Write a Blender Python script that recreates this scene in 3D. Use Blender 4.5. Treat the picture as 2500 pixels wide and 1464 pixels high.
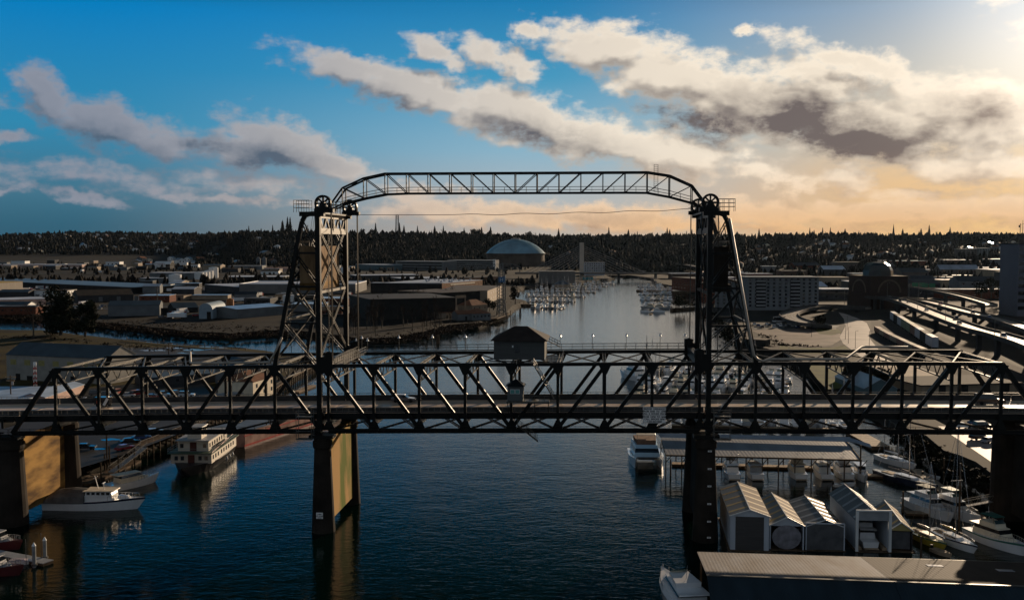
import bpy, math, random
from mathutils import Vector, Matrix, noise
R = math.radians
random.seed(7)
for o in list(bpy.data.objects): bpy.data.objects.remove(o)
S = bpy.context.scene
COL = S.collection

# ------------------------------------------------------------------ camera
CAM_H = 52.0
F = 2500.0                      # focal length in photo pixels (photo 2500 px wide)
PITCH = math.atan(142 / F)
cam = bpy.data.cameras.new('camera'); cam.sensor_width = 36; cam.lens = 36.0
cam.clip_start = 1; cam.clip_end = 60000
co = bpy.data.objects.new('camera', cam); COL.objects.link(co)
co.location = (0, 0, CAM_H); co.rotation_euler = (R(90) - PITCH, 0, 0)
S.camera = co

# ------------------------------------------------------------------ light
SUN_AZ, SUN_EL = 29.0, 10.8     # degrees to the right of +Y, above the horizon
S.view_settings.view_transform = 'Standard'; S.view_settings.look = 'None'
S.view_settings.gamma = 1; S.view_settings.use_curve_mapping = False
S.view_settings.exposure = 0.0
sl = bpy.data.lights.new('sun', 'SUN'); sl.energy = 4.6; sl.angle = R(0.55); sl.color = (1.0, 0.76, 0.52)
so = bpy.data.objects.new('sun', sl); COL.objects.link(so)
so.rotation_euler = (R(90 - SUN_EL), 0, R(180 - SUN_AZ))

world = bpy.data.worlds.new('World'); S.world = world; world.use_nodes = True

def world_nodes():
    nt = world.node_tree; N = nt.nodes; L = nt.links
    N.clear()
    def nd(t, **k):
        n = N.new(t)
        for a, b in k.items(): setattr(n, a, b)
        return n
    out = nd('ShaderNodeOutputWorld'); bg = nd('ShaderNodeBackground')
    L.new(bg.outputs[0], out.inputs[0]); bg.inputs[1].default_value = 0.1
    def math_(op, a, b=None, c=None, clamp=False, tree=nt):
        n = tree.nodes.new('ShaderNodeMath'); n.operation = op; n.use_clamp = clamp
        for i, x in enumerate((a, b, c)):
            if x is None: continue
            if isinstance(x, (int, float)): n.inputs[i].default_value = x
            else: tree.links.new(x, n.inputs[i])
        return n.outputs[0]
    def smooth(x, lo, hi, tree=nt, a=0., b=1.):
        n = tree.nodes.new('ShaderNodeMapRange'); n.interpolation_type = 'SMOOTHSTEP'
        tree.links.new(x, n.inputs['Value'])
        n.inputs['From Min'].default_value = lo; n.inputs['From Max'].default_value = hi
        n.inputs['To Min'].default_value = a; n.inputs['To Max'].default_value = b
        return n.outputs[0]
    def mix(f, a, b, op='MIX'):
        n = nd('ShaderNodeMix'); n.data_type = 'RGBA'; n.blend_type = op; n.clamp_factor = True
        if isinstance(f, (int, float)): n.inputs[0].default_value = f
        else: L.new(f, n.inputs[0])
        for i, x in ((6, a), (7, b)):
            if isinstance(x, tuple): n.inputs[i].default_value = (*x, 1)
            else: L.new(x, n.inputs[i])
        return n.outputs[2]
    # ---- clear sky: the Nishita model, graded to the photograph's teal-to-amber
    sky = nd('ShaderNodeTexSky', sky_type='NISHITA', sun_disc=False, sun_elevation=R(SUN_EL), sun_rotation=R(SUN_AZ),
             altitude=50, air_density=1.0, dust_density=1.2, ozone_density=2.0)
    tc = nd('ShaderNodeTexCoord'); sep = nd('ShaderNodeSeparateXYZ'); L.new(tc.outputs['Generated'], sep.inputs[0])
    az = math_('ARCTAN2', sep.outputs[0], sep.outputs[1])
    el = math_('ARCSINE', sep.outputs[2])
    azd = math_('MULTIPLY', az, 57.2958); eld = math_('MULTIPLY', el, 57.2958)
    # angle from the sun
    sd = (math.sin(R(SUN_AZ)) * math.cos(R(SUN_EL)), math.cos(R(SUN_AZ)) * math.cos(R(SUN_EL)), math.sin(R(SUN_EL)))
    dt = nd('ShaderNodeVectorMath', operation='DOT_PRODUCT'); L.new(tc.outputs['Generated'], dt.inputs[0]); dt.inputs[1].default_value = sd
    ang = math_('MULTIPLY', math_('ARCCOSINE', math_('MINIMUM', dt.outputs['Value'], 0.99999)), 57.2958)
    # base: cool side / sun side, low / high
    cool = nd('ShaderNodeValToRGB'); L.new(smooth(eld, -2, 40), cool.inputs[0])
    warm = nd('ShaderNodeValToRGB'); L.new(smooth(eld, -2, 40), warm.inputs[0])
    def ramp(r, stops):
        e = r.color_ramp.elements
        while len(e) > 1: e.remove(e[0])
        for i, (p, c) in enumerate(stops):
            x = e[0] if i == 0 else e.new(p)
            x.position = p; x.color = (*c, 1)
    def pos(e_):                      # elevation (deg) -> ramp position
        t = (e_ + 2) / 42; t = max(0, min(1, t)); return t * t * (3 - 2 * t)
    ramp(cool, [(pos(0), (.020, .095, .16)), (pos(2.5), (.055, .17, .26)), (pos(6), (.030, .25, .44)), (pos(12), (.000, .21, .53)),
                (pos(15.5), (.000, .030, .045)), (pos(38), (.000, .006, .010))])  # sky above the view is darkened to keep near water reflections low
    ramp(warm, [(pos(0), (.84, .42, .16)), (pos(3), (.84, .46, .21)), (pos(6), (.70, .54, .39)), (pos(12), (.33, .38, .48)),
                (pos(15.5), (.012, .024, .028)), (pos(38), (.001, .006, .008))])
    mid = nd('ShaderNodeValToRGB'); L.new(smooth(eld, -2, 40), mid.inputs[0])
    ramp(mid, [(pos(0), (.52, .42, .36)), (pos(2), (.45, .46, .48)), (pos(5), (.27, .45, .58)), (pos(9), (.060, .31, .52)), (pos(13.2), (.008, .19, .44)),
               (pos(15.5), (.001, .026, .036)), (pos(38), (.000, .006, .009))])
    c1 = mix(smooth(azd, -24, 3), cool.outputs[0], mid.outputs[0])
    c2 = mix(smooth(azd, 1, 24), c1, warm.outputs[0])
    # unseen sky behind the viewer: pale grey blue, brightness set as fill light
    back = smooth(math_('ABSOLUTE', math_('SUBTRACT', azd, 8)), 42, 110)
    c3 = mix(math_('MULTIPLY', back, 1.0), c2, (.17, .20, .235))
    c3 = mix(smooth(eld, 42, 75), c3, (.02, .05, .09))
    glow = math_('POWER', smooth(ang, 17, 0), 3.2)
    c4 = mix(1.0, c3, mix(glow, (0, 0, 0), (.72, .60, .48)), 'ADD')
    # keep the physical sky as part of the mix
    nis = nd('ShaderNodeMix', data_type='RGBA', blend_type='MULTIPLY'); nis.inputs[0].default_value = 1
    L.new(sky.outputs[0], nis.inputs[6]); nis.inputs[7].default_value = (.012, .045, .065, 1)
    base = mix(0.07, c4, nis.outputs[2])
    # ---- clouds
    gt = bpy.data.node_groups.new('cloud_cover', 'ShaderNodeTree')
    gt.interface.new_socket('P', in_out='INPUT', socket_type='NodeSocketVector')
    gt.interface.new_socket('D', in_out='OUTPUT', socket_type='NodeSocketFloat'); gt.interface.new_socket('S', in_out='OUTPUT', socket_type='NodeSocketFloat'); gt.interface.new_socket('B', in_out='OUTPUT', socket_type='NodeSocketFloat')
    gi = gt.nodes.new('NodeGroupInput'); go = gt.nodes.new('NodeGroupOutput')
    # (photo x, y, half length, half height, slope, weight)
    cl = [(860,185,175,42,.22,1),(1040,228,230,50,.20,1.05),(1260,285,220,70,.22,1.1),(1460,345,210,62,.16,1.0),(1650,380,230,60,.10,.95),
          (1470,125,170,62,.20,1.15),(1640,195,210,80,.30,1.15),(1860,270,310,92,.20,1.2),(2120,330,290,88,.18,1.15),(2340,310,210,92,.16,1.1),(2010,215,150,60,.35,.95),
          (2080,180,190,32,.35,.85),(1065,135,75,30,.35,.9),(1215,150,110,36,.35,.95),(1818,97,34,13,.1,.75),(1300,90,50,22,.2,.8),
          (125,275,85,50,.75,1.0),(285,330,170,56,.30,1.05),(575,375,120,50,.15,1.0),(700,362,160,60,.38,1.15),(790,395,140,34,.25,.9),
          (30,362,70,12,.05,.55),(180,487,150,15,.12,.68),(560,492,190,15,.06,.62),(20,478,50,10,.2,.5),(230,445,330,34,.05,.42),(620,455,260,36,.05,.5),
          (1180,520,330,32,.03,.78),(1480,535,330,36,.05,.92),(1010,470,120,30,.1,.55),(1820,410,200,36,.15,.65),
          (1900,520,200,40,.04,.9),(2180,530,260,38,-.03,.8),(2430,520,160,42,-.05,.75),(2380,430,200,60,.1,.75),(2050,455,130,28,.1,.65),(2250,480,200,24,.0,.6),
          (2480,330,120,60,.3,.9),(1950,560,500,14,0,.55)]
    cl += [(2900,150,300,120,.2,.9),(-500,250,350,60,.1,1.0),(3300,350,500,120,.1,1.0)]
    acc = None
    warp = gt.nodes.new('ShaderNodeTexNoise'); warp.inputs['Scale'].default_value = .55; warp.inputs['Detail'].default_value = 5; warp.inputs['Roughness'].default_value = .6
    gt.links.new(gi.outputs[0], warp.inputs['Vector'])
    w1 = gt.nodes.new('ShaderNodeVectorMath'); w1.operation = 'SUBTRACT'; gt.links.new(warp.outputs['Color'], w1.inputs[0]); w1.inputs[1].default_value = (.5, .5, .5)
    w2 = gt.nodes.new('ShaderNodeVectorMath'); w2.operation = 'MULTIPLY_ADD'; gt.links.new(w1.outputs[0], w2.inputs[0]); w2.inputs[1].default_value = (3.0, 1.7, 0)
    gt.links.new(gi.outputs[0], w2.inputs[2])
    for (x, y, a, b, s, w) in cl:
        A = math.degrees(math.atan((x - 1250) / F)); E = math.degrees(math.atan((590 - y) / F))
        m = gt.nodes.new('ShaderNodeMapping'); m.vector_type = 'TEXTURE'
        src = w2.outputs[0]
        if acc is not None:        # keeps the ellipses evaluated one after another (small shader stack)
            q = gt.nodes.new('ShaderNodeVectorMath'); q.operation = 'MULTIPLY_ADD'; gt.links.new(acc, q.inputs[0]); q.inputs[1].default_value = (1e-7, 0, 0); gt.links.new(src, q.inputs[2]); src = q.outputs[0]
        gt.links.new(src, m.inputs['Vector'])
        m.inputs['Location'].default_value = (A, E, 0); m.inputs['Rotation'].default_value = (0, 0, -math.atan(s))
        m.inputs['Scale'].default_value = (a / 43.6 * 1.15, b / 43.6 * 1.15, 1)
        ln = gt.nodes.new('ShaderNodeVectorMath'); ln.operation = 'LENGTH'; gt.links.new(m.outputs[0], ln.inputs[0])
        v = math_('MULTIPLY_ADD', ln.outputs['Value'], -w, w * 1.0, tree=gt)
        acc = v if acc is None else math_('MAXIMUM', acc, v, tree=gt)
    bel = None                 # the shaded bellies of the thick parts
    for (x, y, a, b, s, w) in [(1665,312,125,34,.28,1.1),(1960,300,190,52,.22,1.15),(2090,352,170,42,.1,1.15),(2385,305,110,40,.15,.9),(1340,335,200,26,.2,.5),(900,238,150,24,.25,.4),(650,388,140,28,.15,.8),(515,372,70,24,0,1.1),(270,352,150,22,.3,.55),(1450,535,170,14,.05,.55),(1780,262,120,24,.3,.5)]:
        A = math.degrees(math.atan((x - 1250) / F)); E = math.degrees(math.atan((590 - y) / F))
        q = gt.nodes.new('ShaderNodeVectorMath'); q.operation = 'MULTIPLY_ADD'; gt.links.new(bel or acc, q.inputs[0]); q.inputs[1].default_value = (1e-7, 0, 0); gt.links.new(w2.outputs[0], q.inputs[2])
        m = gt.nodes.new('ShaderNodeMapping'); m.vector_type = 'TEXTURE'; gt.links.new(q.outputs[0], m.inputs['Vector'])
        m.inputs['Location'].default_value = (A, E, 0); m.inputs['Rotation'].default_value = (0, 0, -math.atan(s)); m.inputs['Scale'].default_value = (a / 43.6 * 1.3, b / 43.6 * 1.5, 1)
        ln = gt.nodes.new('ShaderNodeVectorMath'); ln.operation = 'LENGTH'; gt.links.new(m.outputs[0], ln.inputs[0])
        v = math_('MULTIPLY', smooth(ln.outputs['Value'], 1.2, -.1, tree=gt), w, tree=gt)
        bel = v if bel is None else math_('MAXIMUM', bel, v, tree=gt)
    def stretch(sx, sy):
        m = gt.nodes.new('ShaderNodeVectorMath'); m.operation = 'MULTIPLY'; gt.links.new(gi.outputs[0], m.inputs[0]); m.inputs[1].default_value = (sx, sy, 1); return m.outputs[0]
    n1 = gt.nodes.new('ShaderNodeTexNoise'); n1.inputs['Scale'].default_value = .75; n1.inputs['Detail'].default_value = 8; n1.inputs['Roughness'].default_value = .60
    gt.links.new(stretch(.62, 1.15), n1.inputs['Vector'])
    v2 = math_('MULTIPLY_ADD', math_('SUBTRACT', n1.outputs[0], .5, tree=gt), 1.75, math_('MULTIPLY', acc, .95, tree=gt), tree=gt)
    gt.links.new(v2, go.inputs[0])
    n2 = gt.nodes.new('ShaderNodeTexNoise'); n2.inputs['Scale'].default_value = .75; n2.inputs['Detail'].default_value = 2.4; n2.inputs['Roughness'].default_value = .5
    gt.links.new(stretch(.62, 1.15), n2.inputs['Vector'])
    v3 = math_('MULTIPLY_ADD', math_('SUBTRACT', n2.outputs[0], .5, tree=gt), 1.5, math_('MULTIPLY', acc, .8, tree=gt), tree=gt)
    gt.links.new(v3, go.inputs[1])
    gt.links.new(math_('MULTIPLY', bel, math_('MULTIPLY_ADD', n1.outputs[0], 1.9, -.25, tree=gt), tree=gt), go.inputs[2])
    P = nd('ShaderNodeCombineXYZ'); L.new(azd, P.inputs[0]); L.new(eld, P.inputs[1])
    g1 = nd('ShaderNodeGroup'); g1.node_tree = gt; L.new(P.outputs[0], g1.inputs[0])
    off = nd('ShaderNodeVectorMath', operation='ADD'); L.new(P.outputs[0], off.inputs[0]); off.inputs[1].default_value = (.35, 1.0, 0)
    dep = nd('ShaderNodeVectorMath', operation='MULTIPLY_ADD'); L.new(g1.outputs[0], dep.inputs[0]); dep.inputs[1].default_value = (1e-7, 0, 0); L.new(off.outputs[0], dep.inputs[2])
    g2 = nd('ShaderNodeGroup'); g2.node_tree = gt; L.new(dep.outputs[0], g2.inputs[0])
    D = g1.outputs[0]
    cov = smooth(D, -.10, .52)
    lit = smooth(math_('SUBTRACT', g1.outputs[1], g2.outputs[1]), -.42, .30)
    edge = smooth(D, .75, .10)
    lit2 = math_('MULTIPLY_ADD', edge, .22, math_('MULTIPLY_ADD', lit, .62, .26), clamp=True)
    lit2 = math_('SUBTRACT', lit2, g1.outputs[2], clamp=True)
    wv = smooth(azd, -24, 14)
    low = smooth(eld, 5, 0)
    cs = mix(wv, (.075, .12, .18), (.15, .12, .115))        # shaded underside
    cs = mix(math_('MULTIPLY', low, wv), cs, (.52, .31, .18))
    cs = mix(math_('MULTIPLY', low, math_('SUBTRACT', 1, wv)), cs, (.07, .14, .22))
    cb = mix(wv, (.27, .29, .35), (1.0, .87, .70))          # sunlit edges
    cb = mix(math_('MULTIPLY', low, wv), cb, (.82, .48, .22))
    cc = mix(lit2, cs, cb)
    cc = mix(1.0, cc, mix(math_('MULTIPLY', glow, .6), (0, 0, 0), (1.0, .8, .6)), 'ADD')
    fade = math_('MULTIPLY', cov, smooth(math_('ABSOLUTE', math_('SUBTRACT', azd, 5)), 80, 50))
    fade = math_('MULTIPLY', fade, smooth(eld, -.5, .8))
    col = mix(math_('MULTIPLY', fade, .96), base, cc)
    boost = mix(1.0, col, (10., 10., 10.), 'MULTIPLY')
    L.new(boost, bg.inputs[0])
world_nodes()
S.cycles.sample_clamp_indirect = 4.0
world.cycles.sampling_method = 'MANUAL'; world.cycles.sample_map_resolution = 1024
S.cycles.max_bounces = 5; S.cycles.diffuse_bounces = 2; S.cycles.glossy_bounces = 3; S.cycles.transmission_bounces = 3
S.cycles.volume_bounces = 0; S.cycles.transparent_max_bounces = 4
S.cycles.use_denoising = True

# ------------------------------------------------------------------ picture <-> place
def ray(px, py):
    a = (px - 1250) / F; b = (732 - py) / F
    return Vector((a, math.cos(PITCH) + b * math.sin(PITCH), -math.sin(PITCH) + b * math.cos(PITCH)))
def G(px, py, z=0.0):
    d = ray(px, py); t = (z - CAM_H) / d.z
    return Vector((d.x * t, d.y * t, z))
def D(px, py, Y):
    d = ray(px, py); t = Y / d.y
    return Vector((d.x * t, Y, CAM_H + d.z * t))

# ------------------------------------------------------------------ materials
MATS = {}
def mat(name, col, rough=.6, metal=0.0, var=.25, scale=.6, col2=None, bump=0.0, stretch=None, spec=None, coat=0, detail=4, emit=None, thr=None):
    if name in MATS: return MATS[name]
    m = bpy.data.materials.new(name); m.use_nodes = True; nt = m.node_tree; N = nt.nodes; L = nt.links
    b = N['Principled BSDF']; b.inputs['Roughness'].default_value = rough; b.inputs['Metallic'].default_value = metal
    if spec is None and rough >= .55: spec = .12 if rough >= .7 else .22
    if spec is not None: b.inputs['Specular IOR Level'].default_value = spec
    if coat: b.inputs['Coat Weight'].default_value = coat
    tc = N.new('ShaderNodeTexCoord'); mp = N.new('ShaderNodeMapping'); L.new(tc.outputs['Object'], mp.inputs[0])
    if stretch: mp.inputs['Scale'].default_value = stretch
    n = N.new('ShaderNodeTexNoise'); n.inputs['Scale'].default_value = scale; n.inputs['Detail'].default_value = detail
    L.new(mp.outputs[0], n.inputs['Vector'])
    r = N.new('ShaderNodeValToRGB'); L.new(n.outputs[0], r.inputs[0])
    c2 = col2 or tuple(c * (1 - var) for c in col); c1 = col if col2 else tuple(min(1, c * (1 + var * .6)) for c in col)
    r.color_ramp.elements[0].color = (*c2, 1); r.color_ramp.elements[1].color = (*c1, 1)
    lo, hi = thr or (.32, .68)
    r.color_ramp.elements[0].position = lo; r.color_ramp.elements[1].position = hi
    L.new(r.outputs[0], b.inputs['Base Color'])
    if bump:
        bp = N.new('ShaderNodeBump'); bp.inputs['Strength'].default_value = min(1, bump); bp.inputs['Distance'].default_value = .1
        L.new(n.outputs[0], bp.inputs['Height']); L.new(bp.outputs[0], b.inputs['Normal'])
    if emit:
        b.inputs['Emission Color'].default_value = (*emit[0], 1); b.inputs['Emission Strength'].default_value = emit[1]
    MATS[name] = m
    return m

def ribbed(name, col, axis=0, pitch=.9, rough=.45, col2=None, metal=.0, depth=.06, patch=None):
    """sheet-metal cladding with ribs (wave bump) and streaky weathering"""
    if name in MATS: return MATS[name]
    m = mat(name, col, rough, metal, .3, .35, col2=col2, stretch=(1, .25, 1) if axis == 0 else (.25, 1, 1))
    nt = m.node_tree; N = nt.nodes; L = nt.links; b = N['Principled BSDF']
    w = N.new('ShaderNodeTexWave'); w.wave_type = 'BANDS'; w.bands_direction = 'XYZ'[axis]
    w.inputs['Scale'].default_value = 3.1416 * 2 / pitch / 20.0 * 1.0; w.inputs['Distortion'].default_value = 0
    tc = [n for n in N if n.type == 'TEX_COORD'][0]; L.new(tc.outputs['Object'], w.inputs['Vector'])
    bp = N.new('ShaderNodeBump'); bp.inputs['Strength'].default_value = .9; bp.inputs['Distance'].default_value = depth
    L.new(w.outputs[0], bp.inputs['Height']); L.new(bp.outputs[0], b.inputs['Normal'])
    return m

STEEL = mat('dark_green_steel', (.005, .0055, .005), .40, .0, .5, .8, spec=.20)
STEEL2 = mat('sunlit_steel', (.085, .075, .058), .45, .1, .6, 1.6)  # paler copy of the steel: sunlight on the bracing is put into its colour
STEELL = mat('grey_steel', (.14, .135, .125), .42, .4, .3, 1.2)
PIPE = mat('pale_pipe', (.42, .37, .31), .5, .2, .25, .8)
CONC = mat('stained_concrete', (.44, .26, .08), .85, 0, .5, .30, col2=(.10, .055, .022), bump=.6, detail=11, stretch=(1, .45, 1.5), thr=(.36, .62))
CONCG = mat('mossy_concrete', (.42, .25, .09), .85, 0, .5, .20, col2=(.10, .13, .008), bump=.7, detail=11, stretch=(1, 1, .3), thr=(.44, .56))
CONCD = mat('pier_concrete', (.030, .024, .019), .85, 0, .5, .25, bump=.4, detail=7)  # dark copy of the concrete: shade is put into its colour
BARR = mat('barrier_concrete', (.06, .057, .055), .8, 0, .35, .5)
DECK = mat('worn_deck', (.80, .58, .42), .40, 0, .45, .35, stretch=(.18, 1.6, 1), spec=1.0, detail=7)
WOOD = mat('old_timber', (.10, .065, .04), .8, 0, .5, 1.0)
WOODL = mat('dock_planks', (.36, .26, .17), .75, 0, .4, .8)
WHITE = mat('white_paint', (.74, .74, .72), .38, 0, .12, .5, coat=.2)
GEL = mat('white_gelcoat', (.78, .78, .78), .18, 0, .08, .6, coat=.5)
CREAM = mat('cream_paint', (.72, .62, .46), .5, 0, .15, .5)
GREYP = mat('grey_paint', (.30, .31, .32), .55, 0, .2, .6)
NAVY = mat('navy_paint', (.015, .022, .05), .25, 0, .3, .6, coat=.5)
RED = mat('red_paint', (.42, .03, .02), .4, 0, .3, .7)
TEAL = mat('teal_canvas', (.03, .22, .22), .6, 0, .25, .6)
BLUEC = mat('blue_canvas', (.05, .20, .42), .6, 0, .25, .6)
BLACK = mat('black_rubber', (.01, .01, .01), .6, 0, .3, 1)
GLASS = mat('dark_glass', (.012, .016, .02), .08, 0, .3, .6, spec=.8)
GLASSC = mat('pale_glass', (.06, .12, .13), .08, 0, .3, .6, spec=.8)
CHROME = mat('bright_metal', (.55, .55, .55), .22, .9, .1, 1)
YELLOW = mat('yellow_paint', (.50, .36, .04), .35, 0, .2, .6, coat=.3)
ASPH = mat('asphalt', (.035, .033, .032), .55, 0, .35, .12, spec=.25, detail=8)
ROADW = mat('wet_asphalt', (.12, .095, .078), .6, 0, .35, .10, spec=.28, detail=8, stretch=(1, 1, 1))
LAND = mat('waste_ground', (.022, .017, .012), .9, 0, .5, .035, col2=(.005, .005, .0045), detail=9)
GRASS = mat('winter_grass', (.060, .044, .006), .95, 0, .4, .06, col2=(.018, .014, .006), detail=9, bump=.5)
GRASSG = mat('green_grass', (.10, .12, .015), .95, 0, .4, .12, col2=(.05, .045, .012), detail=8)
BANK = mat('rocky_bank', (.022, .018, .013), .95, 0, .6, .5, bump=1, detail=9)
BRICK = mat('red_brick', (.14, .05, .03), .85, 0, .3, .5)
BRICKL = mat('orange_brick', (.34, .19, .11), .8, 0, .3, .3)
TAN = mat('tan_wall', (.30, .23, .16), .7, 0, .2, .3)
PINK = mat('pinkish_wall', (.50, .34, .28), .7, 0, .2, .3)
GREYW = mat('grey_wall', (.045, .045, .047), .75, 0, .25, .15)
PALEW = mat('pale_wall', (.14, .15, .155), .7, 0, .2, .15)
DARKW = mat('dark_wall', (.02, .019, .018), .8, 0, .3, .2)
ROOFD = mat('dark_roof', (.035, .038, .045), .6, 0, .3, .2)
ROOFB = mat('slate_blue_roof', (.05, .07, .085), .5, 0, .3, .2)
ROOFW = mat('white_membrane_roof', (.55, .57, .62), .5, 0, .2, .08, spec=.5)
ROOFS = mat('shiny_metal_roof', (.42, .44, .48), .25, .3, .25, .1)
ROOFR = mat('brown_tile_roof', (.20, .09, .05), .8, 0, .3, .4)
DOMEM = mat('teal_dome_cladding', (.20, .34, .40), .30, .1, .35, .05, detail=8)
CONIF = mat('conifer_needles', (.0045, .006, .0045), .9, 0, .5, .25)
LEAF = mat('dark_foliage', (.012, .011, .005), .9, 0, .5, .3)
BARE = mat('bare_twigs', (.11, .075, .05), .9, 0, .4, .3)
BARED = mat('dark_bare_twigs', (.030, .019, .013), .9, 0, .4, .3)
BARK = mat('bark', (.10, .08, .06), .9, 0, .4, .6)
SIGNW = mat('sign_white', (.88, .85, .82), .5, 0, .06, .8)
INK = mat('sign_black', (.01, .01, .01), .6, 0, .1, 1)
LAMPG = mat('lamp_white', (.85, .85, .85), .3, 0, .05, 1)
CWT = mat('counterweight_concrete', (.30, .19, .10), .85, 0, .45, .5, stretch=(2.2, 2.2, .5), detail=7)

# ------------------------------------------------------------------ mesh builder
class MB:
    def __init__(s): s.v = []; s.f = []; s.mi = []; s.mats = []
    def _m(s, m):
        if m is None: return 0
        if m not in s.mats: s.mats.append(m)
        return s.mats.index(m)
    def add(s, vs, fs, m=None):
        k = len(s.v); s.v += [tuple(v) for v in vs]; s.f += [tuple(i + k for i in f) for f in fs]; s.mi += [s._m(m)] * len(fs); return s
    def box(s, c, sz, rz=0, m=None):
        hx, hy, hz = sz[0] / 2, sz[1] / 2, sz[2] / 2; ca, sa = math.cos(rz), math.sin(rz); vs = []
        for z in (-hz, hz):
            for x, y in ((-hx, -hy), (hx, -hy), (hx, hy), (-hx, hy)):
                vs.append((c[0] + x * ca - y * sa, c[1] + x * sa + y * ca, c[2] + z))
        return s.add(vs, [(3, 2, 1, 0), (4, 5, 6, 7), (0, 1, 5, 4), (1, 2, 6, 5), (2, 3, 7, 6), (3, 0, 4, 7)], m)
    def lh(s, lo, hi, m=None):
        return s.box([(a + b) / 2 for a, b in zip(lo, hi)], [b - a for a, b in zip(lo, hi)], 0, m)
    def bar(s, p, q, w, h=None, m=None, up=(0, 0, 1)):
        h = h or w; p = Vector(p); q = Vector(q); d = (q - p)
        if d.length < 1e-6: return s
        d.normalize(); u = Vector(up)
        if abs(d.dot(u)) > .97: u = Vector((0, 1, 0))
        a = d.cross(u).normalized() * (w / 2); b = a.cross(d).normalized() * (h / 2)
        vs = [p - a - b, p + a - b, p + a + b, p - a + b, q - a - b, q + a - b, q + a + b, q - a + b]
        return s.add(vs, [(0, 1, 2, 3), (7, 6, 5, 4), (0, 4, 5, 1), (1, 5, 6, 2), (2, 6, 7, 3), (3, 7, 4, 0)], m)
    def laced(s, p, q, w, h, t=.12, step=.9, m=None, up=(0, 1, 0)):
        """two flanges joined by zig-zag lacing"""
        p = Vector(p); q = Vector(q); d = (q - p); ln = d.length; d.normalize(); u = Vector(up)
        a = d.cross(u).normalized() * (w / 2)
        s.bar(p - a, q - a, t, h, m, up); s.bar(p + a, q + a, t, h, m, up)
        n = max(2, int(ln / step)); sg = 1
        for i in range(n):
            s.bar(p + d * (ln * i / n) + a * sg, p + d * (ln * (i + 1) / n) - a * sg, .07, .07, m, up); sg = -sg
        return s
    def tube(s, p, q, r, r2=None, n=8, m=None, cap=True):
        return s.path([p, q], [r, r if r2 is None else r2], n, m, cap)
    def path(s, pts, r, n=6, m=None, cap=True):
        pts = [Vector(p) for p in pts]; k = len(pts)
        if isinstance(r, (int, float)): r = [r] * k
        rings = []; ref = None
        for i, p in enumerate(pts):
            d = (pts[min(i + 1, k - 1)] - pts[max(i - 1, 0)]).normalized()
            if ref is None or abs(ref.dot(d)) > .95: ref = Vector((0, 0, 1)) if abs(d.z) < .9 else Vector((1, 0, 0))
            a = d.cross(ref).normalized(); b = a.cross(d).normalized()
            rings.append([p + a * (r[i] * math.cos(2 * math.pi * j / n)) + b * (r[i] * math.sin(2 * math.pi * j / n)) for j in range(n)])
        vs = [v for rg in rings for v in rg]; fs = []
        for i in range(k - 1):
            for j in range(n):
                fs.append((i * n + j, i * n + (j + 1) % n, (i + 1) * n + (j + 1) % n, (i + 1) * n + j))
        if cap: fs += [tuple(range(n))[::-1], tuple(range((k - 1) * n, k * n))]
        return s.add(vs, fs, m)
    def prism(s, poly, z0, z1, m=None, mtop=None, bottom=True):
        n = len(poly)
        ar = sum(poly[i][0] * poly[(i + 1) % n][1] - poly[(i + 1) % n][0] * poly[i][1] for i in range(n))
        if ar < 0: poly = poly[::-1]
        vs = [(x, y, z0) for x, y in poly] + [(x, y, z1) for x, y in poly]
        s.add(vs, [(i, (i + 1) % n, n + (i + 1) % n, n + i) for i in range(n)], m)
        s.add([(x, y, z1) for x, y in poly], [tuple(range(n))], mtop or m)
        if bottom: s.add([(x, y, z0) for x, y in poly], [tuple(range(n))[::-1]], m)
        return s
    def extr(s, prof, p, q, m=None):
        """vertical profile [(across, z)] swept from p to q (across = left normal of pq)"""
        p = Vector(p); q = Vector(q); d = (q - p); d.z = 0; d.normalize(); nn = Vector((-d.y, d.x, 0)); n = len(prof)
        vs = [p + nn * a + Vector((0, 0, z)) for a, z in prof] + [q + nn * a + Vector((0, 0, z)) for a, z in prof]
        return s.add(vs, [(i, (i + 1) % n, n + (i + 1) % n, n + i) for i in range(n)] + [tuple(range(n))[::-1], tuple(range(n, 2 * n))], m)
    def lathe(s, c, prof, n=24, m=None, a0=0, a1=2 * math.pi):
        vs = []; full = abs(a1 - a0 - 2 * math.pi) < 1e-6; k = n if full else n + 1
        for r, z in prof:
            for j in range(k):
                a = a0 + (a1 - a0) * j / n; vs.append((c[0] + r * math.cos(a), c[1] + r * math.sin(a), c[2] + z))
        fs = []
        for i in range(len(prof) - 1):
            for j in range(n):
                fs.append((i * k + j, i * k + (j + 1) % k, (i + 1) * k + (j + 1) % k, (i + 1) * k + j))
        return s.add(vs, fs, m)
    def build(s, name, m=None, parent=None, smooth=False, **tg):
        me = bpy.data.meshes.new(name); me.from_pydata(s.v, [], s.f)
        mats = [x or m for x in s.mats] or [m]
        if m and not s.mats: mats = [m]
        for x in mats: me.materials.append(x)
        if len(mats) > 1: me.polygons.foreach_set('material_index', s.mi)
        if smooth: me.polygons.foreach_set('use_smooth', [True] * len(me.polygons))
        me.update()
        o = bpy.data.objects.new(name, me); COL.objects.link(o)
        if parent: o.parent = parent
        for k, v in tg.items(): o[k] = v
        return o

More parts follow.
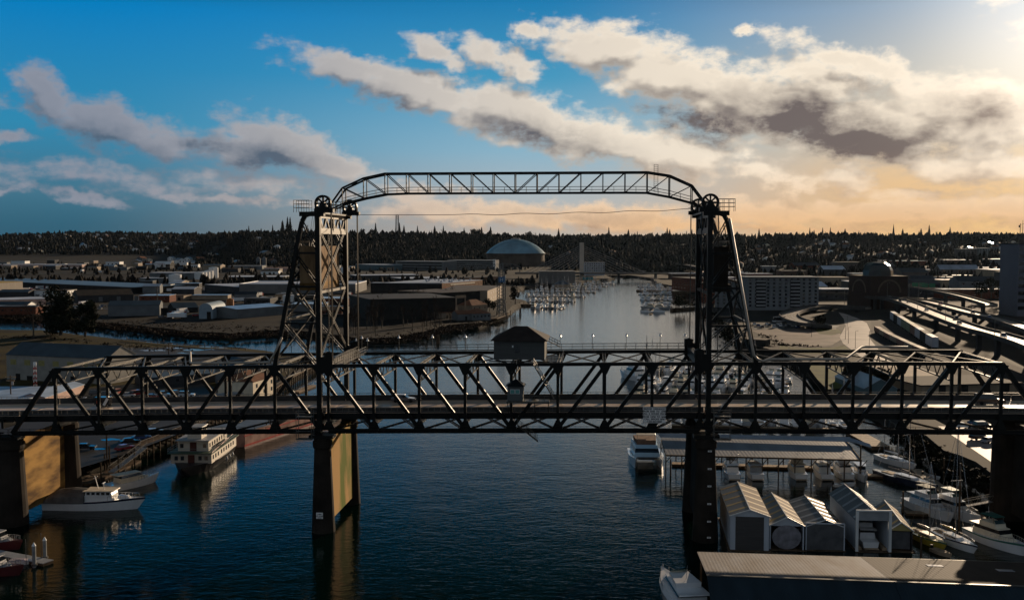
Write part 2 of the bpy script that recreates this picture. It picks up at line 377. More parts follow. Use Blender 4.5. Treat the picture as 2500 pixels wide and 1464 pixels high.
def empty(name, loc=(0, 0, 0), rz=0, **tg):
    o = bpy.data.objects.new(name, None); COL.objects.link(o); o.location = loc; o.rotation_euler = (0, 0, rz); o.empty_display_size = .5
    for k, v in tg.items(): o[k] = v
    return o
KIDS = {}
def kids(o):
    return [c for c in bpy.data.objects if c.parent == o]
def tree_of(o): return (o, [tree_of(c) for c in kids(o)])
def copy_tree(t, loc=None, rz=None, parent=None, scale=None, **tg):
    o, ch = t; c = o.copy(); COL.objects.link(c); c.parent = parent
    if loc is not None: c.location = loc
    if rz is not None: c.rotation_euler = (0, 0, rz)
    if scale is not None: c.scale = scale if hasattr(scale, '__len__') else (scale,) * 3
    for k, v in tg.items(): c[k] = v
    for x in ch: copy_tree(x, parent=c)
    return c
ONES = 'first second third fourth fifth sixth seventh eighth ninth tenth eleventh twelfth thirteenth fourteenth fifteenth sixteenth seventeenth eighteenth nineteenth'.split()
TENS = {2: 'twenty', 3: 'thirty', 4: 'forty', 5: 'fifty', 6: 'sixty', 7: 'seventy', 8: 'eighty', 9: 'ninety'}
def ordw(n):
    if n < 20: return ONES[n - 1]
    t, u = divmod(n, 10)
    return (TENS[t][:-1] + 'ieth') if u == 0 else TENS[t] + '-' + ONES[u - 1]
REG = []          # (object, phrase, zone, sort key): labels are written at the end
def reg(o, phrase, zone, key, cat, group=None):
    REG.append((o, phrase, zone, key)); o['category'] = cat
    if group: o['group'] = group
    return o
def finish_labels():
    byk = {}
    for o, p, z, k in REG: byk.setdefault((p, z), []).append((k, o))
    for (p, z), l in byk.items():
        l.sort(key=lambda t: t[0])
        for i, (k, o) in enumerate(l):
            o['label'] = f'{p} {z}' if len(l) == 1 else f'{p} {z}, {ordw(i + 1)} from the left'

# ------------------------------------------------------------------ setting: water, land, hills
def water():
    m = bpy.data.materials.new('harbour_water'); m.use_nodes = True; nt = m.node_tree; N = nt.nodes; L = nt.links
    b = N['Principled BSDF']; b.inputs['Base Color'].default_value = (.0006, .0060, .0042, 1); b.inputs['Roughness'].default_value = .06
    b.inputs['IOR'].default_value = 1.17
    tc = N.new('ShaderNodeTexCoord'); h = None
    for sc, st, wt in ((.085, (1, 1.5, 1), .55), (.42, (1, 1.9, 1), .38), (1.6, (1, 1.8, 1), .13)):
        mp = N.new('ShaderNodeMapping'); mp.inputs['Scale'].default_value = st; mp.inputs['Rotation'].default_value = (0, 0, R(14)); L.new(tc.outputs['Object'], mp.inputs[0])
        n = N.new('ShaderNodeTexNoise'); n.inputs['Scale'].default_value = sc; n.inputs['Detail'].default_value = 3; n.inputs['Distortion'].default_value = .6; L.new(mp.outputs[0], n.inputs[0])
        k = N.new('ShaderNodeMath'); k.operation = 'MULTIPLY_ADD'; L.new(n.outputs[0], k.inputs[0]); k.inputs[1].default_value = wt
        if h is None: k.inputs[2].default_value = 0
        else: L.new(h, k.inputs[2])
        h = k.outputs[0]
    bp = N.new('ShaderNodeBump'); bp.inputs['Strength'].default_value = .85; bp.inputs['Distance'].default_value = .16
    L.new(h, bp.inputs['Height']); L.new(bp.outputs[0], b.inputs['Normal'])
    mb = MB(); mb.add([(-4000, -600, 0), (5000, -600, 0), (5000, 1700, 0), (-4000, 1700, 0)], [(0, 1, 2, 3)])
    mb.build('water', m, kind='structure')
water()

def land(name, pix, z=3.0, m=LAND, extra=None, slope=2.5):
    """ground slab from photo pixels of its edge at the waterline, with a sloped rocky bank"""
    pts = []
    for p in pix:
        if len(p) == 3: pts.append(Vector((p[1], p[2], 0)))      # ('w', x, y) world point
        else: pts.append(G(p[0], p[1], 0))
    n = len(pts)
    ar = sum(pts[i].x * pts[(i + 1) % n].y - pts[(i + 1) % n].x * pts[i].y for i in range(n))
    if ar < 0: pts = pts[::-1]
    # subdivide and roughen the shoreline
    fine = []
    for i in range(n):
        a, b = pts[i], pts[(i + 1) % n]; k = max(1, min(30, int((b - a).length / 7)))
        for j in range(k):
            p = a.lerp(b, j / k)
            if k > 1 and p.y < 1400: p = p + Vector((noise.noise(p * .06) * 2.6, noise.noise(p * .06 + Vector((9, 3, 0))) * 2.6, 0))
            fine.append(p)
    n = len(fine); mb = MB(); inner = []
    for i in range(n):
        a, c = fine[i - 1], fine[(i + 1) % n]; d = (c - a); nn = Vector((-d.y, d.x, 0)).normalized()
        inner.append(fine[i] + nn * slope)
    vs = [(p.x, p.y, -1.2) for p in fine] + [(p.x, p.y, .25) for p in fine] + [(p.x, p.y, z) for p in inner]
    fs = []
    for i in range(n):
        j = (i + 1) % n; fs += [(i, j, n + j, n + i), (n + i, n + j, 2 * n + j, 2 * n + i)]
    mb.add(vs, fs, BANK)
    from mathutils.geometry import tessellate_polygon
    tris = tessellate_polygon([[Vector((p.x, p.y, 0)) for p in inner]])
    tt = []
    for t in tris:
        a, b, c = [inner[i] for i in t]
        cr = (b - a).cross(c - a).z
        tt.append(tuple(t) if cr > 0 else tuple(t)[::-1])
    mb.add([(p.x, p.y, z) for p in inner], tt, m)
    return mb.build(name, m, kind='structure')

def sheet(name, pix, z, m, kind='structure', world_pts=False):
    pts = [Vector(p) for p in pix] if world_pts else [G(p[0], p[1], z) for p in pix]
    from mathutils.geometry import tessellate_polygon
    tris = tessellate_polygon([[Vector((p.x, p.y, 0)) for p in pts]])
    tt = []
    for t in tris:
        a, b, c = [pts[i] for i in t]; cr = (Vector((b.x, b.y, 0)) - Vector((a.x, a.y, 0))).cross(Vector((c.x, c.y, 0)) - Vector((a.x, a.y, 0))).z
        tt.append(tuple(t) if cr > 0 else tuple(t)[::-1])
    mb = MB(); mb.add([(p.x, p.y, z) for p in pts], tt); return mb.build(name, m, kind=kind)

# far tideflats beyond the side channel, ending at the waterway on the right
land('tideflats_ground', [(-900, 768), (0, 776), (110, 781), (230, 798), (340, 808), (430, 820), (560, 828), (650, 820), (720, 820), (800, 830), (880, 842), (960, 838), (1040, 822), (1100, 806), (1170, 800),
      (1215, 783), (1240, 776), (1262, 752), (1290, 742), (1262, 735), (1250, 722), (1280, 706), (1330, 700), (1390, 695), (1440, 690), (1500, 684), ('w', 140, 1520), ('w', -3000, 1520), ('w', -3000, 700)])
land('near_peninsula', [(-900, 818), (0, 816), (110, 818), (230, 832), (330, 845), (450, 855), (590, 863), (655, 870), (690, 878), (790, 893), (760, 910), (700, 940), (600, 1000), (480, 1058), (395, 1092), (300, 1130), (215, 1160), (120, 1172), (0, 1180), (-900, 1200)], m=GRASS)
land('west_shore', [(1588, 684), (1600, 697), (1655, 706), (1700, 722), (1738, 745), (1738, 780), (1762, 800), (1790, 822), (1800, 850), (1880, 872), (1960, 915), (2040, 965), (2110, 1010), (2180, 1062), (2260, 1110), (2350, 1160), (2430, 1215), (2520, 1290), (2700, 1420), ('w', 400, 100), ('w', 2600, 100), ('w', 2600, 1520), ('w', 170, 1520)])

def hill_h(x, y):
    if y < 800: return 3
    px = 1250 + F * x / y
    def lerp(tab, t):
        if t <= tab[0][0]: return tab[0][1]
        for (a, va), (b, vb) in zip(tab, tab[1:]):
            if t <= b: return va + (vb - va) * (t - a) / (b - a)
        return tab[-1][1]
    ys = lerp([(-800, 2700), (480, 2600), (620, 2000), (1100, 2050), (1350, 2000), (1500, 1750), (1800, 1250), (2000, 1020), (2500, 900), (3300, 800)], px)
    yr = lerp([(-800, 4600), (430, 4500), (600, 2900), (1100, 2900), (1500, 2700), (1800, 2500), (2500, 2200), (3300, 2000)], px)
    pr = lerp([(-800, 579), (0, 579), (60, 577), (160, 572.5), (300, 573), (420, 576), (520, 577), (620, 577), (700, 573), (760, 571), (900, 576), (1200, 577), (1500, 582), (1850, 583), (2200, 584), (2500, 585), (3300, 586)], px)
    zr = CAM_H + (590 - pr) / F * yr
    t = (y - ys) / (yr - ys); t = max(0, min(1, t))
    s = (t * t * (3 - 2 * t)) * .45 + (t ** .8) * .55 if t > 0 else 0
    h = 3 + (zr - 3) * s
    if t >= 1: h = zr - (y - yr) * .002
    h += noise.noise(Vector((x * .004, y * .004, 0))) * 7 * min(1, t * 3) * (1 if t < .9 else .25)
    return h
def hills():
    vs = []; fs = []; tx = [(-1300 + 47 * i) for i in range(112)]   # directions (photo px)
    ysl = [1510, 1600, 1750, 1900, 2000, 2100, 2200, 2300, 2400, 2500, 2600, 2700, 2800, 2900, 3050, 3250, 3500, 3800, 4100, 4400, 4700, 5200, 7000, 12000, 30000]
    for y in ysl:
        for t in tx: x = (t - 1250) / F * y; vs.append((x, y, hill_h(x, y) if y < 9000 else 60))
    n = len(tx)
    for i in range(len(ysl) - 1):
        for j in range(n - 1): fs.append((i * n + j, i * n + j + 1, (i + 1) * n + j + 1, (i + 1) * n + j))
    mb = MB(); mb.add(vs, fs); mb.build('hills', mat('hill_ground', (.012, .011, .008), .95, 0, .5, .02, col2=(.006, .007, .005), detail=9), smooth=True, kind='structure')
    # the nearer rise behind downtown, right of the highway
    vs = []; fs = []; tx = [(1730 + 30 * i) for i in range(64)]; ysl = [830 + 31 * i for i in range(23)]
    for y in ysl:
        for t in tx:
            x = (t - 1250) / F * y; vs.append((x, y, max(2.9, hill_h(x, y) + (.25 if y < 1500 else 0.0))))
    n = len(tx)
    for i in range(len(ysl) - 1):
        for j in range(n - 1): fs.append((i * n + j, i * n + j + 1, (i + 1) * n + j + 1, (i + 1) * n + j))
    mb = MB(); mb.add(vs, fs); mb.build('downtown_slope', mat('slope_ground', (.026, .021, .017), .9, 0, .5, .03, col2=(.009, .009, .008), detail=9), smooth=True, kind='structure')
hills()

# ------------------------------------------------------------------ the lift bridge (local frame: u along, v across away from the viewer, z up)
BA = R(4.6)
OB = Vector((-34.416, 182.0, 0))
W = 20.0
def ztop(u): return 29.85 + .0195 * u - .000055 * u * u
def zbot(u): return ztop(u) - 11.72
def zdeck(u): return zbot(u) + 2.85
def bw(u, v, z=0.0):            # bridge frame -> world
    return Vector((OB.x + u * math.cos(BA) + v * math.sin(BA), OB.y - u * math.sin(BA) + v * math.cos(BA), z))
def bthing(name, label, cat, **k):
    return empty(name, OB, -BA, label=label, category=cat, **k)

P_ = 8.2
def truss(th, nodes, v, end_left=None, end_right=None, diag='down_right', pat=None, lac=False):
    """nodes = list of u of panel points; builds parts of one truss plane at offset v"""
    a, b = nodes[0], nodes[-1]
    ch = MB(); seg = 6
    for i in range(len(nodes) - 1):
        u0, u1 = nodes[i], nodes[i + 1]
        ch.bar((u0, v, ztop(u0)), (u1, v, ztop(u1)), .5, .6)
    ch.build('top_chord', STEEL, th)
    cb = MB(); lo = [*( [end_left] if end_left is not None else []), *nodes, *([end_right] if end_right is not None else [])]
    for i in range(len(lo) - 1):
        u0, u1 = lo[i], lo[i + 1]
        cb.bar((u0, v, zbot(u0)), (u1, v, zbot(u1)), .55, .8)
    cb.build('bottom_chord', STEEL, th)
    for i, u in enumerate(nodes):
        hv = MB(); hv.bar((u, v, zbot(u) + .4), (u, v, ztop(u) - .3), .50, .46, up=(0, 1, 0)); gp = hv
        for (zz, sg) in ((ztop(u), -1), (zbot(u), 1)):
            hw = 1.05; z1 = zz + sg * 1.25
            for dv in (-.31, .31):
                gp.add([(u - hw, v + dv, zz + sg * .25), (u + hw, v + dv, zz + sg * .25), (u + .36, v + dv, z1 + sg * .5), (u - .36, v + dv, z1 + sg * .5)], [(0, 1, 2, 3)] if (dv > 0) != (sg > 0) else [(3, 2, 1, 0)])
        hv.build('post', STEEL, th)
    for i in range(len(nodes) - 1):
        c = pat[i] if pat else '\\'
        u0, u1 = nodes[i], nodes[i + 1]
        for q in c:
            d = MB()
            if q == '\\': p, r = (u0, v, ztop(u0) - .3), (u1, v, zbot(u1) + .3)
            else: p, r = (u0, v, zbot(u0) + .3), (u1, v, ztop(u1) - .3)
            if lac: d.laced(p, r, .62, .5, .15, 1.0)
            else: d.bar(p, r, .62, .50, up=(0, 1, 0))
            d.build('diagonal', STEEL, th)
    for e, u in ((end_left, a), (end_right, b)):
        if e is None: continue
        d = MB(); d.bar((e, v, zbot(e)), (u, v, ztop(u)), .8, .55, up=(0, 1, 0)); d.build('end_post', STEEL, th)

def laterals(th, nodes, lit=STEEL2, sway=True):
    lt = MB()
    for i in range(len(nodes)):
        u = nodes[i]; z = ztop(u) - .1
        lt.laced((u, .3, z), (u, W - .3, z), .5, .3, .1, 1.4, up=(0, 0, 1))
        if i < len(nodes) - 1:
            u1 = nodes[i + 1]; z1 = ztop(u1) - .1
            lt.bar((u, .3, z), (u1, W - .3, z1), .26, .2); lt.bar((u, W - .3, z), (u1, .3, z1), .26, .2)
    lt.build('top_bracing', lit, th)
    if sway:
        sb = MB()
        for u in nodes:
            z = ztop(u) - .35; zl = z - 2.6
            sb.bar((u, .3, zl), (u, W - .3, zl), .24, .24)
            k = 8
            for j in range(k):
                v0 = .3 + (W - .6) * j / k; v1 = .3 + (W - .6) * (j + 1) / k
                sb.bar((u, v0, zl if j % 2 else z), (u, v1, z if j % 2 else zl), .16, .16)
        sb.build('sway_frame', lit, th)

def deck_parts(th, u0, u1, nodes, far_rail=True):
    n = max(2, int((u1 - u0) / 6)); us = [u0 + (u1 - u0) * i / n for i in range(n + 1)]
    def strip(v0, v1, h0, h1, m, name):
        mb = MB()
        for i in range(n):
            a, b = us[i], us[i + 1]
            vs = [(a, v0, zdeck(a) + h0), (b, v0, zdeck(b) + h0), (b, v1, zdeck(b) + h0), (a, v1, zdeck(a) + h0), (a, v0, zdeck(a) + h1), (b, v0, zdeck(b) + h1), (b, v1, zdeck(b) + h1), (a, v1, zdeck(a) + h1)]
            mb.add(vs, [(3, 2, 1, 0), (4, 5, 6, 7), (0, 1, 5, 4), (1, 2, 6, 5), (2, 3, 7, 6), (3, 0, 4, 7)])
        return mb.build(name, m, th)
    strip(1.2, W - 1.2, -.35, 0, DECK, 'road_deck')
    mk = MB()
    for v in (W / 2 - .18, W / 2 + .18):
        for i in range(n):
            a, b = us[i], us[i + 1]
            mk.add([(a, v - .06, zdeck(a) + .005), (b, v - .06, zdeck(b) + .005), (b, v + .06, zdeck(b) + .005), (a, v + .06, zdeck(a) + .005)], [(0, 1, 2, 3)])
    mk.build('centre_line', YELLOW, th)
    strip(2.6, 3.0, .002, .95, BARR, 'concrete_barrier'); strip(W - 3.0, W - 2.6, .002, 1.05, BARR, 'concrete_barrier')
    strip(.95, 1.18, -.9, .15, STEEL, 'stringer'); strip(W - 1.18, W - .95, -.9, .15, STEEL, 'stringer')
    for v in (.9, W - .9):
        rl = MB()
        for i in range(n):
            a, b = us[i], us[i + 1]
            for h in (.55, 1.15): rl.bar((a, v, zdeck(a) + h), (b, v, zdeck(b) + h), .07)
        k = int((u1 - u0) / 1.1)
        for i in range(k + 1):
            u = u0 + (u1 - u0) * i / k; rl.bar((u, v, zdeck(u) + .1), (u, v, zdeck(u) + 1.15), .05)
        rl.build('railing', STEELL, th)
    fb = MB()
    for u in nodes:
        z = zdeck(u) - .4
        fb.lh((u - .2, .4, z - 1.6), (u + .2, W - .4, z))
    for v in (3, 6, 10, 14, 17):
        for i in range(n):
            a, b = us[i], us[i + 1]; fb.bar((a, v, zdeck(a) - .75), (b, v, zdeck(b) - .75), .25, .7)
    fb.build('floor_beam', STEEL, th)
    bb = MB()
    for i in range(len(nodes) - 1):
        a, b = nodes[i], nodes[i + 1]
        bb.laced((a, .3, zbot(a)), (b, W - .3, zbot(b)), .5, .2, .12, 1.0, up=(0, 0, 1)); bb.laced((a, W - .3, zbot(a)), (b, .3, zbot(b)), .5, .2, .12, 1.0, up=(0, 0, 1))
    bb.build('bottom_bracing', STEEL, th)
    # inspection walkway along the lower chord
    wk = MB()
    for v in (-.75,):
        for i in range(n):
            a, b = us[i], us[i + 1]
            wk.bar((a, v, zbot(a) - .1), (b, v, zbot(b) - .1), .9, .08)
            for h in (.5, 1.0): wk.bar((a, v - .4, zbot(a) + h), (b, v - .4, zbot(b) + h), .045)
        k = int((u1 - u0) / 2)
        for i in range(k + 1):
            u = u0 + (u1 - u0) * i / k; wk.bar((u, v - .4, zbot(u) - .1), (u, v - .4, zbot(u) + 1.0), .05)
            wk.bar((u, v - .4, zbot(u) - .15), (u, .2, zbot(u) - .5), .08)
    wk.build('inspection_walkway', STEEL, th)

# ---- lift span
LN = [1.6 + P_ * k for k in range(9)]
span = bthing('lift_span', 'dark steel truss lift span hanging between the two towers over the channel', 'bridge')
for v in (0, W): truss(span, LN, v, pat=['\\'] * 4 + ['/'] * 4)
laterals(span, LN); deck_parts(span, .6, 68.2, LN)
# walkway on top of the far truss with railing
tw = MB()
for i in range(8):
    a, b = LN[i], LN[i + 1]
    tw.bar((a, W, ztop(a) + .5), (b, W, ztop(b) + .5), 1.2, .12)
    for h in (1.05, 1.6):
        for dv in (-.55, .55): tw.bar((a, W + dv, ztop(a) + h), (b, W + dv, ztop(b) + h), .06)
    for j in range(4):
        u = a + (b - a) * j / 4
        for dv in (-.55, .55): tw.bar((u, W + dv, ztop(u) + .4), (u, W + dv, ztop(u) + 1.6), .05)
tw.build('top_walkway', STEEL, span)
# cross walkway with lit railings at the left end, lifting girders at both ends
cw = MB()
for dv, hh in ((-.7, 0), (.9, 0)):
    for h in (.5, 1.0, 1.5): cw.bar((3.3 + dv, 1, ztop(3) + h), (3.3 + dv, W - 1, ztop(3) + h), .07)
    for j in range(12): cw.bar((3.3 + dv, 1 + j * 1.64, ztop(3) + .1), (3.3 + dv, 1 + j * 1.64, ztop(3) + 1.5), .07)
cw.box((3.4, W / 2, ztop(3) + .2), (1.6, W - 2, .12)); cw.build('cross_walkway', STEEL2, span)
for u in (1.6, 67.2):
    lg = MB(); s = -1 if u < 10 else 1
    lg.lh((u - .5, -.4, ztop(u) - .5), (u + .5, W + .4, ztop(u) + 1.1))
    for v in (0, W):
        lg.box((u + s * .2, v, ztop(u) + .2), (2.2, 1.0, 3.0)); lg.lathe((u - s * .1, v, ztop(u) + 1.9), [(.1, -.9), (.9, -.9), (.9, .5), (.2, .7)], 10)
    lg.build('lifting_girder', STEEL, span)

# ---- approach spans
LA = [-49.2 + P_ * k for k in range(7)]           # -49.2 ... 0
ap = bthing('approach_span', 'dark steel approach truss span left of the left tower, with slanted end posts', 'bridge', group='truss approach spans')
for v in (0, W): truss(ap, LA, v, end_left=-57.6, pat=['\\', '\\', 'X'.replace('X', '\\'), '/', '/', '\\'] if v == 0 else ['/', '\\', '\\', '/', '/', '\\'])
laterals(ap, LA); deck_parts(ap, -57.6, .4, LA)
RA = [68.6 + P_ * k for k in range(7)]
ar = bthing('approach_span', 'dark steel approach truss span right of the right tower, with sunlit top chords', 'bridge', group='truss approach spans')
for v in (0, W): truss(ar, RA, v, end_right=126.1, pat=['/', '\\', '\\', '/', '/', '/'])
laterals(ar, RA, STEEL); deck_parts(ar, 68.4, 126.1, RA)
# plain viaduct beyond the trusses at both ends
for u0, u1, w in ((-140, -57.8, 'left'), (126.3, 210, 'right')):
    t = bthing('viaduct', f'low girder road viaduct running off past the {w} end truss', 'viaduct')
    deck_parts(t, u0, u1, [u0 + 4, (u0 + u1) / 2, u1 - 2])

# ---- towers
def tower(side):
    s = side                                        # -1 left tower (rear leg to the left), 1 right tower
    uf = 0.0 if s < 0 else 68.7
    ur = uf + s * 8.15
    th = bthing('bridge_tower', f'{"left" if s < 0 else "right"} lift tower of dark riveted steel with a raking back leg', 'tower', group='lift bridge towers')
    zt = 57.0
    def rear(z):                                   # raking leg position at height z
        z0 = ztop(ur); z1 = 55.3; t = (z - z0) / (z1 - z0)
        return ur + (uf + s * 2.95 - ur) * t
    for v in (0, W):
        m = MB(); m.bar((uf, v, 17.0), (uf, v, zt - .4), .85, .95, up=(0, 1, 0)); m.build('front_leg', STEEL, th)
        m = MB(); z0 = ztop(ur)
        pts = [(ur, v, z0 - .2), (rear(54), v, 54), (rear(55.3) - s * .1, v, 55.6), (uf + s * 2.3, v, 56.6), (uf + s * 1.2, v, 57.0), (uf, v, 57.0)]
        for p, q in zip(pts, pts[1:]): m.bar(p, q, .72, .66, up=(0, 1, 0))
        m.build('raking_leg', STEEL, th)
        # side bracing
        zs = [z0, 37.5, 44.0, 50.0, 55.8]
        for z in zs[1:-1]:
            m = MB(); m.bar((uf, v, z), (rear(z), v, z), .36, .36, up=(0, 1, 0)); m.build('strut', STEEL, th)
        for i in range(4):
            m = MB(); a, b = zs[i], zs[i + 1]
            m.laced((uf, v, a + .2), (rear(b), v, b - .2), .42, .35, .14, .8, m=None) if i != 1 else m.bar((uf, v, a + .2), (rear(b), v, b - .2), .4, .35, up=(0, 1, 0))
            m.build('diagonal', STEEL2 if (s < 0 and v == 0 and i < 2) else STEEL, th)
    # front face bracing between the two front legs
    zz = [31.5, 43.0, 54.2]
    fr = MB()
    for a, b in zip(zz, zz[1:]):
        fr.laced((uf, .6, a), (uf, W - .6, b), .45, .3, .14, 1.0, up=(1, 0, 0)); fr.laced((uf, W - .6, a), (uf, .6, b), .45, .3, .14, 1.0, up=(1, 0, 0))
        fr.bar((uf, .4, b), (uf, W - .4, b), .4, .5)
    fr.build('front_bracing', STEEL2 if s < 0 else STEEL, th)  # left tower only: sun on the bracing comes from the paler steel
    bk = MB()
    for a, b in ((31, 38), (38, 45), (45, 52)):
        bk.bar((rear(a), .4, a), (rear(b), W - .4, b), .3, .3); bk.bar((rear(a), W - .4, a), (rear(b), .4, b), .3, .3); bk.bar((rear(b), .4, b), (rear(b), W - .4, b), .3, .35)
    bk.build('back_bracing', STEEL, th)
    # portal frame under the sheaves
    pf = MB()
    pf.lh((uf - .3, .3, 53.4), (uf + .3, W - .3, 54.1)); pf.lh((uf - .3, .3, 56.2), (uf + .3, W - .3, 57.0))
    k = 8
    for j in range(k):
        v0 = 1.2 + (W - 2.4) * j / k; v1 = 1.2 + (W - 2.4) * (j + 1) / k
        pf.bar((uf, v0, 54.0 if j % 2 else 56.4), (uf, v1, 56.4 if j % 2 else 54.0), .34, .34)
    for v in (.9, W / 2, W - .9): pf.bar((uf, v, 53.8), (uf, v, 56.6), .7, .5, up=(0, 1, 0))
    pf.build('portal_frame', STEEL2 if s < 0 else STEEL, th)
    tp = MB()
    for v in (0, W): tp.lh((min(uf - s * 1.2, uf + s * 3.2), v - .6, 56.5), (max(uf - s * 1.2, uf + s * 3.2), v + .6, 57.3))
    tp.lh((uf - 1.2, .3, 56.9), (uf + 1.2, W - .3, 57.2)); tp.build('top_platform', STEEL, th)
    rl = MB()
    for v in (-.9, W + .9, .9, W - .9):
        a, b = uf + s * 1.3, uf + s * 4.1
        for h in (.7, 1.35, 2.0): rl.bar((a, v, 57.3 + h), (b, v, 57.3 + h), .07)
        for j in range(4): rl.bar((a + (b - a) * j / 3, v, 57.2), (a + (b - a) * j / 3, v, 59.3), .07)
    for h in (.7, 1.35, 2.0):
        rl.bar((uf + s * 4.1, -.9, 57.3 + h), (uf + s * 4.1, .9, 57.3 + h), .07); rl.bar((uf + s * 4.1, W - .9, 57.3 + h), (uf + s * 4.1, W + .9, 57.3 + h), .07)
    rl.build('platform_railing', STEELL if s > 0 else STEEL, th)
    # sheaves: spoked wheels
    for v in (0, W):
        sh = MB(); c = Vector((uf + s * .0 - s * -.0 + (1.0 if s < 0 else -.0), v, 58.75)); rr = 1.5
        n = 32
        for dv0, dv1, r0, r1 in ((-.45, .45, 1.12, 1.5),):
            vs = []; fs = []
            for j in range(n):
                a = 2 * math.pi * j / n
                for r_, d_ in ((r0, dv0), (r1, dv0), (r1, dv1), (r0, dv1)): vs.append((c.x + r_ * math.cos(a), c.y + d_, c.z + r_ * math.sin(a)))
            for j in range(n):
                k2 = (j + 1) % n
                for q in range(4): fs.append((j * 4 + q, j * 4 + (q + 1) % 4, k2 * 4 + (q + 1) % 4, k2 * 4 + q))
            sh.add(vs, fs)
        sh.tube(c + Vector((0, -.6, 0)), c + Vector((0, .6, 0)), .42, n=14)
        for j in range(8):
            a = math.pi * j / 4; sh.bar(c, c + Vector((math.cos(a) * 1.2, 0, math.sin(a) * 1.2)), .26, .5, up=(0, 1, 0))
        sh.build('sheave', STEEL, th)
        bb = MB(); bb.add([(c.x - 1.1, v - .75, 57.2), (c.x + 1.1, v - .75, 57.2), (c.x + .3, v - .75, 59.0), (c.x - .3, v - .75, 59.0), (c.x - 1.1, v + .75, 57.2), (c.x + 1.1, v + .75, 57.2), (c.x + .3, v + .75, 59.0), (c.x - .3, v + .75, 59.0)],
                          [(3, 2, 1, 0), (4, 5, 6, 7), (0, 1, 5, 4), (1, 2, 6, 5), (2, 3, 7, 6), (3, 0, 4, 7)]); bb.box((c.x - s * .2, v, 57.5), (3.4, 1.3, .7)); bb.build('sheave_bearing', STEEL, th)
        rp = MB(); xs = c.x - s * 1.42
        for dv in (-.33, -.11, .11, .33): rp.tube((xs, v + dv, ztop(xs) + 2.4), (xs, v + dv, 58.7), .075, n=5)
        xo = c.x + s * 1.42
        for dv in (-.33, 0, .33): rp.tube((xo, v + dv, 51), (xo, v + dv, 58.7), .05, n=5)
        rp.build('lifting_rope', STEEL, th)
    # ladder in zig-zag on the front and up the back
    ld = MB()
    def ladder(p, q, w=.55):
        p = Vector(p); q = Vector(q); a = Vector((0, w / 2, 0))
        ld.bar(p - a, q - a, .07); ld.bar(p + a, q + a, .07); n = int((q - p).length / .45)
        for i in range(n): x = p.lerp(q, i / n); ld.bar(x - a, x + a, .05)
    ladder((uf - s * .4, 5.5, ztop(uf)), (uf - s * .4, 5.5, 53.5)); ladder((rear(33) - s * .5, 3, 33), (rear(55) - s * .3, 3, 55)); ladder((uf + s * 2.2, 6, 30), (uf + s * 2.2, 6, 53))
    ld.build('ladder', STEEL, th)
    # ladder cage platforms at deck level
    dk = MB()
    for z in (zdeck(uf) + .1,):
        for u in (uf + s * .8, uf + s * 3.6):
            for v in (-2.6, -1.2): dk.bar((u, v, z - 4), (u, v, z + 1.1), .08)
        for h in (-3.9, -2.5, 0, .55, 1.1): dk.bar((uf + s * .8, -2.6, z + h), (uf + s * 3.6, -2.6, z + h), .08)
        dk.lh((min(uf + s * .8, uf + s * 3.6), -2.6, z - .1), (max(uf + s * .8, uf + s * 3.6), -.9, z)); dk.lh((min(uf + s * .8, uf + s * 3.6), -2.6, z - 4.1), (max(uf + s * .8, uf + s * 3.6), -.9, z - 4))
    dk.build('service_platform', STEELL, th)
    # counterweight hangs inside the tower: a thing of its own
    cwt = bthing('counterweight', f'{"brown sunlit" if s < 0 else "shadowed dark"} concrete counterweight hanging in the {"left" if s < 0 else "right"} tower', 'counterweight')
    u0, u1 = (uf + s * .9, uf + s * 3.9); u0, u1 = min(u0, u1), max(u0, u1)
    m = MB(); m.prism([(u0, 1.8), (u1 - .5 if s > 0 else u1, 1.8), (u1, W - 1.8), (u0, W - 1.8)], 43.9, 51.2); m.build('concrete_block', CWT if s < 0 else CONCD, cwt)  # right block takes dark concrete: its shade is put into the colour
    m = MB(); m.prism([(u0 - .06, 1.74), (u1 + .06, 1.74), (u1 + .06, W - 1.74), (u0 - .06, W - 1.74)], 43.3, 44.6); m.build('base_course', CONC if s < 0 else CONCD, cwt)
    m = MB()
    for i in range(12):
        v = 2.6 + i * 1.35
        m.tube(((u0 + u1) / 2, v, 51.2), ((u0 + u1) / 2, v, 51.9), .12, n=6); m.bar(((u0 + u1) / 2, v, 51.8), (uf + s * 1.6, min(max(v, 1), W - 1), 57), .05)
    m.build('hanger_rod', STEEL2, cwt)
tower(-1); tower(1)

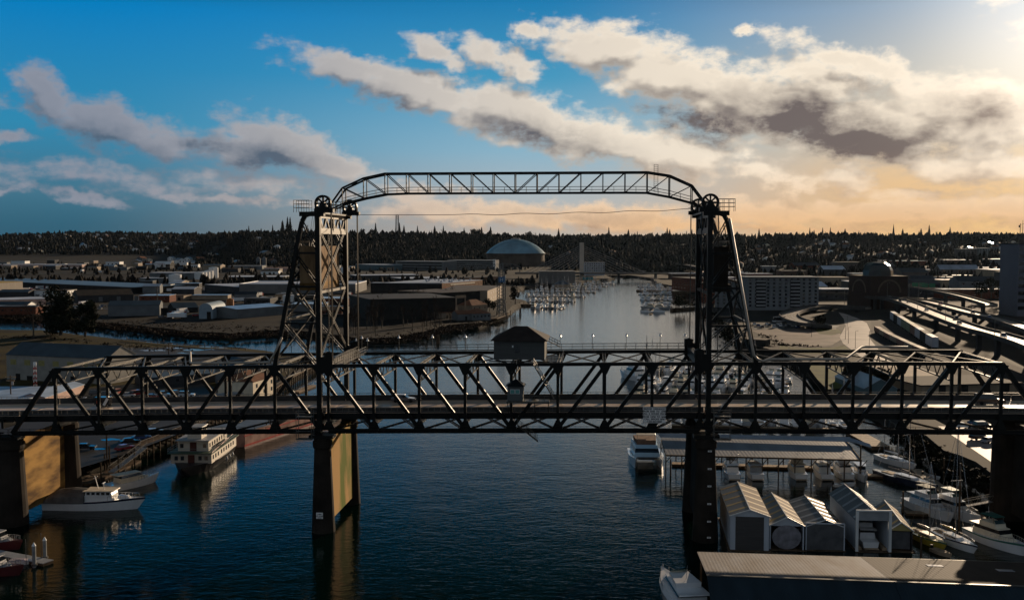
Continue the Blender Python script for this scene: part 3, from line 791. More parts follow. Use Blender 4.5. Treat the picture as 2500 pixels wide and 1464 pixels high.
# ---- overhead truss between the tower tops
def overhead():
    th = bthing('overhead_truss', 'arched-end lattice catwalk truss joining the tops of the two lift towers', 'bridge')
    tl = [(1.2, 60.2), (2.2, 61.3), (6.1, 63.75), (10.1, 64.35)]
    zt = lambda u: 64.6
    nodes = [2.3 + (66.4 - 2.3) * i / 16 for i in range(17)]
    def top(i): return {0: 61.9, 1: 63.7, 15: 63.9, 16: 62.1}.get(i, 64.55)
    def bot(i): return {0: 59.0, 1: 60.0, 2: 60.75, 14: 60.85, 15: 60.1, 16: 59.0}.get(i, 60.9)
    VV = (8.6, 11.4)
    for v in VV:
        m = MB(); m.bar((.3, v, 59.2), (nodes[0], v, top(0)), .3, .3, up=(0, 1, 0)); m.bar((nodes[16], v, top(16)), (68.6, v, 59.2), .3, .3, up=(0, 1, 0))
        for i in range(16): m.bar((nodes[i], v, top(i)), (nodes[i + 1], v, top(i + 1)), .32, .34, up=(0, 1, 0))
        m.build('top_chord', STEEL, th)
        m = MB(); m.bar((-.6, v, 57.6), (nodes[0], v, bot(0)), .26, .28, up=(0, 1, 0)); m.bar((nodes[16], v, bot(16)), (69.6, v, 57.6), .26, .28, up=(0, 1, 0))
        for i in range(16): m.bar((nodes[i], v, bot(i)), (nodes[i + 1], v, bot(i + 1)), .28, .30, up=(0, 1, 0))
        m.build('bottom_chord', STEEL, th)
        for i in range(17):
            m = MB(); m.bar((nodes[i], v, bot(i)), (nodes[i], v, top(i)), .17, .17, up=(0, 1, 0)); m.build('post', STEEL, th)
        for i in range(16):
            m = MB()
            if i < 8: m.bar((nodes[i], v, top(i)), (nodes[i + 1], v, bot(i + 1)), .15, .15, up=(0, 1, 0))
            else: m.bar((nodes[i], v, bot(i)), (nodes[i + 1], v, top(i + 1)), .15, .15, up=(0, 1, 0))
            m.build('diagonal', STEEL, th)
    m = MB()
    for i in range(17):
        m.bar((nodes[i], VV[0], bot(i)), (nodes[i], VV[1], bot(i)), .14); m.bar((nodes[i], VV[0], top(i)), (nodes[i], VV[1], top(i)), .14)
        if i < 16:
            m.bar((nodes[i], VV[0], bot(i) - .1), (nodes[i + 1], VV[1], bot(i + 1) - .1), .1); m.bar((nodes[i], VV[1], top(i)), (nodes[i + 1], VV[0], top(i + 1)), .1)
    m.build('cross_bracing', STEEL, th)
    m = MB()
    for i in range(16):
        a, b = (nodes[i], bot(i)), (nodes[i + 1], bot(i + 1))
        m.bar((a[0], 10, a[1] + .05), (b[0], 10, b[1] + .05), .9, .08)
        for v in (9.5, 10.5):
            for h in (.6, 1.15): m.bar((a[0], v, a[1] + h), (b[0], v, b[1] + h), .055)
            for j in (0, .5): u = a[0] + (b[0] - a[0]) * j; z = a[1] + (b[1] - a[1]) * j; m.bar((u, v, z), (u, v, z + 1.15), .05)
    m.build('walkway', STEELL, th)
    m = MB()
    for du in (-.35, .35): m.bar((59.9 + du, 8.5, 61), (59.9 + du, 8.5, 65.9), .07)
    for j in range(14): m.bar((59.55, 8.5, 61 + j * .37), (60.25, 8.5, 61 + j * .37), .05)
    m.build('ladder', STEEL, th)
    for us_, a_, b_ in (((-.2, 1.2), -1, 3.4), ((67.6, 69.2), 66, 70)):
        for v in (8.2, 11.8):
            m = MB()
            for u in us_: m.bar((u, v, 57.1), (u, v, 59.4), .12)
            for h in (58.2, 58.8, 59.4): m.bar((a_, v, h), (b_, v, h), .07)
            m.build('landing_rail', STEEL, th)
overhead()
cb = empty('slack_cable', (0, 0, 0), label='thin slack wire strung between the two tower tops below the catwalk', category='cable')
m = MB(); pts = []
for i in range(41):
    t = i / 40; u = 1.5 + 66 * t; pts.append(bw(u, W, 57.3 + .9 * t + .12 * math.sin(t * 40) * (t > .3) - 1.1 * (4 * t * (1 - t)) * .35))
m.path(pts, .055, 5); m.build('wire', STEEL, cb)

# ---- piers
def pier(u, r0, r1, ztop_, side, label, lit, u2=None):
    th = bthing('bridge_pier', label, 'pier', group='concrete bridge piers')
    for v in (0, W):
        m = MB(); m.lathe((u, v, -1.5), [(r0 + .15, 0), (r0, 2.6), (r1, ztop_ - .4 + 1.5 - 1.6), (r1 + .25, ztop_ + 1.5 - 1.6), (r1 + .25, ztop_ + 1.5 - .6), (r1 + .05, ztop_ + 1.5 - .6), (r1 + .05, ztop_ + 1.5), (.1, ztop_ + 1.5)], 20)
        m.build('column', CONCD, th, smooth=False)
    m = MB(); h = .75
    m.add([(u - h - .25, 1.2, 1.6), (u + h + .25, 1.2, 1.6), (u + h + .25, W - 1.2, 1.6), (u - h - .25, W - 1.2, 1.6), (u - h, .8, ztop_ - .3), (u + h, .8, ztop_ - .3), (u + h, W - .8, ztop_ - .3), (u - h, W - .8, ztop_ - .3)],
          [(3, 2, 1, 0), (4, 5, 6, 7), (0, 1, 5, 4), (1, 2, 6, 5), (2, 3, 7, 6), (3, 0, 4, 7)])
    m.build('web_wall', lit, th)  # sun on the left piers' walls is put into this paler concrete
    for v in (0, W): m = MB(); m.lh((u - 2.2, v - 1.3, ztop_ + .02), (u + 2.2, v + 1.3, ztop_ + .55)); m.build('bearing_shoe', STEEL, th)
    return th
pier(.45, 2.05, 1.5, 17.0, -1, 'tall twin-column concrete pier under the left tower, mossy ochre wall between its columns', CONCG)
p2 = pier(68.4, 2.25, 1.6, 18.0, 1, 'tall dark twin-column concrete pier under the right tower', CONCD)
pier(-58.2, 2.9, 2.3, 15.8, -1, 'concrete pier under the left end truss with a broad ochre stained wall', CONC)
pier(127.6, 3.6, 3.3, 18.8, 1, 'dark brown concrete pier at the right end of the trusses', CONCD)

# ------------------------------------------------------------------ generators: boats, cars, houses
class Proto:
    def __init__(s, root): s.t = tree_of(root); s.used = False
    def place(s, loc, rz, scale=None, **tg):
        if not s.used:
            s.used = True; o = s.t[0]; o.location = loc; o.rotation_euler = (0, 0, rz)
            if scale is not None: o.scale = scale if hasattr(scale, '__len__') else (scale,) * 3
            for k, v in tg.items(): o[k] = v
            return o
        return copy_tree(s.t, loc, rz, None, scale if scale is not None else 1.0, **tg)

def hull_mesh(L, B, H, sheer=.5, n=14, stern=.82, m=None, stripe=None, full=.62, wl=-.5):
    """lofted hull, bow at +x, origin amidships at the waterline"""
    mb = MB(); rows = []
    for i in range(n + 1):
        t = i / n; x = -L / 2 + L * t
        b = B / 2 * (stern + (1 - stern) * min(1, t / .35)) if t < full * .6 else B / 2 * max(0.02, (1 - max(0, (t - full * .6) / (1 - full * .6)) ** 2.3))
        h = H + sheer * max(0, t - .35) ** 1.6 * 2.2
        xf = x + (.06 * L * (t > .9) * (t - .9) * 10)
        rows.append([(x - (.04 * L if t > .95 else 0), 0, wl), (x - (.03 * L if t > .95 else 0), b * .78, wl + .25), (xf, b * .97, h * .82), (xf, b, h), (xf, b * .93, h), (xf, 0, h - .05)])
    k = 6; vs = []
    for r in rows: vs += r
    base = len(vs)
    for r in rows: vs += [(x, -y, z) for x, y, z in r]
    fs = []; ms = []
    for i in range(n):
        for j in range(k - 1):
            a, b, c, d = i * k + j, (i + 1) * k + j, (i + 1) * k + j + 1, i * k + j + 1
            fs.append((a, b, c, d)); fs.append(tuple(q + base for q in (d, c, b, a)))
            q = stripe if (stripe and j == 2) else m
            ms += [q, q]
    for f, q in zip(fs, ms):
        pass
    mb.v = [tuple(v) for v in vs]; mb.f = fs; mb.mi = [mb._m(q) if q else 0 for q in ms]
    mb.f.append((0, 1, 2, 3, 4, 5)); mb.mi.append(mb._m(m) if m else 0)
    mb.f.append(tuple(base + q for q in (5, 4, 3, 2, 1, 0))); mb.mi.append(mb._m(m) if m else 0)
    return mb, lambda t: H + sheer * max(0, t - .35) ** 1.6 * 2.2

def trap(mb, x0, x1, w0, w1, z0, z1, inset=.25, m=None, rake=.6, rrake=.1, inset_y=None):
    """house block narrowing upward with a raked front (+x)"""
    iy = inset if inset_y is None else inset_y
    vs = [(x0, -w0 / 2, z0), (x1, -w1 / 2, z0), (x1, w1 / 2, z0), (x0, w0 / 2, z0), (x0 + rrake, -w0 / 2 + iy, z1), (x1 - rake, -w1 / 2 + iy, z1), (x1 - rake, w1 / 2 - iy, z1), (x0 + rrake, w0 / 2 - iy, z1)]
    return mb.add(vs, [(3, 2, 1, 0), (4, 5, 6, 7), (0, 1, 5, 4), (1, 2, 6, 5), (2, 3, 7, 6), (3, 0, 4, 7)], m)

def rails(mb, L, B, h0, h=.75, t0=.55, n=7, r=.03):
    for s in (-1, 1):
        pts = []
        for i in range(n + 1):
            t = t0 + (1 - t0) * i / n; full = .372
            b = B / 2 * max(.02, (1 - max(0, (t - full) / (1 - full)) ** 2.3)) * .94
            pts.append(Vector((-L / 2 + L * t, s * b, h0(t) + h)))
        for p, q in zip(pts, pts[1:]): mb.bar(p, q, r * 2)
        for p in pts: mb.bar(p - Vector((0, 0, h)), p, r * 1.6)

def cruiser(L=12, B=4, H=1.3, fly=True, hullm=None, housem=None, canvas=None, name='motor_cruiser', tall=1.0, stripe=None):
    hullm = hullm or GEL; housem = housem or GEL
    th = empty(name, (0, 0, 0))
    mb, hh = hull_mesh(L, B, H, .5, m=hullm, stripe=stripe); mb.build('hull', hullm, th)
    z0 = H; z1 = H + 1.75 * tall
    m = MB(); trap(m, -L * .30, L * .20, B * .78, B * .60, z0, z1 - .75, .08, rake=.35, inset_y=.06); m.build('cabin', housem, th)
    m = MB(); trap(m, -L * .28, L * .19 - .25, B * .74, B * .54, z1 - .75, z1 - .12, .16, rake=.75); m.build('window_band', GLASS, th)
    m = MB(); trap(m, -L * .36, L * .14, B * .84, B * .58, z1 - .12, z1, .02, rake=.05); m.build('cabin_roof', housem, th)
    m = MB(); trap(m, L * .20, L * .36, B * .55, B * .26, hh(.7) - .05, hh(.75) + .35, .12, rake=.8); m.build('trunk_cabin', housem, th)
    if fly:
        m = MB(); trap(m, -L * .20, L * .08, B * .66, B * .5, z1, z1 + .7, .02, rake=.25, inset_y=-.05); m.build('flybridge', housem, th)
        m = MB(); m.add([(L * .07, -B * .24, z1 + .7), (L * .07, B * .24, z1 + .7), (L * .03, B * .22, z1 + 1.2), (L * .03, -B * .22, z1 + 1.2)], [(0, 1, 2, 3), (3, 2, 1, 0)]); m.build('windscreen', GLASSC, th)
        top = z1 + 1.75
        if canvas:
            m = MB(); trap(m, -L * .20, L * .06, B * .62, B * .5, top, top + .1, .12, rake=.2); m.build('canopy', canvas, th)
            m = MB()
            for sx in (-L * .18, L * .03):
                for sy in (-B * .24, B * .24): m.bar((sx, sy, z1), (sx, sy, top), .06)
            m.build('canopy_frame', CHROME, th)
    m = MB(); rails(m, L, B, hh, .7, .55); m.build('bow_rail', CHROME, th)
    m = MB(); m.tube((-L * .12, 0, z1), (-L * .16, 0, z1 + 3.0), .05, .03, 6); m.bar((-L * .15, -.6, z1 + 2.1), (-L * .15, .6, z1 + 2.1), .05); m.build('mast', CHROME, th)
    m = MB(); m.box((-L * .5 - .3, 0, .25), (.7, B * .7, .12)); m.build('swim_platform', WOODL, th)
    return th

def sailboat(L=11, B=3.3, H=1.1, hullm=None, mast=1.25, name='sailing_boat', deckm=None, stripe=None, covers=None, ketch=False):
    hullm = hullm or GEL; deckm = deckm or GEL
    th = empty(name, (0, 0, 0))
    mb, hh = hull_mesh(L, B, H, .3, stern=.6, m=hullm, full=.55, stripe=stripe); mb.build('hull', hullm, th)
    m = MB(); trap(m, -L * .12, L * .22, B * .55, B * .36, H - .05, H + .5, .14, rake=.5); m.build('cabin', deckm, th)
    m = MB(); trap(m, -L * .08, L * .16, B * .565, B * .42, H + .16, H + .36, .03, rake=.05); m.build('port_lights', GLASS, th)
    m = MB(); trap(m, -L * .36, -L * .14, B * .42, B * .46, H - .02, H + .12, .02); m.build('cockpit', WOODL, th)
    m = MB(); hm = L * mast; xm = L * .08
    m.tube((xm, 0, H), (xm, 0, hm), .10, .07, 7); m.bar((xm, -B * .32, hm * .55), (xm, B * .32, hm * .55), .06); m.bar((xm, -B * .2, hm * .78), (xm, B * .2, hm * .78), .05)
    m.build('mast', CHROME, th)
    if ketch: m = MB(); m.tube((-L * .3, 0, H), (-L * .3, 0, hm * .7), .09, .06, 7); m.build('mizzen_mast', CHROME, th)
    m = MB(); m.tube((xm, 0, H + 1.2), (-L * .28, 0, H + 1.15), .06, n=6); m.build('boom', CHROME, th)
    m = MB(); m.path([(xm, 0, H + 1.35), (-L * .05, 0, H + 1.42), (-L * .28, 0, H + 1.3)], [.22, .2, .1], 7); m.build('furled_sail', covers or BLUEC, th)
    m = MB(); r = .022
    for q in ((L * .49, 0, hh(1)), (-L * .49, 0, H), (xm - .2, B * .48, H), (xm - .2, -B * .48, H)): m.bar(q, (xm, 0, hm - .1), r * 1.6)
    m.build('rigging', CHROME, th)
    m = MB(); rails(m, L, B, hh, .6, .45, 6, .02); m.build('lifelines', CHROME, th)
    return th

def skiff(L=4.5, B=1.7, hullm=None, name='skiff'):
    th = empty(name, (0, 0, 0)); hullm = hullm or GEL
    mb, hh = hull_mesh(L, B, .55, .2, n=8, m=hullm); mb.build('hull', hullm, th)
    m = MB()
    for x in (-L * .2, L * .1): m.box((x, 0, .6), (.3, B * .8, .06))
    m.build('bench_seat', WOODL, th)
    m = MB(); m.box((-L * .52, 0, .75), (.35, .35, .6)); m.bar((-L * .54, 0, .5), (-L * .56, 0, -.4), .16); m.build('outboard_motor', BLACK, th)
    return th

def car_body(kind='sedan', L=4.6, Wd=1.8, H=1.45, m=None, name='parked_car'):
    th = empty(name, (0, 0, 0)); mb = MB(); hb = .85 if kind != 'van' else 1.0
    prof = [(-L / 2, .35), (L / 2, .35), (L / 2, .7), (L / 2 - .2, hb - .05), (L * .22, hb + .05), (-L * .40, hb + .08), (-L / 2, hb - .05)]
    vs = [(x, -Wd / 2, z) for x, z in prof] + [(x, Wd / 2, z) for x, z in prof]; n = len(prof)
    mb.add(vs, [(i, (i + 1) % n, n + (i + 1) % n, n + i)[::-1] for i in range(n)] + [tuple(range(n)), tuple(range(n, 2 * n))[::-1]]); mb.build('body', m, th)
    x0, x1 = (-L * .40, L * .20) if kind == 'sedan' else (-L * .47, L * .24)
    g = MB(); trap(g, x0, x1, Wd * .94, Wd * .94, hb + .04, H - .06, .14, rake=.65, rrake=.45 if kind == 'sedan' else .15); g.build('windows', GLASS, th)
    r = MB(); trap(r, x0 + (.42 if kind == 'sedan' else .14), x1 - .6, Wd * .94 - .26, Wd * .94 - .26, H - .06, H, .04, rake=.04, rrake=.04); r.build('roof', m, th)
    for sx in (-L * .31, L * .31):
        for sy in (-1, 1):
            w = MB(); w.tube((sx, sy * (Wd / 2 - .22), .33), (sx, sy * (Wd / 2 + .01), .33), .33, n=12); w.build('wheel', BLACK, th)
    for sy in (-.6, .6):
        l = MB(); l.box((L / 2 - .02, sy, .68), (.1, .36, .14)); l.build('headlight', GEL, th)
    return th
CARC = [mat('car_white', (.70, .70, .70), .25, 0, .03, 1, coat=.8), mat('car_silver', (.38, .39, .41), .25, .5, .03, 1, coat=.8), mat('car_black', (.015, .015, .018), .2, 0, .05, 1, coat=.8),
        mat('car_red', (.30, .02, .02), .25, 0, .05, 1, coat=.8), mat('car_blue', (.03, .07, .20), .25, 0, .05, 1, coat=.8), mat('car_grey', (.12, .12, .13), .25, .3, .05, 1, coat=.8)]
CARN = ['white', 'silver', 'black', 'red', 'blue', 'grey']
CARS = {}
def car(ci, kind, loc, rz, zone, px, scale=1.0, group='parked cars', word='car'):
    k = (ci, kind)
    if k not in CARS: CARS[k] = Proto(car_body(kind, {'sedan': 4.6, 'van': 5.0}[kind], 1.82 if kind == 'sedan' else 1.95, {'sedan': 1.45, 'van': 1.9}[kind], CARC[ci]))
    o = CARS[k].place(loc, rz, scale)
    return reg(o, f'{CARN[ci]} {"saloon" if kind == "sedan" else "tall estate"} {word}', zone, px, 'car', group)

def building(name, label, cat, p0, p1, depth, h, wall=GREYW, roof=ROOFD, kind='flat', z0=3.0, win=None, rh=None, over=.25, group=None, doors=None, ends=None, winm=None, parapet=False):
    """front base runs p0 -> p1 (left to right), body goes away from the viewer"""
    p0 = Vector(p0); p1 = Vector(p1); d = p1 - p0; w = math.hypot(d.x, d.y); rz = math.atan2(d.y, d.x)
    th = empty(name, (p0.x, p0.y, z0), rz, label=label, category=cat)
    if group: th['group'] = group
    m = MB()
    if kind in ('gable_x', 'gable_y', 'barrel', 'hip', 'barrel_y'): rh = rh if rh is not None else h * .35
    m.lh((0, 0, -.3), (w, depth, h))
    if kind == 'gable_x': m.add([(0, 0, h), (0, depth, h), (0, depth / 2, h + rh), (w, 0, h), (w, depth, h), (w, depth / 2, h + rh)], [(0, 2, 1), (3, 4, 5)])
    if kind == 'gable_y': m.add([(0, 0, h), (w, 0, h), (w / 2, 0, h + rh), (0, depth, h), (w, depth, h), (w / 2, depth, h + rh)], [(0, 1, 2), (3, 5, 4)])
    m.build('wall', wall, th)
    r = MB(); o = over
    if kind == 'flat':
        r.lh((-o, -o, h + .003), (w + o, depth + o, h + .35))
        if parapet:
            r = MB(); r.lh((.3, .3, h + .003), (w - .3, depth - .3, h + .1))
            for a, b in (((-.1, -.1, h + .003), (w + .1, .3, h + .8)), ((-.1, depth - .3, h + .003), (w + .1, depth + .1, h + .8)), ((-.1, .3, h + .003), (.3, depth - .3, h + .8)), ((w - .3, .3, h + .003), (w + .1, depth - .3, h + .8))): r.lh(a, b)
    elif kind == 'gable_x':
        t = .15; e = rh * o / (depth / 2)
        for s in (0, 1):
            y0 = -o if s == 0 else depth + o
            r.add([(-o, y0, h - e + .02), (w + o, y0, h - e + .02), (w + o, depth / 2, h + rh + .02), (-o, depth / 2, h + rh + .02), (-o, y0, h - e + .02 + t), (w + o, y0, h - e + .02 + t), (w + o, depth / 2, h + rh + .02 + t), (-o, depth / 2, h + rh + .02 + t)],
                  [q if s == 0 else q[::-1] for q in [(3, 2, 1, 0), (4, 5, 6, 7), (0, 1, 5, 4), (1, 2, 6, 5), (2, 3, 7, 6), (3, 0, 4, 7)]])
    elif kind == 'gable_y':
        t = .15; e = rh * o / (w / 2)
        for s in (0, 1):
            x0 = -o if s == 0 else w + o
            r.add([(x0, -o, h - e + .02), (w / 2, -o, h + rh + .02), (w / 2, depth + o, h + rh + .02), (x0, depth + o, h - e + .02), (x0, -o, h - e + .02 + t), (w / 2, -o, h + rh + .02 + t), (w / 2, depth + o, h + rh + .02 + t), (x0, depth + o, h - e + .02 + t)],
                  [q if s == 0 else q[::-1] for q in [(3, 2, 1, 0), (4, 5, 6, 7), (0, 1, 5, 4), (1, 2, 6, 5), (2, 3, 7, 6), (3, 0, 4, 7)]])
    elif kind == 'hip':
        k = min(w, depth) * .45
        r.add([(-o, -o, h), (w + o, -o, h), (w + o, depth + o, h), (-o, depth + o, h), (k, depth / 2, h + rh), (w - k, depth / 2, h + rh)], [(0, 1, 5, 4), (1, 2, 5), (2, 3, 4, 5), (3, 0, 4), (3, 2, 1, 0)])
    elif kind in ('barrel', 'barrel_y'):
        n = 10; vs = []
        for e in (0, 1):
            for i in range(n + 1):
                a = math.pi * i / n
                if kind == 'barrel': vs.append((-o if e == 0 else w + o, depth / 2 - (depth / 2 + .05) * math.cos(a), h + rh * math.sin(a)))
                else: vs.append((w / 2 - (w / 2 + .05) * math.cos(a), -o if e == 0 else depth + o, h + rh * math.sin(a)))
        fs = [(i, n + 1 + i, n + 2 + i, i + 1) for i in range(n)] + [tuple(range(n + 1))[::-1], tuple(range(n + 1, 2 * n + 2))]
        r.add(vs, fs)
    r.build('roof', roof, th)
    if win:
        rows, cols, ww, wh, zb = win; sp = w / cols; rs = (h - zb - .3) / rows
        for i in range(rows):
            for j in range(cols):
                q = MB(); cx = sp * (j + .5); cz = zb + rs * i + rs * .5
                q.lh((cx - ww / 2, -.06, cz - wh / 2), (cx + ww / 2, -.003, cz + wh / 2)); q.build('window', winm or GLASS, th)
    for dd in doors or ():
        q = MB(); q.lh((dd[0], -.08, 0), (dd[0] + dd[1], -.003, dd[2])); q.build('door', dd[3] if len(dd) > 3 else DARKW, th)
    return th
def bpx(name, label, cat, x0, y0, x1, y1, hpx, depth, z0=3.0, **k):
    """building from photo pixels of its front base line and its height in pixels"""
    p0 = G(x0, y0, z0); p1 = G(x1, y1, z0); h = hpx / F * (p0.y + p1.y) / 2
    return building(name, label, cat, p0, p1, depth, h, z0=z0, **k)
def pole(name, label, cat, base, h, r=.15, arms=(), m=WOOD, lamp=None, group=None, px=None, zone=None):
    th = empty(name, base, 0, category=cat)
    if label and zone is None: th['label'] = label
    if zone is not None: reg(th, label, zone, px, cat, group)
    elif group: th['group'] = group
    q = MB(); q.tube((0, 0, -.3), (0, 0, h), r, r * .6, 7); q.build('shaft', m, th)
    for (z, w, a) in arms:
        q = MB(); q.bar((-w / 2 * math.cos(a), -w / 2 * math.sin(a), z), (w / 2 * math.cos(a), w / 2 * math.sin(a), z), r * .9); q.build('cross_arm', m, th)
    if lamp:
        q = MB(); q.bar((0, 0, h - .1), (lamp, 0, h + .2), r * .5); q.build('bracket', m, th); q = MB(); q.box((lamp, 0, h + .15), (.7, .3, .15)); q.build('lamp_head', GREYP, th)
    return th

# ------------------------------------------------------------------ on and around the bridge
CR = R(0)
def machinery_house():
    c = bw(35.4, 5.2, ztop(35) + .25)
    th = empty('machinery_house', c, -BA, label='grey clad machinery house with dark pyramid roof on top of the lift span', category='building')
    w, d, h = 9.2, 9.6, 3.4
    m = MB(); m.lh((-w / 2, 0, 0), (w / 2, d, h)); m.build('wall', mat('house_cladding', (.085, .09, .087), .7, 0, .15, .4, stretch=(.2, .2, 4)), th)
    m = MB(); o = .55; m.add([(-w / 2 - o, -o, h), (w / 2 + o, -o, h), (w / 2 + o, d + o, h), (-w / 2 - o, d + o, h), (-w / 2 + 3.4, d / 2, h + 2.3), (w / 2 - 3.4, d / 2, h + 2.3), (-w / 2 - o, -o, h + .12), (w / 2 + o, -o, h + .12), (w / 2 + o, d + o, h + .12), (-w / 2 - o, d + o, h + .12)],
                       [(6, 7, 5, 4), (7, 8, 5), (8, 9, 4, 5), (9, 6, 4), (0, 1, 7, 6), (1, 2, 8, 7), (2, 3, 9, 8), (3, 0, 6, 9), (3, 2, 1, 0)]); m.build('roof', mat('house_shingles', (.04, .03, .025), .8, 0, .35, .6), th)
    m = MB(); m.lh((-.9, -.06, 1.3), (-.0, -.003, 2.6)); m.build('window', GLASS, th)
    m = MB(); m.box((-1.15, -.15, 2.4), (.25, .25, .35)); m.build('lamp', LAMPG, th)
    m = MB(); m.lh((-w / 2 - .8, -.9, -.35), (w / 2 + 3.2, -.02, -.2)); m.lh((w / 2 + .02, -.02, -.35), (w / 2 + 3.2, d, -.2))
    for h2 in (.55, 1.05):
        m.bar((w / 2 + .6, -.85, h2 - .2), (w / 2 + 3.2, -.85, h2 - .2), .06); m.bar((w / 2 + 3.2, -.85, h2 - .2), (w / 2 + 3.2, d, h2 - .2), .06)
    for i in range(5): m.bar((w / 2 + .6 + i * .65, -.85, -.3), (w / 2 + .6 + i * .65, -.85, .85), .05)
    m.build('platform', STEEL, th)
machinery_house()
def cabin():
    th = empty('operator_cabin', bw(35.3, -2.9, 24.45), -BA, label='small grey cabin with hipped roof and two lit panes on the near truss', category='cabin')
    w, d, h = 2.7, 2.7, 2.6
    m = MB(); m.lh((-w / 2, 0, 0), (w / 2, d, h)); m.build('wall', mat('cabin_grey', (.11, .115, .115), .7, 0, .1, .6), th)
    m = MB(); o = .35; m.add([(-w / 2 - o, -o, h), (w / 2 + o, -o, h), (w / 2 + o, d + o, h), (-w / 2 - o, d + o, h), (0, d / 2, h + 1.1)], [(0, 1, 4), (1, 2, 4), (2, 3, 4), (3, 0, 4), (3, 2, 1, 0)]); m.tube((0, d / 2, h + .9), (0, d / 2, h + 2.2), .12, n=6); m.build('roof', STEEL, th)
    for x in (-.85, .02):
        f = MB(); f.lh((x, -.07, 1.25), (x + .78, -.003, 2.05)); f = f.build('window', WHITE, th); g = MB(); g.lh((x + .07, -.1, 1.32), (x + .71, -.073, 1.98)); g.build('pane', mat('teal_window', (.10, .30, .28), .12, 0, .1, 1, spec=.9), f)
    m = MB(); m.lh((-w / 2 - .2, -.2, -.3), (w / 2 + 4.6, d, -.05)); 
    for h2 in (.45, .9): m.bar((w / 2 + .3, -.15, h2), (w / 2 + 4.6, -.15, h2), .06)
    for i in range(6): m.bar((w / 2 + .3 + i * .86, -.15, -.1), (w / 2 + .3 + i * .86, -.15, .9), .05)
    for x in (-w / 2, w / 2 + 2, w / 2 + 4.4): m.bar((x, .2, -.2), (x, d + .3, -2.6), .15)
    m.build('balcony', STEEL2, th)
    return th
cabin()
def stair(label, a, b, wid=.9, n=14):
    """open steel stair between two bridge-frame points"""
    th = bthing('steel_stair', label, 'stairs', group='steel stairs on the lift span')
    m = MB(); a = Vector(a); b = Vector(b)
    for dv in (-wid / 2, wid / 2):
        m.bar(a + Vector((0, dv, 0)), b + Vector((0, dv, 0)), .08, .28, up=(0, 1, 0))
    for i in range(n): p = a.lerp(b, (i + .5) / n); m.box(p, (.28, wid, .05))
    m.build('flight', STEEL2, th)
    m = MB()
    for dv in (-wid / 2, wid / 2):
        for h in (.5, 1.0): m.bar(a + Vector((0, dv, h)), b + Vector((0, dv, h)), .06)
        for i in range(0, n + 1, 3): p = a.lerp(b, i / n) + Vector((0, dv, 0)); m.bar(p, p + Vector((0, 0, 1)), .05)
    m.build('handrail', STEEL2, th)
stair('sloping steel stair from the top chord down to the small cabin balcony', (38.4, -1.4, ztop(38) + .2), (42.0, -1.4, 24.6))
stair('short steel stair below the deck under the small cabin', (35.6, -1.5, 20.0), (39.2, -1.5, 17.2))
stair('steel stair climbing beside the machinery house to the far walkway', (42.4, 17.5, ztop(42) + 1.3), (40.0, 17.5, 33.0))

# water pipe over the right approach span and its twin on the left
m = MB(); s1 = lambda u, dz=.75: (u, .1, ztop(u) + dz)
pts = [(71.9, -.6, 56.0), (75.9, -.6, 34.5), (76.3, -.6, 32.6), (76.9, -.5, 31.9), (77.9, -.3, 31.45), (79, 0, ztop(79) + .75), s1(85), s1(91.2), (92.2, .8, ztop(92) + .78), (99.3, 19.2, ztop(99) + .8), (100.3, W, ztop(100) + .8), (104, W, ztop(104) + .8), (108.2, W, ztop(108) + .75)]
th = bthing('water_pipe', 'pale pipe climbing the right tower and crossing over the right approach span', 'pipe'); m.path([pts[0]] + pts[1:], .23, 8); m.build('pipe_run', PIPE, th, smooth=True)
m = MB(); th = bthing('water_pipe', 'pale pipe slanting over the left approach span', 'pipe')
m.path([(-6.6, -.6, 56 - 21), (-8.3, -.6, 31.5), (-8.9, -.3, 30.5), (-10, 0, ztop(-10) + .75), (-22.8, 0, ztop(-23) + .75), (-24, .8, ztop(-24) + .78), (-31.5, 19.2, ztop(-31) + .8), (-33, W, ztop(-33) + .8)], .2, 8); m.build('pipe_run', PIPE, th, smooth=True)

# white lamps along the far walkway
def lamp_proto():
    th = empty('walkway_lamp', (0, 0, 0)); m = MB(); m.tube((0, 0, 0), (0, 0, 2.6), .05, n=5); m.build('post', STEELL, th)
    m = MB(); m.lathe((0, 0, 2.45), [(.02, .62), (.10, .55), (.16, .25), (.30, .02), (.02, 0)], 10); m.build('lamp_shade', LAMPG, th); return th
LP = Proto(lamp_proto())
for x in (823, 868, 882, 896, 973, 1055, 1136, 1368, 1447, 1530, 1613, 1674):
    t = (x - 1250) / F; n = Vector((math.sin(BA), math.cos(BA))); d = Vector((t, 1)); k = (OB.xy.dot(n) + W) / d.dot(n); P = d * k
    u = (P - OB.xy).dot(Vector((math.cos(BA), -math.sin(BA))))
    low = x in (823,); z = ztop(u) + (.55 if not low else -1.0) - (.5 if x in (868, 896) else 0)
    reg(LP.place((P.x, P.y, z), 0), 'small white bell shaped lamp', 'on the far top walkway', x, 'lamp', 'walkway lamps')

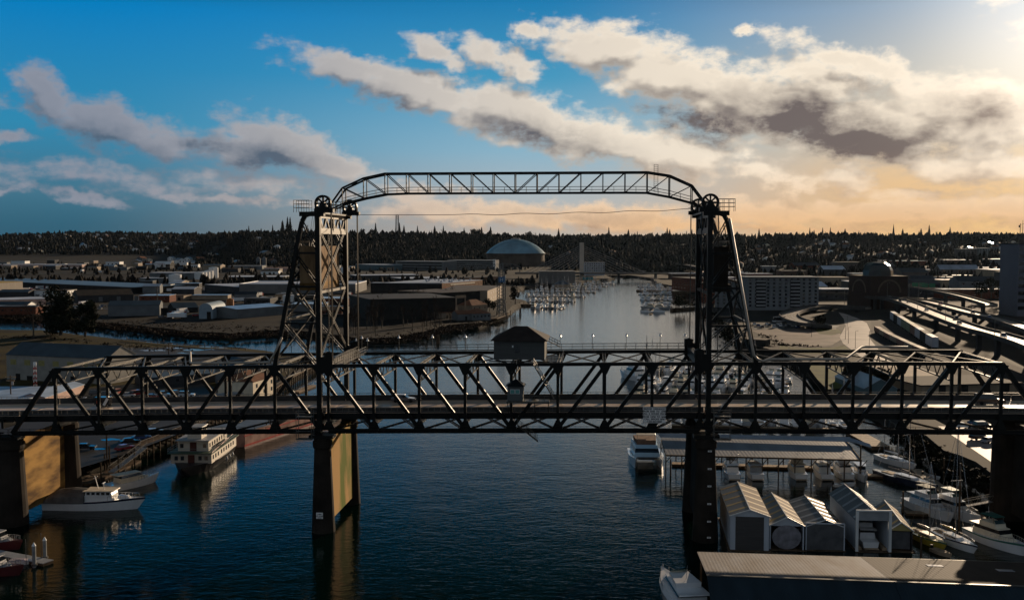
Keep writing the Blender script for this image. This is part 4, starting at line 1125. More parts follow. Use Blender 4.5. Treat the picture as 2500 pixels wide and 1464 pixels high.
# notice board hung on the near truss
def text_mesh(s, size, loc, parent, name='lettering', m=INK, bold=.012, align='CENTER'):
    cu = bpy.data.curves.new(name, 'FONT'); cu.body = s; cu.size = size; cu.align_x = align; cu.offset = bold; cu.extrude = .012; cu.resolution_u = 3
    tmp = bpy.data.objects.new('tmp', cu); COL.objects.link(tmp)
    dg = bpy.context.evaluated_depsgraph_get(); me = bpy.data.meshes.new_from_object(tmp.evaluated_get(dg)); me.name = name
    bpy.data.objects.remove(tmp); me.materials.clear(); me.materials.append(m)
    o = bpy.data.objects.new(name, me); COL.objects.link(o); o.parent = parent; o.location = loc; o.rotation_euler = (R(90), 0, 0)
    return o
def notice():
    P = bw(59.35, -1.6, 22.1); th = empty('notice_board', P, -BA, label='white notice board with bridge opening hours and a phone number on the truss', category='sign')
    w, h = 3.95, 2.75
    m = MB(); m.lh((-w / 2, 0, -h / 2), (w / 2, .08, h / 2)); m.build('panel', SIGNW, th)
    m = MB()
    for a, b in (((-w / 2 + .06, -.012, h / 2 - .1), (w / 2 - .06, -.003, h / 2 - .06)), ((-w / 2 + .06, -.012, -h / 2 + .06), (w / 2 - .06, -.003, -h / 2 + .1)), ((-w / 2 + .06, -.012, -h / 2 + .101), (-w / 2 + .1, -.003, h / 2 - .101)), ((w / 2 - .1, -.012, -h / 2 + .101), (w / 2 - .06, -.003, h / 2 - .101)), ((-w / 2 + .101, -.012, -.02), (w / 2 - .101, -.003, .02))): m.lh(a, b)
    m.build('border', INK, th)
    for s, z in (('BRIDGE  OPENINGS:', .93), ('FROM  8AM  TO  10PM', .52), ('CALL  2  HOURS  PRIOR', .12), ('FROM  10PM  TO  8AM', -.42), ('CALL  BEFORE  8PM', -.82), ('1-253-627-4655', -1.22)):
        text_mesh(s, .40, (0, -.016, z), th)
    m = MB()
    for x in (-1.5, 1.5): m.bar((x, .1, -.9), (x, 1.7, -.9), .1); m.bar((x, .1, .9), (x, 1.7, .9), .1)
    m.build('bracket', STEEL, th)
notice()
def pier_sign():
    P = bw(.35, -2.25, 3.4); th = empty('pier_sign', P, -BA, label='small white square sign on the near column of the left tower pier', category='sign')
    m = MB(); m.lh((-.6, 0, -.55), (.6, .05, .55)); m.build('panel', SIGNW, th)
    for s, z in (('5 MPH', .16), ('NO WAKE', -.16), ('ZONE', -.46)): text_mesh(s, .27, (0, -.014, z), th, bold=.006)
pier_sign()
GP = None
for i, y in enumerate((1103, 1147, 1190, 1234, 1278, 1318)):
    z = CAM_H - (y - 590) / F * 174.3
    th = empty('gauge_plate', bw(68.75, -2.95 + .0 * i, z), -BA); m = MB(); m.lh((-.32, 0, -.13), (.32, .06, .13)); m.build('plate', SIGNW, th); m = MB(); m.lh((-.2, -.02, -.04), (.2, -.003, .04)); m.build('figure', INK, th)
    th['label'] = f'white clearance gauge plate on the right tower pier, {ordw(i + 1)} from the top'; th['category'] = 'gauge'; th['group'] = 'gauge plates'

# vehicles on the deck
t = car_body('van', 5.2, 2.0, 1.95, CARC[2], 'van'); t.location = bw(120.5, 12.5, zdeck(120) + .01); t.rotation_euler = (0, 0, -BA); t['label'] = 'dark van driving on the deck near the right end post'; t['category'] = 'van'
t = car_body('sedan', 4.7, 1.85, 1.5, CARC[5], 'car'); t.location = bw(12.4, 15.0, zdeck(12) + .01); t.rotation_euler = (0, 0, -BA); t['label'] = 'grey car on the far lane behind the first lift span post'; t['category'] = 'car'
def arrow_trailer():
    th = empty('road_work_trailer', bw(-46.2, 12.5, zdeck(-46) + .01), -BA, label='dark road work trailer with orange and white boards on the left deck', category='trailer')
    m = MB(); m.lh((-1.6, -.9, .5), (1.2, .9, 1.9)); m.build('body', CARC[2], th)
    for x in (-.9, .6):
        for s in (-1, 1): w = MB(); w.tube((x, s * .95, .35), (x, s * .72, .35), .35, n=12); w.build('wheel', BLACK, th)
    m = MB(); m.bar((.5, -1.3, .4), (1.3, -1.3, 1.8), .5, .08, up=(0, 1, 0)); m.build('warning_board', WHITE, th)
    m = MB(); m.lh((-1.0, -1.15, .7), (-.2, -1.05, 1.3)); m.build('tail_panel', mat('orange_red', (.6, .08, .02), .4, 0, .1, 1), th)
arrow_trailer()

# ------------------------------------------------------------------ boats near the bridge, left side
def workboat():
    p = G(216, 1247); th = empty('work_boat', (p.x, p.y + 2, 0), R(-1), label='long white work boat with a grey tarpaulin over its stern beside the left pier', category='boat')
    L, B, H = 18.4, 4.8, 1.75
    mb, hh = hull_mesh(L, B, H, .55, m=GEL, stripe=NAVY, stern=.8, full=.7); mb.build('hull', GEL, th)
    m = MB(); n = 8; vs = []; xs = [-9.0, -8.2, -6.5, -3.5, -.8]; tops = [.25, 1.3, 2.2, 2.55, 2.35]
    for x, tz in zip(xs, tops):
        for j in range(n + 1):
            a = math.pi * j / n; vs.append((x, -(B / 2 + .06) * math.cos(a) * (1 if x > -8.5 else .85), H - .15 + tz * math.sin(a) ** .75))
    fs = [(i * (n + 1) + j, (i + 1) * (n + 1) + j, (i + 1) * (n + 1) + j + 1, i * (n + 1) + j + 1) for i in range(4) for j in range(n)] + [tuple(range(n + 1)), tuple(range(4 * (n + 1), 5 * (n + 1)))[::-1]]
    m.add(vs, fs); m.build('tarpaulin', mat('grey_tarp', (.13, .13, .13), .75, 0, .3, .8, bump=.5), th)
    m = MB(); trap(m, -.9, 4.6, B * .74, B * .62, H, H + 1.25, .05, rake=.2); m.build('cabin', WHITE, th)
    m = MB(); trap(m, -.7, 4.45, B * .72, B * .60, H + 1.25, H + 1.95, .08, rake=.35); m.build('wheelhouse', WHITE, th)
    for i in range(5):
        q = MB(); q.lh((-.4 + i * .95, -B * .36 - .0, H + 1.36), (.2 + i * .95, -B * .36 + .16, H + 1.84)); q.build('window', GLASS, th)
    m = MB(); trap(m, -1.2, 4.9, B * .80, B * .66, H + 1.95, H + 2.1, .02, rake=.05); m.build('cabin_roof', CREAM, th)
    m = MB(); m.tube((1.0, .5, H + 2.1), (.3, .5, H + 4.6), .08, n=6); m.bar((.0, .5, H + 4.0), (.9, .5, H + 4.5), .1); m.build('mast', WHITE, th)
    m = MB(); m.tube((2.4, -.3, H + 2.1), (2.4, -.3, H + 3.4), .07, n=6); m.box((2.4, -.3, H + 3.4), (.2, 1.3, .15)); m.build('radar', WHITE, th)
    m = MB(); rails(m, L, B, hh, .8, .7); m.build('bow_rail', CHROME, th)
    m = MB(); trap(m, 5.2, 7.6, 1.7, 1.0, hh(.85), hh(.85) + .55, .1); m.build('deck_dinghy', GEL, th)
workboat()
c2 = cruiser(11.5, 3.8, 1.4, False, housem=CREAM, name='cabin_cruiser', canvas=None); p = G(305, 1198); c2.location = (p.x, p.y + 4, 0); c2.rotation_euler = (0, 0, R(52)); c2['label'] = 'cream topped cabin cruiser moored just behind the tarpaulin covered work boat'; c2['category'] = 'boat'
s = skiff(6, 2.2, WOODL, 'open_boat'); p = G(222, 1166); s.location = (p.x, p.y, 0); s.rotation_euler = (0, 0, R(50)); s['label'] = 'small open wooden boat at the dark dock behind the left pier'; s['category'] = 'boat'

def ferry():
    p = G(440, 1163); th = empty('old_ferry_boat', (p.x + 1.0, p.y + 13, 0), R(-90), label='white three deck old passenger boat moored bow on left of the left tower pier', category='boat')
    L, B, H = 27, 10.0, 1.9
    hm = mat('black_hull', (.015, .015, .018), .4, 0, .3, .5)
    mb, hh = hull_mesh(L, B, H, .35, m=hm, stern=.9, full=.95, n=16); mb.build('hull', hm, th)
    WL = mat('white_boards', (.66, .60, .50), .5, 0, .12, .5, stretch=(1, 1, 6))
    m = MB(); m.lh((-12.5, -4.6, H), (8.2, 4.6, H + 2.35)); m.build('main_house', WL, th)
    m = MB(); m.lh((-13.3, -5.1, H + 2.36), (9.4, 5.1, H + 2.55)); m.build('upper_deck', mat('deck_green', (.05, .09, .06), .6, 0, .3, .5), th)
    m = MB(); m.lh((-8.5, -3.5, H + 2.56), (6.6, 3.5, H + 4.9)); m.build('upper_house', WL, th)
    m = MB(); m.lh((-9, -3.9, H + 4.91), (7.4, 3.9, H + 5.08)); m.build('top_deck', GREYP, th)
    m = MB(); m.lh((1.5, -1.6, H + 5.09), (5.6, 1.6, H + 7.7)); m.build('wheelhouse', WL, th)
    m = MB(); trap(m, 1.2, 6.0, 3.8, 3.8, H + 7.71, H + 7.9, .1, rake=.1); m.build('wheelhouse_roof', GREYP, th)
    for z, x1, ys in ((H + .75, 8.2, (-3.4, -2.0, 2.0, 3.4)), (H + 3.3, 6.6, (-2.6, 2.6)), (H + 6.2, 5.6, (-.75, .75))):
        for y in ys: q = MB(); q.lh((x1 + .003, y - .38, z), (x1 + .07, y + .38, z + .95)); q.build('window', GLASS, th)
    for z, x1 in ((H, 8.2), (H + 2.56, 6.6)): q = MB(); q.lh((x1 + .003, -.75, z), (x1 + .08, .75, z + 2.0)); q.build('door', mat('brown_door', (.12, .04, .03), .6, 0, .2, 1), th)
    for i in range(9):
        q = MB(); x = 6.9 - i * 2.0 - (i > 2) * .6; q.lh((x - .35, 4.603, H + .8), (x + .35, 4.67, H + 1.75)); q.build('window', GLASS, th)
    for i in range(7): q = MB(); x = 5.6 - i * 1.9; q.lh((x - .3, 3.503, H + 3.3), (x + .3, 3.57, H + 4.25)); q.build('window', GLASS, th)
    for i in range(3): q = MB(); x = 4.9 - i * 1.25; q.lh((x - .4, 1.603, H + 6.2), (x + .4, 1.67, H + 7.2)); q.build('window', GLASS, th)
    m = MB()
    for y in (-5.0, 5.0):
        for h in (.5, 1.0): m.bar((-13, y, H + 2.55 + h), (9.2, y, H + 2.55 + h), .05)
    for h in (.5, 1.0): m.bar((9.2, -5, H + 2.55 + h), (9.2, 5, H + 2.55 + h), .05); m.bar((12.2, -2.8, H + .3 + h), (9.5, -4.6, H + h), .05); m.bar((12.2, 2.8, H + .3 + h), (9.5, 4.6, H + h), .05)
    for i in range(12):
        for y in (-5, 5): m.bar((-13 + i * 2, y, H + 2.5), (-13 + i * 2, y, H + 3.55), .05)
    m.build('railing', GREYP, th)
    m = MB()
    for i in range(9): m.lathe((2.4 - i * .7 + .2 * (i % 2), 4.35, H + 2.6), [(.02, 0), (.32, .15), (.38, .45), (.2, .75), (.02, .85)], 6)
    m.build('deck_planters', LEAF, th)
    m = MB(); m.tube((9, 4.9, H + 2.6), (-13, 4.9, H + 3.9), .06, n=5); m.build('awning_pole', RED, th)
    for x in (-2, -4.5, -7):
        m = MB(); m.path([(x, 5.15, 1.5), (x, 5.3, .9), (x, 5.15, .3)], [.1, .22, .1], 7); m.build('fender', GEL, th)
ferry()
def barge():
    a, b = G(592, 1092), G(762, 1036); d = (b - a); ln = 52; d.z = 0; d.normalize()
    th = empty('flat_barge', (a.x, a.y, 0), math.atan2(d.y, d.x), label='long rust red flat barge moored beyond the white old passenger boat', category='barge')
    m = MB(); hm = mat('barge_side', (.42, .25, .20), .7, 0, .35, .35, col2=(.20, .10, .08))
    m.prism([(0, 1.2), (1.2, 0), (ln, 0), (ln, 13), (0, 13)], -.6, 3.6, m=None); m.build('hull', hm, th)
    m = MB(); m.lh((0.8, -.08, 2.6), (ln, -.003, 2.9)); m.lh((.8, -.10, .0), (ln, -.003, .5)); m.build('rubbing_strake', RED, th)
    m = MB(); m.prism([(.1, 1.4), (1.3, .2), (ln - .2, .2), (ln - .2, 12.8), (.1, 12.8)], 3.603, 3.75); m.build('deck', mat('barge_deck', (.10, .13, .17), .5, 0, .4, .4), th)
    for x in (1.5, 12, 24, 36, 50):
        m = MB(); m.tube((x, .6, 3.75), (x, .6, 4.3), .16, n=8); m.build('bollard', STEEL, th)
barge()
def float_dock(label, a, b, w=2.4, z=.55, m1=WOODL, piles=0, group=None, name='floating_dock', key=None):
    a = Vector(a); b = Vector(b); d = b - a; d.z = 0; ln = d.length
    th = empty(name, (a.x, a.y, 0), math.atan2(d.y, d.x), category='dock')
    if key is None: th['label'] = label
    if group: th['group'] = group
    m = MB(); m.lh((0, -w / 2, -.3), (ln, w / 2, z - .12)); m.build('pontoon', WOOD, th)
    m = MB(); k = max(2, int(ln / 1.2))
    for i in range(k): m.lh((ln * i / k + .03, -w / 2 - .08, z - .117), (ln * (i + 1) / k - .03, w / 2 + .08, z))
    m.build('planks', m1, th)
    for i in range(piles):
        q = MB(); x = ln * (i + .5) / piles; q.tube((x, -w / 2 - .3, -1), (x, -w / 2 - .3, 4.2), .2, .17, 8); q.build('pile', WOOD, th)
    return th
float_dock('orange lit floating walkway by the wharf left of the left tower', G(722, 960), G(764, 943), 2.4)
float_dock('dark floating dock behind the tarpaulin covered work boat', G(205, 1185), G(330, 1128), 3, m1=WOOD, piles=3)
# gangway ramp
def gangway(label, a, b, w=1.6, h=1.2):
    th = empty('gangway', (0, 0, 0), 0, label=label, category='gangway'); a = Vector(a); b = Vector(b); d = (b - a).normalized(); s = Vector((-d.y, d.x, 0)).normalized() * w / 2; n = 10
    for sg in (-1, 1):
        m = MB(); p = a + s * sg; q = b + s * sg; up = Vector((0, 0, h)); m.bar(p, q, .12); m.bar(p + up, q + up, .1)
        for i in range(n): x = p.lerp(q, i / n); y = p.lerp(q, (i + 1) / n); m.bar(x, y + up if i % 2 else x + up, .05); m.bar(x + (up if i % 2 == 0 else up * 0), y + (up * 0 if i % 2 == 0 else up), .05)
        m.build('side_truss', STEELL, th)
    m = MB(); m.bar(a, b, w, .08); m.build('walkway', GREYP, th); return th
gangway('lit aluminium gangway ramp sloping down to the dark dock left', G(272, 1152, .8), G(352, 1092, 3.4))
gangway('long horizontal gangway between the right pier and the sailing boat floats', G(2330, 1240, 1.0), G(2425, 1222, 3.0))

# timber wharf with piles along the near peninsula
def wharf(label, pix, z=3.1, w=3.0, n=18):
    P = [G(x, y, 0) for x, y in pix]; th = empty('timber_wharf', (0, 0, 0), 0, label=label, category='wharf'); m = MB(); q = MB(); r = MB()
    for a, b in zip(P, P[1:]):
        d = (b - a).normalized(); s = Vector((d.y, -d.x, 0)) * 1.0
        m.bar(a + Vector((0, 0, z - .2)), b + Vector((0, 0, z - .2)), w, .4)
        k = max(2, int((b - a).length / 2.6))
        for i in range(k + 1): x = a.lerp(b, i / k) + s * 1.2; q = MB(); q.tube((x.x, x.y, -1), (x.x, x.y, z), .2, n=6); q.build('pile', WOOD, th)
        r.bar(a + s * 1.3 + Vector((0, 0, z + 1)), b + s * 1.3 + Vector((0, 0, z + 1)), .08)
        for i in range(k + 1): x = a.lerp(b, i / k) + s * 1.3; r.bar((x.x, x.y, z), (x.x, x.y, z + 1), .07)
    m.build('decking', WOOD, th); r.build('railing', STEELL, th)
wharf('dark timber wharf on close set piles beside the left tower', [(640, 985), (700, 942), (760, 910), (782, 897)])
wharf('timber wharf edge behind the white old passenger boat', [(330, 1118), (395, 1092), (480, 1058), (560, 1020)])

# bottom left corner: guest dock
float_dock('narrow dark dock in the bottom left corner with two white capped piles', G(-60, 1345), G(118, 1378), 2.0, m1=GREYP)
def cap_pile(px, py, top, label):
    p = G(px, py); h = CAM_H - (top - 590) / F * p.y; th = empty('capped_pile', (p.x, p.y, 0), 0, label=label, category='pile', group='white capped piles')
    m = MB(); m.tube((0, 0, -1), (0, 0, h - .6), .30, n=12); m.build('shaft', mat('pile_grey', (.26, .27, .27), .7, 0, .3, .6), th)
    m = MB(); m.lathe((0, 0, h - .6), [(.33, 0), (.33, .08), (.02, .62)], 12); m.build('cone_cap', WHITE, th)
    m = MB(); m.lathe((0, 0, .3), [(.35, 0), (.5, 0), (.5, .3), (.35, .3)], 12); m.build('collar', STEELL, th)
cap_pile(84, 1384, 1333, 'grey pile with white cone cap, nearer of the pair bottom left')
cap_pile(110, 1366, 1319, 'grey pile with white cone cap, farther of the pair bottom left')
pole('dock_light', 'thin pole light beside the farther white capped pile', 'lamp', G(101, 1362, .5), 4.2, .06, m=STEELL)
pole('dock_light', 'thin pole light on the float left of the nearer white capped pile', 'lamp', G(64, 1372, .5), 3.8, .06, m=STEELL)
s = skiff(3.6, 1.7, GEL, 'dinghy'); p = G(48, 1376); s.location = (p.x, p.y, 0); s.rotation_euler = (0, 0, R(8)); s['label'] = 'small covered white dinghy beside the nearer white capped pile'; s['category'] = 'boat'
m = MB(); trap(m, -1.5, 1.4, 1.6, 1.2, .55, .85, .2); m.build('cover', mat('pink_grey_cover', (.40, .34, .36), .7, 0, .2, 1), s)
b1 = cruiser(9, 3.2, 1.2, False, hullm=mat('maroon_hull', (.10, .02, .02), .3, 0, .3, .6), housem=GREYP, name='motor_boat'); p = G(-22, 1345); b1.location = (p.x, p.y + 2, 0); b1.rotation_euler = (0, 0, R(-12)); b1['label'] = 'maroon hulled boat with bow rail at the left frame edge above the dock'; b1['category'] = 'boat'
b1 = cruiser(9, 3.2, 1.2, False, hullm=mat('maroon_hull', (.10, .02, .02)), housem=GREYP, name='motor_boat'); p = G(-30, 1410); b1.location = (p.x, p.y + 2, 0); b1.rotation_euler = (0, 0, R(-8)); b1['label'] = 'dark maroon boat at the left frame edge below the narrow dock'; b1['category'] = 'boat'
b1 = cruiser(10, 3.4, 1.3, True, name='motor_boat', housem=CREAM); p = G(-10, 1100); b1.location = (p.x, p.y, 0); b1.rotation_euler = (0, 0, R(-20)); b1['label'] = 'white cruiser at the left frame edge behind the left pier'; b1['category'] = 'boat'
for i, (x, y, h) in enumerate(((262, 1150, 9), (268, 1152, 6), (256, 1150, 4))):
    th = empty('mooring_pile', G(x, y), 0); m = MB(); m.tube((0, 0, -1), (0, 0, h), .22, .18, 8); m.build('shaft', WOOD, th); reg(th, 'dark timber pile', 'at the dark dock beside the gangway ramp', x, 'pile', 'dark dock piles')

# ------------------------------------------------------------------ right side: boathouses, covered moorage, boats
RIBL = ribbed('ribbed_roof_pale', (.19, .19, .20), 0, .5, .75, col2=(.10, .08, .068), depth=.012)
RIBD = ribbed('ribbed_roof_brown', (.032, .025, .020), 0, .5, .8, depth=.012)
RIBG = ribbed('ribbed_roof_grey', (.22, .235, .26), 0, .8, .5, col2=(.15, .155, .17), depth=.016)
RIBB = ribbed('ribbed_roof_shaded', (.022, .035, .045), 0, .5, .6, depth=.012)
def slab(mb, quad, t=.12):
    q = [Vector(p) for p in quad]; n = (q[1] - q[0]).cross(q[3] - q[0]).normalized() * t
    if n.z > 0: n = -n
    vs = q + [p + n for p in q]; up = (q[1] - q[0]).cross(q[3] - q[0]).z > 0
    fs = [(0, 1, 2, 3), (7, 6, 5, 4), (0, 4, 5, 1), (1, 5, 6, 2), (2, 6, 7, 3), (3, 7, 4, 0)]
    mb.add(vs, fs if up else [f[::-1] for f in fs])

def big_shed():
    A, B_ = G(1702, 1346, 4.8), G(2412, 1369, 4.8)
    C_, D_ = G(1738, 1405, 7.2), G(2560, 1440, 7.2)
    d = (B_ - A); d.z = 0; d.normalize(); rz = math.atan2(d.y, d.x)
    th = empty('covered_moorage', (A.x, A.y, 0), rz, label='long low boat shed, ribbed roof half pale half brown, across the bottom right corner', category='shed')
    Lw = (B_ - A).length + 6; dep = (A - C_).dot(Vector((-d.y, d.x, 0)))
    dep = max(dep, 12)
    sp = Lw * .50
    for (x0, x1, mm) in ((0, sp, RIBL), (sp + .05, Lw, RIBD)):
        m = MB(); slab(m, [(x0, -dep, 7.2), (x1, -dep, 7.2), (x1, 0, 4.8), (x0, 0, 4.8)]); m.build('roof_slope', mm, th)
        m = MB(); slab(m, [(x0, -2 * dep, 2.6), (x1, -2 * dep, 2.6), (x1, -dep - .02, 7.18), (x0, -dep - .02, 7.18)]); m.build('roof_slope', RIBB, th)  # near slope: shade put into the dark colour, pitch steepened out of the sun
    m = MB(); m.bar((0, -dep, 7.28), (Lw, -dep, 7.28), .35, .12); m.bar((Lw + .06, 0, 4.75), (Lw + .06, -dep, 7.15), .14, .3); m.bar((0, .06, 4.7), (Lw, .06, 4.7), .12, .22); m.build('ridge_cap', STEELL, th)
    m = MB()
    hz = lambda y: 4.8 + 2.4 * (-y) / dep + .06
    for i in range(3): x = sp + 8 + i * 9; y0 = -6 - 2 * (i % 2); slab(m, [(x, y0, hz(y0)), (x + 2.2, y0, hz(y0)), (x + 2.2, y0 + 1.4, hz(y0 + 1.4)), (x, y0 + 1.4, hz(y0 + 1.4))], .05)
    m.build('roof_patch', ROOFS, th)
    for i in range(9):
        m = MB(); m.bar((.6 + i * (Lw - 1.2) / 8, -.3, -1), (.6 + i * (Lw - 1.2) / 8, -.3, 4.6), .3); m.build('post', WOOD, th)
big_shed()

WALLW = mat('boathouse_white', (.48, .52, .57), .55, 0, .12, .5, stretch=(1, 1, .2))
STRIPE = mat('clear_roof_strip', (.42, .32, .16), .7, 0, .3, .8)
RBD = mat('boathouse_roof_shaded', (.035, .045, .06), .45, 0, .3, .5)
RBB = mat('boathouse_roof_sunlit', (.11, .078, .055), .8, 0, .3, .5)
def boathouse(label, fl, fr, base, eave, peak, back_ridge, front, strips=5, right=RBB, wall=WALLW, stripL=None):
    """front face px: fl..fr at base y; eave y; peak y; ridge far end px"""
    a = G(fl, base, 0); b = G(fr, base, 0); w = (b - a).length; Y = (a.y + b.y) / 2
    he = (base - eave) / F * Y; hp = (base - peak) / F * Y
    c = G(back_ridge[0], back_ridge[1], hp); mid = (a + b) / 2
    ax = Vector((c.x - mid.x, c.y - mid.y, 0)); dep = ax.length; rz = math.atan2(ax.y, ax.x) - math.pi / 2
    th = empty('boathouse', (mid.x, mid.y, 0), rz, label=label, category='boathouse', group='floating boathouses')
    hw = w / 2
    m = MB(); t = .15
    m.lh((-hw, 0, .1), (-hw + t, dep, he)); m.lh((hw - t, 0, .1), (hw, dep, he)); m.lh((-hw + t, dep - t, .1), (hw - t, dep, he)); m.add([(-hw, dep - .01, he), (hw, dep - .01, he), (0, dep - .01, hp)], [(0, 1, 2), (2, 1, 0)]); m.build('wall', wall, th)
    for s, mm in ((-1, RBD), (1, right)):  # left slope shaded, right slope sunlit: the light is in the roof colours
        r = MB(); o = .22; e = (hp - he) * o / hw
        slab(r, [(0, -o, hp + .06), (s * (hw + o), -o, he - e + .06), (s * (hw + o), dep + o, he - e + .06), (0, dep + o, hp + .06)], .1); r.build('roof_slope', mm, th)
        for i in range(strips):
            q = MB(); y = dep * (i + .5) / strips - .45; slab(q, [(s * .15, y, hp + .075 - (hp - he) * .15 / hw), (s * (hw + .1), y, he - (hp - he) * .1 / hw + .075), (s * (hw + .1), y + .9, he - (hp - he) * .1 / hw + .075), (s * .15, y + .9, hp + .075 - (hp - he) * .15 / hw)], .02); q.build('skylight_strip', stripL or STRIPE, th)
    m = MB(); m.bar((0, -.25, hp + .1), (0, dep + .25, hp + .1), .16, .08); m.bar((0, -.24, hp + .02), (hw + .2, -.24, he - .05), .1, .16); m.bar((0, -.24, hp + .02), (-hw - .2, -.24, he - .05), .1, .16); m.build('trim', WHITE, th)
    m = MB(); m.lh((-hw - .4, -.8, -.3), (hw + .4, dep + .5, .09)); m.build('float', WOOD, th)
    if front == 'door':
        m = MB(); m.lh((-hw + .15, -.05, .1), (-hw + .85, .1, he)); m.lh((hw - .85, -.05, .1), (hw - .15, .1, he)); m.add([(-hw, 0, he - .15), (hw, 0, he - .15), (hw, 0, he), (0, 0, hp), (-hw, 0, he)], [(0, 1, 2, 3, 4)]); m.build('front_frame', wall, th)
        m = MB(); m.lh((-hw + .86, -.02, .1), (hw - .86, .06, he - .16)); m.build('roller_door', mat('slatted_dark_door', (.075, .07, .068), .6, 0, .15, .5, stretch=(.3, 1, 7), bump=.4), th)
    elif front == 'screen':
        m = MB(); m.add([(-hw, 0, he - .1), (hw, 0, he - .1), (hw, 0, he), (0, 0, hp), (-hw, 0, he)], [(0, 1, 2, 3, 4)]); m.bar((-hw + .1, -.03, 0), (-hw + .1, -.03, he), .2); m.bar((hw - .1, -.03, 0), (hw - .1, -.03, he), .2); m.build('front_frame', wall, th)
        m = MB(); n = 18; m.add([(0 + (hw - .35) * math.cos(2 * math.pi * i / n) * (1 if abs(math.cos(2 * math.pi * i / n)) < .7 else .98), -.05, he * .52 + he * .50 * math.sin(2 * math.pi * i / n)) for i in range(n)], [tuple(range(n))]); m.build('mesh_curtain', mat('hanging_mesh', (.24, .23, .25), .8, 0, .4, .9, bump=.6), th)
    elif front == 'panel':
        m = MB(); hh = he + .55; m.bar((-hw - .1, -.3, 0), (-hw - .1, -.3, hh), .18); m.bar((hw + .1, -.3, 0), (hw + .1, -.3, hh), .18); m.bar((-hw - .1, -.3, hh), (hw + .1, -.3, hh), .2); m.build('front_frame', wall, th)
        m = MB(); m.lh((-hw, -.28, .15), (hw, -.22, hh - .1)); m.build('mesh_curtain', mat('grey_mesh', (.11, .11, .115), .8, 0, .3, .7, bump=.4), th)
    elif front == 'open':
        m = MB(); hh = hp + .1; m.bar((-hw - .1, -.4, 0), (-hw - .1, -.4, hh), .45, .3, up=(0, 1, 0)); m.bar((hw + .1, -.4, 0), (hw + .1, -.4, hh), .45, .3, up=(0, 1, 0)); m.bar((-hw - .3, -.4, hh), (hw + .3, -.4, hh), .3, .25); m.build('front_frame', WHITE, th)
        m = MB(); m.lh((-hw + .1, -.3, hh - 1.7), (hw - .1, -.2, hh - .15)); m.build('header_panel', GREYP, th)
        m = MB(); m.lh((-hw + .15, .3, .09), (-hw + .9, dep - .3, .5)); m.lh((hw - .9, .3, .09), (hw - .15, dep - .3, .5)); m.build('inner_dock', WOODL, th)
    else:
        m = MB(); m.add([(-hw, 0, he - .1), (hw, 0, he - .1), (hw, 0, he), (0, 0, hp), (-hw, 0, he)], [(0, 1, 2, 3, 4)]); m.build('gable', mat('yellow_lit_gable', (.42, .34, .14), .6, 0, .2, .5), th)  # yellow light on the gable is put into its colour
        m = MB(); m.lh((-hw + .3, .4, .3), (hw - .3, .5, he - .3)); m.build('dark_interior_sheet', mat('grey_mesh', (.11, .11, .115)), th)  # sheet added to stand in for the dark interior
    return th, (mid, rz, dep)
boathouse('tall white boathouse with slatted dark door, leftmost of the boathouse row', 1783, 1876, 1343, 1256, 1240, (1801, 1176), 'door')
boathouse('white boathouse with round mesh curtain, second of the boathouse row', 1879, 1961, 1341, 1280, 1259, (1884, 1203), 'screen')
boathouse('white framed boathouse with square grey mesh front, third of the row', 1969, 2057, 1342, 1282, 1266, (1965, 1209), 'panel', right=mat('sunlit_pale_slope', (.20, .155, .11), .8, 0, .2, .4), stripL=mat('pale_strip', (.30, .33, .36), .5, 0, .2, .6))
bh, (bm, brz, bdep) = boathouse('open boathouse with tall white frame and a white cruiser inside', 2092, 2168, 1345, 1268, 1243, (2062, 1182), 'open', stripL=mat('pale_strip', (.30, .33, .36)))
boathouse('low boathouse with yellow lit gable right of the open boathouse', 2172, 2226, 1345, 1292, 1272, (2160, 1222), 'none', 4, wall=GREYW)
ib = cruiser(10.5, 3.3, 1.3, True, housem=GEL, name='motor_cruiser'); ib.location = (bm.x + math.sin(-brz) * 6.2, bm.y + math.cos(brz) * 6.2, 0); ib.rotation_euler = (0, 0, brz + R(90)); ib['label'] = 'white cruiser seen stern first inside the open boathouse'; ib['category'] = 'boat'

def roofed_moorage():
    th = empty('covered_moorage', (0, 0, 0), 0, label='long grey ribbed roof on posts over boat berths right of the right tower pier', category='shed')
    ze = 4.6
    a, b = G(1626, 1111, ze), G(2103, 1123, ze); c, d = G(2066, 1076, 5.8), G(1614, 1068, 5.8)
    m = MB(); slab(m, [a, b, c, d]); m.build('roof_slope', RIBG, th)
    e, f, g, h = G(1612, 1066, 5.9), G(2127, 1092, 5.0), G(2082, 1076, 6.0), G(1607, 1057, 6.4)
    m = MB(); slab(m, [G(1612, 1067, 6.0), G(2080, 1078, 6.0), G(2076, 1066, 6.9), G(1606, 1057, 6.9)]); slab(m, [G(2080, 1078, 6.0), G(2128, 1092, 5.4), G(2124, 1083, 6.0), G(2076, 1068, 6.7)]); m.build('upper_roof', mat('upper_roof_blue', (.24, .29, .35), .42, 0, .2, .4), th)
    m = MB(); m.bar(a, b, .2, .35); m.bar(b, c, .2, .3); m.build('fascia', WOOD, th)
    for i in range(13):
        t = i / 12; p = a.lerp(b, t); q = d.lerp(c, t)
        for w_ in (p, q):
            m = MB(); m.bar((w_.x, w_.y + .2, -1), (w_.x, w_.y + .2, ze - .1), .22); m.bar((w_.x, w_.y + .2, 3), (w_.x + 1.3, w_.y + .2, ze - .1), .14); m.build('post', WOOD, th)
    m = MB()
    for i in range(13):
        t = i / 12; p = a.lerp(b, t); q = d.lerp(c, t); m.bar((p.x, p.y, ze - .25), (q.x, q.y, 5.3), .15, .25)
    m.build('rafter', WOOD, th)
roofed_moorage()
float_dock('shaded dock under the covered moorage roof with lit planks', G(1640, 1135), G(2100, 1148), 2.2, piles=0)
